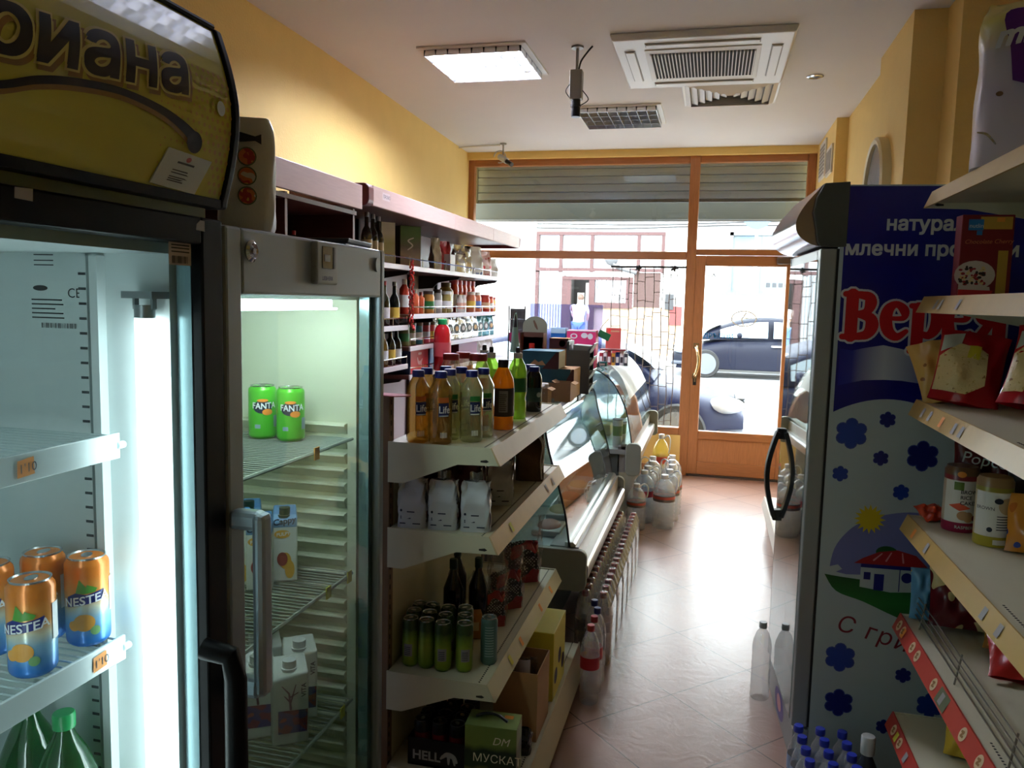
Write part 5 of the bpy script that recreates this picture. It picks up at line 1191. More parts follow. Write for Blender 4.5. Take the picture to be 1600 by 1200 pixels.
t = thing('price_card', 'tilted dark green card on a wire clip above the far deli', 'card', (-.7,5.42,T2)); g = G(); g.tube(curve([(-.02,0,.0),(-.04,0,.12),(-.03,0,.25),(.03,0,.33)],5), .003, 5); part('clip', g, alu, t)
g = G(); g.box(-.042,.042,-.003,.003,-.024,.024); a_ = rad(-24); g.xform(lambda x,y,z:(x*math.cos(a_)-z*math.sin(a_), y-.006, x*math.sin(a_)+z*math.cos(a_)+.215)); part('card', g, mat('card_green', (24,96,54), .5), t)
dispbox('red_card', 'upright faded red display card at the back of the far deli top', -.76,-.65,5.98,6.0,T2,1.44, mat('card_red', (190,76,70), .55), mat('card_red', (190,76,70), .55), ((lambda mp,a,h: disc(-.03,h-.02,.012,mp),mat('print_brightred', (226,50,40), .5)),(lambda mp,a,h: rect(-.02,.045,h-.03,h-.02,mp),mat('print_tan',(190,150,110),.5))), 'card')
cols_ = [(150,30,40),(226,222,216),(150,40,44),(206,150,60),(30,40,96),(220,220,216),(60,60,64)]
ct = thing('carton', '', 'carton', (0,0,0), 0, 'small cartons on the far deli top')
g = G(); g.box(-.012,.012,-.03,.03,0,.09); part('box', g, mat('carton_c0', cols_[0], .45), ct, bev=.001)
for i in range(7):
    t = thing('carton', 'small upright %s carton on the far deli top, %s from the left' % (('dark red','white','red','golden','navy','white','charcoal')[i], ORD[i]), 'carton', (-.74+i*.029,5.62,T2), 0, 'small cartons on the far deli top')
    g = G(); g.box(-.012,.012,-.03,.03,0,.085+.008*(i%3)); part('box', g, mat('carton_c%d' % i, cols_[i], .45), t, bev=.001)
    g = rect(-.009,.009,.02,.06,flat((0,-.03,0),(1,0,0),(0,0,1))); part('label', g, mat('carton_l%d' % (i%2), ((226,222,216),(60,50,52))[i%2], .5), t)
for o in (CH[ct.name][0], ct): D.objects.remove(o)
t = thing('tray', 'flat maroon tray lying across the row of small cartons', 'tray', (-.67,5.62,T2+.102)); g = G(); g.box(-.08,.1,-.04,.04,0,.012); part('tray', g, mat('tray_maroon', (120,40,44), .5), t, bev=.003)
t = thing('soap_box', 'low teal box at the left foot of the small carton row', 'box', (-.715,5.5,T2)); g = G(); g.box(-.03,.03,-.03,.03,0,.03); part('box', g, mat('box_teal2', (40,120,130), .5), t, bev=.002); g = rect(-.02,.02,.006,.02,flat((0,-.03,0),(1,0,0),(0,0,1))); part('label', g, mat('label_white', (228,228,224), .5), t)
# white paper sheets on the far glass
gp2 = curve([(-.9,1.2),(-.76,1.2),(-.7,1.188),(-.63,1.142),(-.57,1.07),(-.52,.965)],6)
def drape(u, v):
    k = u*(len(gp2)-1); i = min(int(k), len(gp2)-2); f = k-i; x, z = (gp2[i][q]*(1-f)+gp2[i+1][q]*f for q in (0,1)); w_ = .014+.006*math.sin(9*v+5*u)+.004*math.sin(23*v-7*u)
    return (x+w_*.7, 5.5+1.25*v+.03*math.sin(4*u), z+w_)
g = G(); g.grid(drape, 18, 22); ps = solo('paper_sheet', g, sheer('paper_sheer', (250,250,250), (240,241,242), .75, .5, 0), 'crumpled white paper sheet draped over the curved glass of the far deli counter', 'paper', recalc=False)

# ---------------------------------------------------------------- water bottles on the floor
pet = sheer('pet_clear', (252,253,253), (232,236,238), .22, .05, .1, bump=.25, bs=45)
film2 = sheer('shrink_film', (248,248,246), (206,206,202), .17, .12, .14, bump=.35, bs=14)
def ribbed(r, h, neck, n=7):
    p = [(r*.85,0),(r,.008)]
    for k in range(n):
        z = .02+k*(h*.55)/n; p += [(r,z),(r*.955,z+h*.55/n*.5)]
    z = .02+h*.55; p += [(r,z),(r,h*.68),(r*.92,h*.76),(r*.62,h*.86),(neck,h*.91),(neck,h*.94)]
    return p
redc = mat('cap_red', (160,46,56), .45)
def waterbottle(capm, labm, group):
    b = bottle('water_bottle', '', 'bottle', ribbed(.039,.33,.0125), pet, (.0155,.303,.328), capm, [(.15,.2,labm)] if labm else (), group); return b
lr = mat('label_redwater', (196,36,56), .4); lw = sheer('label_grey_film', (220,220,220), (150,146,146), .6, .3, .05)
wa = placer(waterbottle(redc, lr, 'water bottles before the deli counter')); wb = placer(waterbottle(mat('cap_blue', (30,40,110), .4), lw, 'water bottles before the deli counter')); wc = placer(waterbottle(redc, lw, 'water bottles before the deli counter'))
wa((-.415,3.12,0),.4,'loose water bottle with a red label standing at the front of the row'); wa((-.415,3.215,0),1.2,'loose red-labelled water bottle right behind the front one')
wb((-.415,3.31,0),.2,'blue-capped water bottle behind the loose red-labelled ones, aisle side'); wb((-.44,3.395,0),.6,'blue-capped water bottle tucked behind the other blue-capped one')
y = 3.5; n = 0
for pk_ in range(6):
    ys = []
    for k in range(3):
        for c_, x in enumerate((-.415,-.497)):
            wc((x,y,0), .7*n, 'red-capped water bottle in the wrapped rows before the deli, %s pair back, %s' % (ORD[pk_*3+k], ('aisle side','counter side')[c_]))
        ys.append(y); y += .0835; n += 1
    g = G(); P = rounded(-.54,-.372,ys[0]-.043,ys[2]+.043,.035,4)
    N = len(P)
    def fz(i, v):
        x, yy = P[i % N]; k = max(0,(v-.7)/.3); cx = -.456; cy = ys[1]
        return (cx+(x-cx)*(1-.06*k*k), cy+(yy-cy)*(1-.04*k*k), .002+v*.272+.012*math.sin(yy*75)*k)
    vs = [fz(i, j/8) for j in range(9) for i in range(N)]; g.add(vs, [(j*N+i, j*N+(i+1)%N, (j+1)*N+(i+1)%N, (j+1)*N+i) for j in range(8) for i in range(N)], True)
    B_ = [(x,q) for x in (-.415,-.497) for q in ys]
    def tz(u, v):
        x = -.535+.158*u; yy = ys[0]-.04+(ys[2]-ys[0]+.08)*v
        d2 = max(0, min(math.hypot(x-a, yy-b) for a, b in B_)-.0165)
        return (x, yy, .27+.062*math.exp(-d2*d2/.0003))
    g.grid(tz, 24, 40)
    solo('shrink_wrap', g, film2, 'clear shrink film around the %s six-pack of water from the front' % ORD[pk_], 'plastic wrap', 'shrink films of the water packs')
# big jugs
jpet = sheer('jug_clear', (252,253,254), (235,242,246), .3, .05, .1, bump=.3, bs=30)
def jug(label_m, tint, group):
    p = [(.07,0),(.08,.01)]
    for k in range(6): p += [(.08,.03+k*.03),(.075,.045+k*.03)]
    p += [(.08,.22),(.08,.26),(.074,.3),(.05,.335),(.026,.355),(.022,.36),(.022,.37)]
    t = bottle('water_jug', '', 'jug', p, tint, (.027,.36,.39), mat('cap_jugwhite', (232,234,236), .4), [(.2,.245,label_m)] if label_m else (), group, seg=24)
    g = G(); g.tube(curve([(.02,-.01,.362),(.06,-.03,.385),(.085,-.045,.36),(.082,-.05,.3),(.074,-.045,.27)],5), .006, 6); part('handle', g, mat('cap_jugwhite', (232,234,236), .4), t); return t
ja = placer(jug(bands('jug_label',[(0,(110,104,100)),(.215,(200,90,70)),(.235,(110,104,100))],span=(0,1)), jpet, 'water jugs by the door')); jb = placer(jug(mat('label_rose', (190,60,90), .45), sheer('jug_blue', (240,246,250), (205,225,245), .32, .05, .1, bump=.3, bs=30), 'water jugs by the door'))
ja((-.275,5.84,0),.2,'large water jug with a grey and orange label at the aisle front')
ja((-.465,5.72,0),.9,'large water jug with a small dark label beside the end of the bottle packs', scale=.86)
jb((-.43,5.945,0),.4,'bluish water jug with a rose label between the two front jugs')
k = 0
for (x,y) in ((-.25,6.05),(-.42,6.12),(-.24,6.24),(-.4,6.32),(-.25,6.43),(-.41,6.52),(-.26,6.63)):
    ja((x,y,0), .8*k, 'large water jug in the crowd by the door, %s one behind the front three' % ORD[k]); k += 1
t = jug(mat('label_redyellow', (200,80,60), .45), sheer('jug_yellow', (236,220,150), (220,200,120), .4, .05, .06), None); t.location = (-.37,6.95,0); t['label'] = 'tall yellowish oil jug farthest back below the window sill'; t.scale = (.9,.9,1.3)
# ---------------------------------------------------------------- dark wood wall shelving
mah = mat('wood_mahogany', (92,48,40), .4, noise=.3, ns=7, stretch=(1.5,12,12)); ash = mat('wood_ash_mauve', (188,156,148), .45, noise=.12, ns=6, stretch=(1.5,1.5,16))
mahv = mat('wood_mahogany_upright', (104,54,42), .4, noise=.3, ns=7, stretch=(12,12,1.5)); mel = mat('shelf_white', (206,196,196), .4)
t = thing('wall_shelving', 'dark wood wall shelving with a mauve wood canopy along the left wall', 'shelf', (-2.1,5.2,0), world=True)
YS = 3.84
def wx(y, d=.0): return -2.268+d-max(0, y-4.38)*.0359
def wallstrip(y0, y1, d0, d1):
    ys = [y0]+([4.38] if y0 < 4.38 < y1 else [])+[y1]
    return [(wx(y, d0), y) for y in ys]+[(wx(y, d1), y) for y in ys[::-1]]
g = G(); g.prism(wallstrip(YS, 7.32, .002, .014), 'xy', 1.83, 2.15); part('back_panel', g, mahv, t)
g = G(); g.prism(wallstrip(YS, 7.32, .002, .014), 'xy', 0, 1.83); part('lower_back_panel', g, mat('panel_mauve', (196,182,190), .5, noise=.05, ns=5), t)
g = G(); g.box(-2.262,-2.25,2.2,YS-.01,.0,2.12); part('near_back_panel', g, mah, t)
g = G(); g.box(-2.25,-1.78,2.2,3.83,2.04,2.06); part('near_canopy_base', g, mah, t)
g = G(); g.box(-1.772,-1.75,2.2,3.835,2.07,2.19); part('near_fascia', g, ash, t, bev=.002)
g = G()
for y in (2.9,3.14,3.81): g.box(-2.25,-1.79,y,y+.02,0,2.07)
part('near_divider', g, mah, t)
for i,(y0,y1) in enumerate(((3.97,5.35),(5.355,6.36),(6.365,7.27))):
    g = G(); g.box(-1.772,-1.75,y0,y1,2.105,2.21); part('canopy_fascia', g, ash, t, bev=.003)
    g = G(); g.prism([(wx(y0,.015),y0),(-1.772,y0),(-1.772,y1),(wx(y1,.015),y1)], 'xy', 2.13, 2.15); part('canopy_top', g, mah, t)
for y in (3.9,7.27):
    g = G(); g.prism(rounded(-2.2,-1.745,2.1,2.215,.03), 'xz', y, y+.07 if y < 5 else y+.02); part('canopy_end_cap', g, mat('cap_burgundy', (96,24,30), .35), t, bev=.006)
g = rect(-.05,.05,-.02,.02,flat((-1.75,4.14,2.17),(0,1,0),(0,0,1)),.001); nb = part('small_label', g, mat('label_mauve', (196,176,176), .5), t)
text('ПРОМО', .026, flat((-1.7495,4.1,2.16),(0,1,0),(0,0,1)), mat('print_dark', (30,40,60), .5), nb)
def deck(y0, y1, z, nm='shelf_board', xb=-2.25):
    g = G(); g.prism([(wx(y0,.015),y0),(-1.905,y0),(-1.905,y1),(wx(y1,.015),y1)], 'xy', z-.025, z); d_ = part(nm, g, mah, t)
    g = G(); g.box(-1.905,-1.895,y0,y1,z-.028,z+.004); part('edge_strip', g, mel, d_, bev=.002)
    g = G(); g.tube([(-1.9,y0+.01,z+.05),(-1.9,y1-.01,z+.05)], .004, 6)
    n = max(2, int((y1-y0)/.24))
    for k in range(n+1):
        y = y0+.01+(y1-y0-.02)*k/n; g.tube([(-1.9,y,z),(-1.9,y,z+.06)], .003, 5)
    part('guard_rail', g, chrome, d_)
    n = max(1, round((y1-y0)/1.05))
    for k in range(n+1):
        y = y0+.03+(y1-y0-.06)*k/n
        xb = wx(y,.015); g = G(); g.prism([(xb,z-.026),(-1.96,z-.026),(-1.98,z-.045),(-2.15,z-.075),(-2.2,z-.12),(xb,z-.13)], 'xz', y-.012, y+.012); part('shelf_bracket', g, mat('bracket_black', (34,26,26), .5), d_)
deck(3.9,7.32,1.83); deck(4.9,7.4 if 0 else 7.32,1.518); deck(3.9,4.86,1.45); deck(4.9,7.32,1.308); deck(3.9,4.86,1.2); deck(4.9,7.32,1.12)
for y in (3.88,4.88,5.9,6.6,7.32):
    g = G(); g.box(wx(y,.012),wx(y,.04),y-.012,y+.012,0,2.13); part('upright', g, mat('bracket_black', (34,26,26), .5), t)
# goods on the top shelf
ZA = 1.832; XA = -2.0
spirit = [(.03,0),(.034,.006),(.034,.15),(.026,.185),(.0125,.21),(.0115,.27)]
s0 = bottle('spirit_bottle', '', 'bottle', spirit, sheer('glass_olive', (120,110,60), (60,60,34), .5, .05, .08), (.0135,.262,.29), mat('cap_steel', (150,150,150), .3, .8), [(.05,.13,mat('label_cream', (210,190,150), .5))], 'spirit bottles on the top shelf')
put = placer(s0)
for y,x,l in ((4.42,-1.99,'spirit bottle with a cream label, leftmost on the top wall shelf'),(4.53,-2.0,'spirit bottle second from the left on the top wall shelf'),(4.66,-2.02,'spirit bottle beside the white box on the top wall shelf')): put((x,y,ZA), .4, l)
put2 = placer(bottle('spirit_bottle', '', 'bottle', spirit, mat('glass_black', (16,18,16), .12), (.0135,.262,.29), mat('cap_redfoil', (170,40,40), .35), [(.05,.11,mat('label_orange', (206,110,60), .5))], 'bottles in the dark cubbies'))
g = G(); g.box(-2.25,-1.8,2.2,3.81,1.71,1.73); part('cubby_shelf', g, mah, t)
for i,(y,s) in enumerate(((2.98,.75),(3.2,1),(3.3,.8),(3.38,.95),(3.5,.7))): put2((-1.95,y,1.731), .2, 'dark bottle in the brown cubby above the grey fridge, %s from the left' % ORD[i], scale=s)
j = thing('jar', 'pale green topped jar alone at the right of the brown cubby', 'jar', (-1.93,3.62,1.731)); g = G(); g.cyl(0,0,0,.08,.035,16); part('body', g, mat('jar_dark', (40,30,26), .3), j); g = G(); g.cyl(0,0,.08,.15,.03,16); part('lid', g, mat('lid_palegreen', (180,190,150), .5), j)
def gift(name, label, y, w, d, h, fm, sm, x=XA, deco=None, cat='box', z=ZA, rz=0):
    b = thing(name, label, cat, (x,y,z), rz); g = G(); g.box(-d/2,d/2,-w/2,w/2,0,h); part('box', g, sm, b, bev=.002)
    mp = flat((d/2,0,0),(0,1,0),(0,0,1)); g = rect(-w/2+.002,w/2-.002,.002,h-.002,mp); part('front_print', g, fm, b)
    if deco: deco(b, mp)
    return b
gift('gift_box', 'white and pale green gift box beside the spirit bottles on the top shelf', 4.83,.1,.1,.27, bands('gift_pale',[(0,(246,246,236)),(.6,(214,220,170)),(.85,(246,246,236))],axis=2,span=(0,.27),noise=.05,ns=12), mat('box_darkolive', (44,44,34), .5), rz=-.7, x=-2.05)
gift('gift_box', 'tall black box with a white flourish and pink foot on the top shelf', 5.22,.16,.14,.28, bands('gift_dark',[(0,(232,150,168)),(.3,(196,178,176)),(.6,(120,118,114)),(.9,(90,130,84))],axis=2,span=(0,.28),noise=.06,ns=14), mat('box_darkolive', (44,44,34), .5), rz=-.7, x=-2.06, deco=lambda b,mp: part('flourish', strokes([curve([(.02,.2,.004),(-.02,.18,.005),(.015,.15,.005),(-.02,.12,.004)],5)],mp,.001), white_, b))
def pch(label, y, w, h, m, seed, x=XA, z=ZA, tilt=-.55, name='packet', cat='packet', d=.06, group='packets on the wall shelves'):
    p = pouch(name, label, cat, w, d, h, m, group, body=.3, seed=seed, puff=.006); p.location = (x,y,z); p.rotation_euler = (0,0,PI/2+tilt); return p
mw = mat('pack_white2', (224,220,216), .35, noise=.06, bump=.3, bs=22); mr = mat('pack_crimson', (176,34,52), .35, bump=.3, bs=22); ms = mat('pack_silver', (196,198,198), .2, .8, bump=.5, bs=26); mb = blotch('pack_bluewhite', [(226,228,230),(226,228,230),(90,110,170)], 18, .35, bump=.2); mp_ = blotch('pack_pink', [(206,60,84),(226,190,190),(196,90,100)], 16, .35, bump=.2)
def lab_(p, w, z0, z1, m): part('label', rect(-w/2,w/2,z0,z1,flat((0,-.034,0),(1,0,0),(0,0,1)),.004), m, p)
pch('narrow white packet leaning on the top shelf right of the tall black box', 5.66,.08,.24,mw,41)
gift('packet_box', 'low white and pink box on the top shelf before a crimson packet', 5.86,.12,.05,.13, mat('box_white', (232,230,232), .45), mp_, x=-1.955)
pch('crimson packet standing behind the low white and pink box', 6.0,.15,.24,mr,42,x=-2.06)
pch('shiny silver packet, left one of two on the top shelf', 6.22,.13,.23,ms,43); pch('shiny silver packet, right one of two on the top shelf', 6.38,.13,.23,ms,44)
pch('white and blue packet beside the silver ones on the top shelf', 6.62,.2,.24,mb,45); pch('pink printed packet near the window end of the top shelf', 6.9,.2,.22,mp_,46); pch('pale grey packet at the window end of the top shelf', 7.15,.18,.17,mw,47)
g = G(); random.seed(9)
for k in range(46):
    z = 1.86-.42*k/46; a = k*2.4; r_ = .012+.012*math.sin(PI*k/46); g.ball((-1.875+.6*r_*math.cos(a),4.86+.6*r_*math.sin(a),z), .008, 6, 4, 1,1,1.5)
for k in range(6): g.ball((-1.87+.012*math.cos(k),4.86+.012*math.sin(k),1.43+.012*k), .012, 8, 5)
so_ = solo('pepper_string', g, mat('pepper_redmat', (176,36,34), .4), 'red string of dried peppers hanging from the top wall shelf', 'peppers')
# jars on the second shelf
ZB = 1.52; XB = -1.98
def jar(label, y, r, h, m, lidm, labm=None, x=XB, z=ZB, neck=.72, group='jars on the second wall shelf', name='jar'):
    b = thing(name, label, 'jar', (x,y,z), 0, group); g = G(); g.lathe([(r*.9,0),(r,.006),(r,h*.72),(r*neck,h*.84),(r*neck,h*.86)], 18); part('body', g, m, b)
    g = G(); g.lathe([(r*neck*1.08,h*.85),(r*neck*1.08,h*.99),(r*neck*.9,h)], 18); part('lid', g, lidm, b)
    if labm: g = G(); g.lathe([(r+.0008,h*.2),(r+.0008,h*.55)], 18, cap=False); part('label_band', g, labm, b)
    return b
olv = mat('jar_olive', (150,134,76), .25); tom = mat('jar_tomato', (186,60,40), .25); grnj = mat('jar_green', (110,112,60), .25); whl = mat('label_white', (228,228,224), .5); lidr = mat('lid_red', (170,46,40), .4); lidw = mat('lid_white', (226,222,214), .4); lidd = mat('lid_dark', (60,44,40), .4); yl = mat('label_yellow', (226,190,80), .5); pk2 = mat('label_pink2', (226,170,150), .5)
sp_ = [('tall red sauce bottle with a pale cap, leftmost of the second wall shelf',5.0,.032,.23,tom,lidw,whl,.45),('small orange sauce bottle right of the tall red one',5.2,.028,.165,mat('jar_orange',(214,100,60),.3),lidw,None,.4),('small orange sauce bottle with a red cap, second of its pair',5.31,.026,.15,mat('jar_orange',(214,100,60),.3),lidr,None,.4),('squat jar of orange pickles with a black lid',5.47,.042,.16,mat('jar_amber',(190,130,60),.25),lidd,mat('label_forest',(36,110,50),.45),.85),('white-labelled jar right of the orange pickles',5.66,.036,.175,mat('jar_grey',(160,156,146),.3),lidd,whl,.8),('olive jar with a white label in the middle of the second shelf',5.86,.046,.165,olv,lidw,whl,.85),('large round olive jar standing behind the labelled ones',6.06,.06,.235,olv,mat('lid_olive',(110,96,60),.45),None,.6),('small white jar, left one before the stacked red jars',6.2,.026,.14,mat('jar_milk',(226,220,212),.4),lidw,pk2,.7),('small white jar, right one before the stacked red jars',6.3,.026,.14,mat('jar_milk',(226,220,212),.4),lidw,pk2,.7)]
for (l,y,r,h,m,ld,lb_,nk) in sp_: jar(l,y,r,h,m,ld,lb_,neck=nk,x=XB-(.07 if 'behind' in l else 0))
for i in range(5):
    y = 6.3+.12*i; lab3 = (whl, yl, pk2, mat('label_bluejar',(90,120,190),.5), whl)[i]
    jar('red tomato jar in the tall row near the window end, %s from the left' % ORD[i], y+.02, .042, .265, tom, mat('lid_crimson',(160,30,46),.4), lab3, x=XB-.09, neck=.85)
for i in range(2): jar('salmon coloured jar before the tall red jars, %s one' % ('left','right')[i], 6.52+.17*i, .04, .17, mat('jar_salmon',(206,120,84),.3), lidw, (yl,mat('label_bluejar',(90,120,190),.5))[i], neck=.8)
for i,(y,m,lb_) in enumerate(((6.95,tom,mat('label_peach',(230,190,150),.5)),(7.1,mat('jar_orange',(214,100,60),.3),whl),(7.2,mat('jar_gold',(216,170,70),.3),mat('label_pink2',(226,170,150),.5)))): jar('short jar at the window end of the second shelf, %s' % ('widest with a peach label','middle with a white label','last with a golden filling')[i], y, .046-.006*i, .15-.01*i, m, lidr, lb_, neck=.85)
# leaning coffee bags on the third shelf, tins left of them
ZC = 1.31
for i in range(9):
    y = 5.72+i*.17; m = ms if i < 6 else mat('pack_teal', (40,130,140), .35, bump=.3, bs=22)
    p = pch('%s snack bag leaning on the third wall shelf, %s from the left' % (('silver and black' if i < 6 else 'teal'), ORD[i]), y,.15,.2,m,60+i,x=-1.99,z=ZC,tilt=-.35,group='bags leaning on the third wall shelf')
    mp = flat((0,-.036,0),(1,0,0),(0,0,1)); g = disc(0,.085,.038,mp,lift=.006); part('emblem_disc', g, mat('emblem_black', (30,30,32), .4), p); g = disc(.004,.085,.02,mp,lift=.008); part('emblem_centre', g, (mat('box_white', (232,230,232), .45), mat('emblem_tan', (206,160,90), .5))[i % 3 == 2], p)
for i,(y,m,lb_) in enumerate(((5.0,mat('tin_olive',(96,100,50),.35),mat('label_forest',(36,110,50),.45)),(5.12,mat('tin_olive',(96,100,50),.35),whl),(5.25,mat('tin_teal',(40,110,120),.35),whl),(5.4,mat('tin_rose',(196,70,80),.35),whl),(5.52,mat('tin_rose',(196,70,80),.35),yl))): jar('tin on the third wall shelf left of the snack bags, %s one from the left' % ORD[i], y, .042, .15, m, lidd, lb_, x=-1.985, z=ZC, neck=.97, group='tins on the third wall shelf', name='tin')
# fourth shelf: red boxes and the big red drink bottle
ZD = 1.122
gift('red_box', 'large red box with a white emblem on the lowest visible wall shelf', 5.14,.34,.16,.17, mat('box_red', (186,34,34), .5), mat('box_bluedark', (30,50,84), .5), z=ZD, deco=lambda b,mp: part('emblem', strokes([curve([(-.02,.13,.008),(.03,.13,.008)],2),curve([(-.04,.1,.008),(-.02,.07,.012),(.02,.07,.012),(.05,.09,.006)],4),curve([(.03,.07,.01),(.03,.04,.008)],2)],mp,.001), mat('emblem_rose', (206,150,150), .5), b))
gift('blue_box', 'blue and red picture box right of the large red box', 5.46,.24,.16,.16, blotch('box_bluered',[(40,84,140),(40,84,140),(170,50,60)],14,.5), mat('box_bluedark', (30,50,84), .5), z=ZD)
bottle('drink_bottle', 'very large red drink bottle with a green cap on the lowest visible wall shelf', 'bottle', [(.055,0),(.062,.01),(.062,.26),(.05,.3),(.03,.325),(.03,.335)], mat('drink_red', (160,16,26), .2, spec=.6), (.034,.325,.362), mat('cap_green', (30,150,84), .35), [(.1,.2,mat('label_redgrey', (170,60,66), .45))], None, loc=(-1.84,5.38,ZD))
gift('dark_red_box', 'dark red carton behind the juice jars on the lowest visible wall shelf', 6.25,.5,.08,.17, mat('box_darkred2', (110,24,34), .5), mat('box_darkred2', (110,24,34), .5), z=ZD, x=-1.955)
for i in range(3):
    pch('white and lilac packet on the lowest visible wall shelf, %s from the left' % ORD[i], 6.68+.2*i,.15,.17,blotch('pack_lilac',[(230,226,232),(230,226,232),(150,120,190)],14,.35),80+i,z=ZD)
# bottles on the near unit's lower shelves
for i,(y,z) in enumerate(((4.62,1.452),(4.78,1.452),(4.6,1.202),(4.72,1.202),(4.82,1.202))):
    b = bottle('spirit_bottle', 'spirit bottle at the right edge of the grey fridge, %s' % ('upper shelf, left','upper shelf, right','lower shelf, left','lower shelf, middle','lower shelf, right')[i], 'bottle', spirit, (sheer('glass_olive',(1,1,1)), mat('glass_black',(16,18,16),.12), sheer('glass_straw',(226,200,120),(190,160,70),.4,.05,.08))[i % 3], (.0135,.262,.29), (mat('cap_redfoil',(170,40,40),.35), mat('cap_steel',(150,150,150),.3,.8))[i % 2], [(.05,.12,(whl, yl)[i % 2])], 'spirit bottles beside the fridge', loc=(-1.96,y,z)); b.scale = (1,1,.95 if z > 1.3 else .83)
# ---------------------------------------------------------------- blue and white dairy fridge
RZ = rad(3.5)
t = thing('dairy_fridge', 'tall glass door fridge with a blue and white printed side panel', 'fridge', (.405,2.89,0), RZ)
FW, FD, FH = .65, .62, 2.035
navyp = mat('print_deepblue', (14,16,118), .3); palep = mat('print_palegrey', (176,190,192), .35)
frg = mat('fridge_frame_grey', (150,156,154), .38, .3); dkg = mat('canopy_dark', (70,74,66), .5)
g = G(); g.box(0,FW,0,.03,.0,FH); g.box(0,FW,FD-.03,FD,0,FH); g.box(FW-.03,FW,.03,FD-.03,0,FH); g.box(0,FW-.03,.03,FD-.03,FH-.2,FH); g.box(0,FW-.03,.03,FD-.03,0,.13); part('cabinet', g, palep, t)
g = G(); g.box(.005,FW-.031,.031,.04,.13,FH-.2); g.box(.005,FW-.031,FD-.04,FD-.031,.13,FH-.2); g.box(FW-.045,FW-.031,.04,FD-.04,.13,FH-.2); part('liner', g, mat('liner_white', (222,232,232), .45), t)
g = G()
for (y0,y1,z0,z1) in ((.0,.06,.14,1.825),(FD-.04,FD,.14,1.825),(.06,FD-.04,1.765,1.825),(.06,FD-.04,.14,.18)): g.box(-.06,-.008,y0,y1,z0,z1)
dr = part('door_frame', g, frg, t, bev=.004)
g = G(); g.box(-.008,.0,.004,FD-.004,.14,1.825); part('door_gasket', g, gask, dr)
g = G(); g.box(-.0635,-.0605,.035,FD-.01,.15,1.79); part('door_pane', g, sheer('dairy_glass', (226,236,234), (180,195,195), .06, .02, .22), dr)
g = G(); g.box(-.062,-.055,FD-.008,FD+.004,.14,1.825); part('edge_trim', g, gask, dr)
g = G()
n = 12; path = [(-.06-.045*math.sin(PI*i/n)**.8 if 0 else -.078-.036*math.sin(PI*i/n), .75+.36*i/n) for i in range(n+1)]
g.sheet(path, 'xz', FD-.06, FD-.015, .018); g.box(-.082,-.06,FD-.05,FD-.015,.735,.78); g.box(-.082,-.06,FD-.05,FD-.015,1.08,1.125); part('handle', g, mat('handle_black', (38,42,44), .4), dr, bev=.003)
g = G(); g.prism([(.02,1.831),(-.062,1.832),(-.072,1.85),(-.078,1.89),(-.09,1.945),(-.082,1.995),(-.06,2.04),(.02,2.045)], 'xz', -.003, .018); cn = part('canopy_end', g, dkg, t, bev=.003)
g = G(); cp = curve([(-.055,1.832),(-.1,1.845),(-.135,1.875),(-.142,1.915),(-.12,1.965),(-.085,2.01),(-.06,2.04)],4); g.prism(cp+[(.02,2.04),(.02,1.833)], 'xz', .018, FD, smooth=True); part('canopy_front', g, mat('canopy_silver', (176,168,176), .18, .9), cn)
g = G(); g.box(-.055,.0,.0,FD,.0,.13); bs_ = part('base_grille', g, frg, t, bev=.004)
g = G(); disc(.3,.07,.11,flat((-.055,0,0),(0,-1,0),(0,0,1)) if 0 else (lambda x,y,d=0:(-.0555-d,x,y)),.05,.001,g,26); part('oval_emblem', g, mat('emblem_violet', (84,70,140), .4), bs_)
g = G(); disc(.3,.075,.05,(lambda x,y,d=0:(-.0555-d,x,y)),.03,.002,g,20); part('emblem_centre', g, mat('emblem_rose', (206,150,150), .5), bs_)
for k, z in enumerate((.32,.68,1.02,1.38)):
    g = G(); g.box(.03,FW-.05,.045,FD-.045,z,z+.008); g.box(.03,.036,.045,FD-.045,z-.012,z+.028); part('shelf', g, mat('shelf_whiteplastic', (216,220,218), .4), t)
# printed side panel facing the shop floor
sp = lambda x, z, d=0: (x, -.0004-d, z)
def art(name, g, m): return part(name, g, m, t, recalc=False)
g = rect(.012,FW-.004,.02,2.03,sp,.0004); art('panel_ground', g, palep)
arcp = [(FW-.004-(FW-.016)*i/30, 1.327-.62*((FW-.004-(FW-.016)*i/30)-.19)**2*2.6) for i in range(31)]
g = shape([(.012,2.03),(FW-.004,2.03)][::-1]+[(.012,2.03)][:0]+[], sp) if 0 else shape([(.012,2.03)]+arcp[::-1]+[(FW-.004,2.03)], sp, .0009); art('blue_field', g, navyp)
g = shape([(.02,1.492),(.06,1.487),(.1,1.497),(.157,1.508),(.22,1.496),(.28,1.5),(.34,1.5),(.34,1.365),(.285,1.383),(.22,1.391),(.165,1.392),(.1,1.388),(.02,1.367)], sp, .0014)
art('silver_band', g, bands('silver_grad', [(0,(22,26,140)),(.14,(40,46,150)),(.45,(190,196,206)),(.6,(170,178,196)),(.98,(30,34,146))], axis=0, span=(.015,.345), noise=.0001))
lt = mat('print_lightgrey', (196,202,204), .4)
text('натурални', .063, flat((.138,-.0012,1.888),(1,0,0),(0,0,1)), lt, t, bold=.028, lift=.001); text('млечни продукти', .063, flat((.014,-.0012,1.806),(1,0,0),(0,0,1)), lt, t, bold=.028, lift=.001)
S = .02
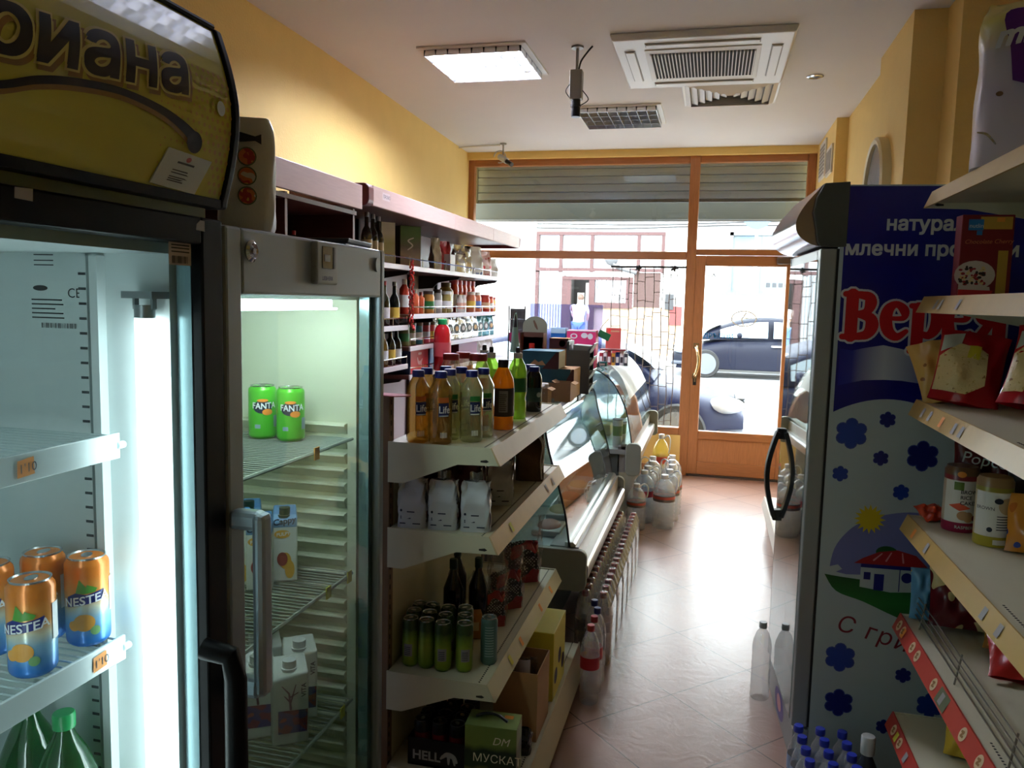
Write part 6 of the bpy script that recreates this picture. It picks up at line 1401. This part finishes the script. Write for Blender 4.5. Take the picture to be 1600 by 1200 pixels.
def verea():
    L = []
    L += [[(.05,1.675,S),(.05,1.535,S)], [(.028,1.676,.010),(.08,1.676,.010)], [(.024,1.533,.010),(.08,1.533,.010)],
          curve([(.06,1.674,.010),(.1,1.668,.016),(.108,1.645,.019),(.095,1.617,.013),(.06,1.61,.009)],6), curve([(.06,1.61,.009),(.105,1.6,.017),(.116,1.572,.021),(.1,1.542,.016),(.06,1.535,.010)],6)]
    L += [curve([(.168,1.598,.007),(.212,1.6,.009),(.214,1.625,.015),(.19,1.645,.011),(.166,1.63,.017),(.158,1.595,.02),(.168,1.555,.018),(.195,1.537,.013),(.223,1.556,.008)],6)]
    L += [[(.258,1.635,.019),(.258,1.495,.019)], [(.236,1.641,.009),(.258,1.639,.011)], [(.238,1.491,.009),(.281,1.491,.009)], curve([(.262,1.632,.012),(.292,1.645,.013),(.314,1.62,.019),(.314,1.575,.019),(.294,1.545,.013),(.264,1.552,.009)],6)]
    L += [curve([(.358,1.598,.007),(.402,1.6,.009),(.404,1.625,.015),(.38,1.645,.011),(.356,1.63,.017),(.348,1.595,.02),(.358,1.555,.018),(.385,1.537,.013),(.418,1.556,.008)],6)]
    L += [[(.505,1.636,.02),(.505,1.54,.02)], curve([(.5,1.64,.009),(.46,1.636,.014),(.445,1.615,.015),(.46,1.594,.012),(.5,1.59,.009)],6), curve([(.475,1.588,.014),(.455,1.555,.015),(.435,1.537,.011)],4)]
    return L
art('logo_outline', strokes(verea(), sp, .0020, grow=.0072), mat('print_outline', (206,208,212), .4)); art('logo_letters', strokes(verea(), sp, .0034), mat('print_logored', (196,22,34), .3))
text('Ситово', .034, flat((.29,-.0012,1.447),(1,0,.1),(0,0,1)), lt, t, shear=.4, lift=.001)
def flower(cx, cz, r, gi, go):
    for k in range(6):
        a = PI/6+k*PI/3; disc(cx+r*.62*math.cos(a), cz+r*.62*math.sin(a), r*.4, sp, lift=.0012+1e-5*k, g=go, n=12); disc(cx+r*.62*math.cos(a), cz+r*.62*math.sin(a), r*.33, sp, lift=.0018+1e-5*k, g=gi, n=12)
    disc(cx, cz, r*.62, sp, lift=.0019, g=gi, n=14)
go, gi, go2, gi2 = G(), G(), G(), G()
for cx, cz, r in ((.187,1.258,.027),(.305,1.14,.052),(.174,1.125,.026),(.262,.95,.0) ,(.297,.369,.027),(.246,.176,.026),(.093,.246,.05)):
    if r: flower(cx, cz, r, gi, go)
for cx, cz, r in ((.075,1.205,.053),(.048,1.064,.027),(.246,1.012,.027),(.088,.412,.052),(.39,.27,.045)): flower(cx, cz, r, gi2, go2)
art('flower_rims', go, mat('print_midblue', (60,76,150), .35)); art('flowers_dark', gi, mat('print_inkblue', (18,26,110), .35)); art('flower_rims_light', go2, mat('print_midblue', (60,76,150), .35)); art('flowers', gi2, mat('print_blue', (28,60,150), .35))
hill = curve([(.03,.7),(.045,.8),(.09,.87),(.14,.905),(.2,.93),(.3,.945),(.42,.92),(.55,.84),(.62,.7)],5)
art('lilac_hill', shape(hill, sp, .001), mat('print_lilac', (112,118,176), .4)); art('snow_edge', shape([(.02,.71),(.03,.735),(.06,.745),(.075,.73),(.055,.718),(.09,.712),(.14,.715),(.14,.69),(.02,.69)], sp, .0013), palep)
art('meadow', shape(curve([(.018,.708),(.1,.7),(.3,.69),(.5,.695),(.5,.6),(.35,.55),(.26,.575),(.15,.62),(.06,.65),(.018,.708)],4), sp, .0015), bands('print_green',[(0,(16,70,24)),(.5,(28,110,40)),(1,(16,80,28))],span=(.55,.71),noise=.02,ns=14,rough=.4))
g = G(); sx_, sz_ = .153, .912; P = []
for k in range(32): a = 2*PI*k/32; r = .052 if k % 2 == 0 else .033; P.append((sx_+r*math.cos(a), sz_+r*math.sin(a)))
art('sun_print', shape(P, sp, .0016), mat('print_sun', (206,184,30), .4))
art('bush_print', disc(.215,.8,.035,sp,.022,.0017), mat('print_darkgreen', (24,84,36), .4))
art('house_wall', shape([(.135,.745),(.135,.672),(.235,.66),(.33,.668),(.33,.745)], sp, .002), palep); art('house_roof', shape([(.112,.755),(.14,.775),(.19,.8),(.25,.81),(.31,.795),(.35,.755)], sp, .0026), mat('print_roofred', (160,30,34), .4))
g = rect(.135,.33,.742,.756,sp,.0024); rect(.18,.212,.664,.722,sp,.0024,g); rect(.146,.168,.7,.726,sp,.0024,g); rect(.26,.263,.665,.742,sp,.0024,g); disc(.285,.715,.018,sp,lift=.0024,g=g); art('house_details', g, mat('print_inkblue', (18,26,110), .35))
g = strokes([[(.2,.795,.002),(.175,.77,.003)],[(.23,.8,.002),(.215,.77,.003)],[(.265,.8,.002),(.27,.768,.003)]], sp, .0030); art('roof_lines', g, mat('print_rooflight', (206,140,140), .4))
tx = mat('print_darkred', (120,20,40), .4); f1 = lambda x, z0, a: (lambda u, v, d=0: sp(x+u*.98, z0+v-u*.18-u*u*.25, d))
text('С грижа', .085, f1(.063,.51,0), tx, t, shear=.32, space=1.12, lift=.0012)
# clock on the pilaster, pale wall panels
t = thing('wall_clock', 'round wall clock with a cream rim and a grey face above the dairy fridge', 'clock', (.87,4.86,2.29))
g = G(); g.lathe([(.27,0),(.27,.045),(.255,.055),(.235,.05),(.235,.03)], 40, cap=False); g.xform(lambda x,y,z:(-z,x,y)); part('rim', g, mat('rim_cream', (226,212,170), .35), t)
g = G(); g.cyl(0,0,.0,.032,.24,40); g.xform(lambda x,y,z:(-z,x,y)); part('face', g, mat('clock_grey', (150,150,156), .25), t)
g = G(); mp = lambda x,y,d=0: (-.0325-d, -x, y); [strokes([[(.2*math.cos(k*PI/6),.2*math.sin(k*PI/6),.005),(.222*math.cos(k*PI/6),.222*math.sin(k*PI/6),.005)]],mp,.001,g) for k in range(12)]; strokes([[(0,0,.006),(.06,.12,.004)],[(0,0,.005),(-.14,.07,.003)]],mp,.002,g); part('hands_and_marks', g, mat('print_dark', (30,40,60), .5), t)
for i,(y0,y1,z0,z1) in enumerate(((7.08,7.42,2.69,3.0),(6.68,6.98,2.66,2.88))):
    t = thing('wall_grille', 'pale wall grille panel high on the right wall, %s the shop window' % ('nearest','second from')[i], 'grille', (.845,(y0+y1)/2,z0)); w_ = (y1-y0)/2; h = z1-z0
    g = G(); g.box(-.015,0,-w_,w_,0,h); part('frame', g, mat('enamel_cream', (222,218,208), .4), t, bev=.003); g = G(); [g.box(-.019,-.0145,-w_+.03,w_-.03,.03+k*(h-.06)/8,.03+k*(h-.06)/8+.018) for k in range(8)]; part('louvres', g, mat('flap_line', (150,146,138), .5), t)
# low white base shelf beyond the dairy fridge
t = thing('base_shelf', 'low white shop shelf base on the floor beyond the dairy fridge', 'shelf', (.65,5.2,0), world=True)
g = G(); g.box(.47,.84,4.4,6.2,0,.17); part('plinth', g, beige, t); g = G(); g.box(.455,.84,4.4,6.2,.17,.2); part('deck', g, mat('shelf_pale', (222,218,206), .45), t, bev=.003); g = G(); g.prism([(.452,.205),(.448,.205),(.43,.14),(.434,.14)], 'xz', 4.4, 6.2); part('price_rail', g, mat('rail_pale', (226,220,205), .4), t)
b = waterbottle(mat('cap_clear', (205,208,206), .3), None, None); b['label'] = 'clear water bottle standing on the floor beside the dairy fridge door'; b.location = (.268,3.36,0); 
# ---------------------------------------------------------------- right gondola
t = thing('gondola_shelf', 'beige metal shop gondola with tan and red price rails along the right side', 'shelf', (.85,1.9,0), world=True)
tanr = mat('price_rail_yellow', (190,156,88), .35, noise=.12, ns=14); redr = mat('price_rail_red', (186,62,50), .4)
RY0, RY1, XL, XB = .75, 2.74, .642, 1.12
for y in (2.68,1.45,.76): g = G(); g.box(1.12,1.16,y,y+.04,0,2.1); part('upright', g, rust, t)
g = G(); g.box(1.15,1.16,.8,2.68,.1,2.08); part('back_panel', g, beige, t)
zs = (1.985,1.665,1.343,.972,.645,.31)
tagsR = ((),((2.55,tp,''),(2.5,tp,''),(2.33,tp,'')),((2.6,tp,''),(2.52,tp,''),(2.4,tg1,'4'),(2.28,tp,''),(2.22,tp,'')),((2.6,tg1,'2'),(2.45,tp,''),(1.95,tp,''),(1.85,tp,'')),((2.63,tg1,'1'),(2.2,tp,'')),((2.62,tgy,''),(2.5,tp,'')))
for z, tg, rl in zip(zs, tagsR, (tanr,tanr,tanr,tanr,redr,redr)): shelf(t, XB, XL, RY0, RY1, z, -1, rl, tg, lean=.022, hgt=.045, bracket=.11)
g = G(); g.box(.7,1.12,.78,2.7,0,.27); part('base_plinth', g, mat('plinth_dark', (70,66,58), .7), t)
crm = mat('roundel_cream', (216,190,150), .45); gr_ = mat('roundel_food', (150,110,60), .5)
gA, gB = G(), G()
for z, ys in ((.645,(2.69,2.64,2.52,2.46,2.28,2.02,1.9)),(.31,(2.66,2.58,2.4))):
    for y in ys:
        mp = flat((XL-.0125,y,z-.02),(0,-1,0),(.022,0,.045)); disc(0,0,.018,mp,lift=.003,g=gA); strokes([[(-.008,.004,.003),(.003,.006,.004),(-.004,-.006,.003),(.008,-.004,.003)]],mp,.0042,gB)
part('rail_roundels', gA, crm, t); part('roundel_prints', gB, gr_, t)
mp = flat((XL-.0125,2.19,z_:=.625),(0,-1,0),(.022,0,.045)); g = rect(-.045,.035,-.022,.022,mp,.003); pl_ = part('price_plate', g, mat('plate_olive', (90,100,70), .5), t); text('75', .03, flat((XL-.0125,2.21,.614),(0,-1,0),(.022,0,.045)), crm, pl_, lift=.0045, bold=.02)
# wire fence on the fifth level
t2 = thing('wire_fence', 'low wire front fence along the shelf with the red price rail', 'wire guard', (.7,1.8,.645), 0, world=True)
g = G()
for dz in (.022,.04,.058,.076): g.tube([(.668+dz*.15,.8,.645+dz),(.668+dz*.15,2.72,.645+dz)], .0022, 6)
for y in (2.72,2.62,2.25,1.85,1.3): g.tube([(.668,y,.646),(.6735,y,.645+.036),(.681,y,.645+.085)], .0026, 6)
part('wires', g, mat('wire_steel', (130,124,112), .35, .7), t2)
# goods on the right gondola
t = pouch('nappy_pack', 'big pale lilac and purple plastic pack on the very top right shelf', 'pack', .3, .22, .42, bands('pack_lilacwhite', [(0,(206,196,206)),(.5,(196,186,206)),(.72,(206,196,206)),(.93,(230,214,120))], span=(0,.42), noise=.06, ns=9, rough=.25), None, body=.85, seed=21, puff=.005); t.location = (.79,2.36,1.993); t.rotation_euler = (0,0,-.25)
mp = lambda x,y,d=0: (x,-.121-d,y); g = shape(curve([(-.075,.2),(0,.18),(.14,.19),(.14,.37),(-.03,.37),(-.1,.36),(-.085,.28),(-.075,.2)],4),mp,.002); part('purple_panel', g, mat('pack_purple', (84,24,120), .3), t)
text('mila', .075, lambda x,y,d=0: mp(-.12+x, .28+y+x*.15, d), mat('print_silver', (206,204,210), .4), t, lift=.004, bold=.03, shear=.3)
g = disc(-.1,.17,.008,mp,.006,.003); part('brown_print', g, mat('print_brown', (110,84,64), .5), t)
g = G(); strokes([curve([(-.14,.08,.002),(-.12,.074,.003),(-.1,.05,.002)],4)],mp,.002,g); part('foil_crease', g, mat('foil_silver', (190,188,186), .22, .85, bump=.5, bs=30), t)
# muesli box
t = thing('cereal_box', 'dark red cereal box with a gold band and a bowl picture on the second shelf', 'cereal box', (.728,2.52,1.666), .02)
g = G(); g.box(-.066,.066,-.028,.028,0,.228); part('box', g, mat('box_cherry', (120,16,26), .4), t, bev=.002)
mp = flat((0,-.028,0),(1,0,0),(0,0,1)); mpu = lambda x,y,d=0: (x,-.0285-d,y)
g = rect(-.02,.06,.188,.222,mpu,.001); rect(.03,.055,.01,.13,mpu,.001,g); part('gold_panels', g, mat('print_gold', (196,150,60), .35), t)
g = rect(-.05,-.012,.185,.215,mpu,.0016); rect(-.028,-.014,.172,.184,mpu,.0016,g); bq = part('blue_square', g, mat('print_sky', (30,110,180), .4), t); text('nutlin', .016, flat((-.048,-.0288,.192),(1,0,0),(0,0,1)), lt, bq, lift=.002)
g = rect(.02,.04,.208,.22,mpu,.002); part('price_sticker', g, tg1, t)
text('Chocolate Cherry', .0165, flat((-.057,-.0288,.148),(1,0,.02),(0,0,1)), mat('print_copper', (206,120,80), .5), t, shear=.25, lift=.001)
g = disc(-.025,.062,.052,mpu,.04,.0012); g = shape([(-.064,.0),(.02,.0),(.015,.03),(-.064,.04)],mpu,.0011,g); bw = part('bowl_print', g, mat('print_bowl', (206,186,176), .4), t); random.seed(4)
cols3 = (mat('flake_cream', (216,186,130), .5), mat('flake_choco', (54,26,22), .5), mat('flake_cherry', (150,30,40), .5))
for m in cols3:
    g = G(); [disc(-.028+random.uniform(-.034,.03), .06+random.uniform(-.024,.024), random.uniform(.003,.006), mpu, random.uniform(.003,.005), .0016+1e-5*k, g, 7) for k in range(20)]; part('flakes', g, m, bw)
g = shape([(-.064,0),(.016,0),(.024,.02),(-.064,.022)],mpu,.0018); part('bowl_red', g, mat('print_logored', (196,22,34), .3), t)
# snack bags lying on the third shelf
def bag(label, w, h, d, m, loc, rot, seed, name='snack_bag', group=None, extra=None):
    t = thing(name, label, 'snack', loc, 0, group); rnd = random.Random(seed); ph = [rnd.uniform(0,6) for _ in range(6)]
    def half(sgn):
        def fn(u, v):
            x = (u-.5)*w; z = v*h; e = min(1, (math.sin(PI*u)**.55))*min(1, (math.sin(PI*(.04+.92*v)))**.5)
            y = sgn*(d/2*e+.006*e*(math.sin(13*u+ph[0]+7*v)+math.sin(9*v-15*u+ph[1])))
            x *= .93+.07*abs(2*v-1)**3
            return (x, y, z)
        return fn
    g = G(); g.grid(half(-1), 22, 22); g.grid(half(1), 22, 22); b = part('bag', g, m, t, sharp=80, recalc=False)
    if extra:
        f = half(-1)
        for nm, pts, mm in extra:
            g = G(); sub = []
            for i in range(len(pts)):
                a, c = pts[i], pts[(i+1) % len(pts)]; sub += [(a[0]+(c[0]-a[0])*k/3, a[1]+(c[1]-a[1])*k/3) for k in range(3)]
            cx = sum(p[0] for p in sub)/len(sub); cz = sum(p[1] for p in sub)/len(sub)
            q = lambda u, v: tuple(Vector(f(u, v))+Vector((0,-.004,0)))
            rings = 4; vs = [q(cx+(p[0]-cx)*r/rings, cz+(p[1]-cz)*r/rings) for r in range(1,rings+1) for p in sub]; n = len(sub); vs.append(q(cx,cz))
            fs = [(r*n+i, r*n+(i+1)%n, (r+1)*n+(i+1)%n, (r+1)*n+i) for r in range(rings-1) for i in range(n)]+[(len(vs)-1, i, (i+1)%n) for i in range(n)]
            g.add(vs, fs, True); part(nm, g, mm, t, recalc=False)
    t.rotation_euler = rot; return t
redb = blotch('bag_redfoil', [(176,16,30),(176,16,30),(206,40,40)], 9, .22, bump=.25); crn = blotch('snack_cream', [(196,160,84),(226,200,140),(150,104,50)], 55, .3, 3, bump=.3); ylw = mat('print_yellow', (206,190,50), .3); slv = mat('print_palegrey2', (190,190,180), .3)
ex = (('snack_picture',[(.02,.12),(.5,.1),(.75,.25),(.72,.7),(.3,.8),(.02,.6)],crn),('yellow_patch',[(.35,.6),(.6,.58),(.6,.76),(.4,.78)],ylw),('name_band',[(.02,.66),(.3,.76),(.34,.95),(.04,.9)],slv))
bag('red and yellow corn snack bag leaning at the far end of the third shelf', .19,.225,.075, redb, (.735,2.62,1.352), (rad(-22),rad(8),rad(-12)), 3, extra=ex)
bag('golden pastry snack bag half hidden behind the red corn snack bag', .15,.2,.07, blotch('bag_pastry', [(196,140,60),(216,170,90),(150,90,40)], 16, .3, 2, bump=.3), (.72,2.69,1.352), (rad(-25),rad(-14),rad(0)), 8)
bag('red and yellow corn snack bag slumped over the price rail on the third shelf', .21,.24,.09, redb, (.815,2.25,1.385), (rad(-34),rad(6),rad(-26)), 5, extra=ex)
bag('red corn snack bag at the right picture edge on the third shelf', .2,.23,.08, redb, (.94,2.53,1.36), (rad(-20),rad(4),rad(-10)), 6, extra=ex)
# rice cake tubes
def tube_pack(label, x, y, bandm, cap_h, words, rz):
    t = thing('rice_cake_tube', label, 'rice cakes', (x,y,.973), rz, 'rice cake tubes on the fourth shelf'); R = .047; H = .195
    g = G(); g.lathe([(R*.97,0),(R,.005),(R,H-.012),(R*.9,H-.004),(R*.88,H)], 32); part('body', g, bandm, t)
    mp = wrap(R+.0005, 0); g = rect(-.075,.075,.03,.155,mp,.0004,n=20); lb = part('label', g, mat('label_white', (228,228,224), .5), t)
    return t, mp, lb
dk_ = mat('print_dark', (30,40,60), .5)
t,mp,lb = tube_pack('rice cake tube with a crimson foot and an orange price sticker on the fourth shelf', .752,2.62, bands('tube_crimson',[(0,(150,26,70)),(.15,(206,190,170)),(.8,(130,40,50)),(.87,(110,80,54))],span=(0,.195),rough=.3), 0, 0, .35)
for i, s in enumerate(('BROWN','RICE','CAKES')): text(s, .0155, lambda x,y,d=0: mp(-.03+x,.118-i*.0165+y,d), dk_, lb, lift=.0014, bold=.012)
g = rect(-.048,-.022,.128,.152,mp,.001,n=3); part('green_square', g, mat('print_moss', (90,120,40), .5), lb); g = disc(-.02,.052,.016,mp,.014,.001); disc(-.005,.048,.014,mp,.016,.0012,g); part('cake_print', g, mat('print_tan',(190,150,110),.5), lb)
g = disc(.014,.045,.009,mp,lift=.0016); part('red_seal', g, mat('print_darkred', (120,20,40), .4), lb); text('RASPBERRY', .013, lambda x,y,d=0: mp(-.04+x,.012+y,d), lt, t, lift=.001, bold=.012); g = disc(-.03,.175,.012,mp,.009,.001); part('price_sticker', g, tg1, t); g = shape([(-.06,.08),(-.03,.09),(.0,.075),(-.03,.066)],mp,.0012,sub=3); part('coral_print', g, mat('print_coral', (226,90,60), .5), lb)
t,mp,lb = tube_pack('rice cake tube with a yellow-green foot, nearer on the fourth shelf', .8,2.485, bands('tube_lime',[(0,(176,164,50)),(.15,(206,190,150)),(.8,(150,144,60)),(.86,(150,120,80))],span=(0,.195),rough=.3), 0, 0, .2)
g = disc(.014,.118,.026,mp,.024,.001,n=26); part('cake_print', g, mat('print_oat',(196,176,140),.5), lb); g = G(); [rect(-.014,.05-random.random()*.012,.05+k*.0075,.0525+k*.0075,mp,.001,g,n=6) for k in range(6)]; disc(-.03,.05,.007,mp,lift=.0012,g=g); disc(-.012,.132,.011,mp,.008,.0018,g); part('small_print', g, dk_, lb)
g = rect(-.02,.014,.008,.022,mp,.001,n=3); part('date_patch', g, mat('label_white', (228,228,224), .5), t); text('BROWN', .013, lambda x,y,d=0: mp(-.07+x,.105+y,d), dk_, lb, lift=.0014)
pb_ = bag('dark red popcorn bag standing behind the rice cake tubes', .18,.27,.07, mat('bag_maroon', (84,18,26), .25, bump=.3, bs=18), (.83,2.68,.975), (0,0,-.1), 31); text('Popcorn', .05, flat((-.075,-.042,.2),(1,0,-.12),(0,0,1)), lt, pb_, shear=.2)
bag('orange-red packet lying by the foot of the crimson rice cake tube', .1,.07,.03, mat('pack_coral', (206,70,40), .3), (.72,2.69,.975), (rad(-60),0,.5), 33, name='packet')
bag('croissant bag in blue and orange at the right picture edge on the fourth shelf', .18,.16,.08, blotch('bag_croissant', [(24,50,140),(216,140,50),(196,110,40)], 11, .25, 1, bump=.2), (.9,2.4,.975), (rad(-15),0,-.15), 34)
bag('dark grey packet in shade behind the nearer rice cake tube', .14,.2,.07, mat('bag_charcoal', (50,50,54), .4, bump=.2, bs=20), (.93,2.58,.975), (0,0,-.1), 35)
wn = blotch('bag_winecream', [(90,12,26),(90,12,26),(206,190,140)], 22, .25, 0, bump=.2)
bag('wine red snack bag with cream shapes leaning on the fence at the far end', .17,.19,.08, wn, (.775,2.615,.665), (rad(-18),0,-.1), 41)
bag('wine red snack bag with cream shapes behind the first one by the fence', .17,.2,.08, wn, (.88,2.69,.652), (rad(-10),0,-.1), 42)
bag('pale blue and yellow packet at the far end of the fence shelf', .1,.16,.05, blotch('bag_blueyellow', [(90,150,190),(90,150,190),(214,180,80)], 14, .3), (.705,2.70,.652), (rad(-8),0,0), 43, name='packet')
bag('golden packet in the middle of the fence shelf', .12,.11,.06, blotch('bag_golden', [(206,160,60),(150,100,40),(60,60,70)], 16, .3, 1), (.87,2.5,.652), (rad(-20),0,-.3), 44, name='packet')
bag('flat red packet lying at the right of the fence shelf', .2,.16,.05, mat('pack_scarlet', (186,40,34), .3, bump=.2, bs=20), (.86,2.28,.66), (rad(-62),0,-.2), 45, name='packet')
bag('yellow snack bag on the lowest shelf', .12,.15,.06, blotch('bag_yellowblue', [(214,180,60),(214,180,60),(150,180,200)], 12, .3), (.79,2.5,.316), (rad(-12),0,-.2), 46)
bag('maroon packet behind the yellow snack bag on the lowest shelf', .14,.2,.06, mat('bag_maroon', (84,18,26), .25, bump=.3, bs=18), (.85,2.6,.316), (rad(-5),0,-.1), 47, name='packet')
# small blue-capped bottles on the floor
sb = bottle('water_bottle', '', 'bottle', [(.028,0),(.032,.005),(.032,.06),(.029,.075),(.032,.09),(.032,.13),(.026,.16),(.0135,.185),(.0125,.2)], pet, (.016,.2,.222), mat('cap_royal', (40,56,170), .3), [(.07,.12,mat('label_film_blue', (150,170,200), .4))], 'small blue-capped water bottles on the floor')
put = placer(sb); 
for j in range(4):
    for i in range(3): put((.352+.069*i+.004*j, 2.74-.07*j, 0), .5*i, 'small blue-capped water bottle on the floor by the dairy fridge, %s row, %s' % (('back','second','third','front')[j], ('aisle side','middle','shelf side')[i]))
b = bottle('spray_bottle', 'clear topped dark bottle on the floor under the lowest right shelf', 'bottle', [(.03,0),(.034,.006),(.034,.13),(.03,.16),(.016,.19),(.016,.2)], mat('bottle_dusk', (60,64,76), .2), (.022,.2,.26), mat('cap_clear', (205,208,206), .3), (), None, loc=(.555,2.66,0))
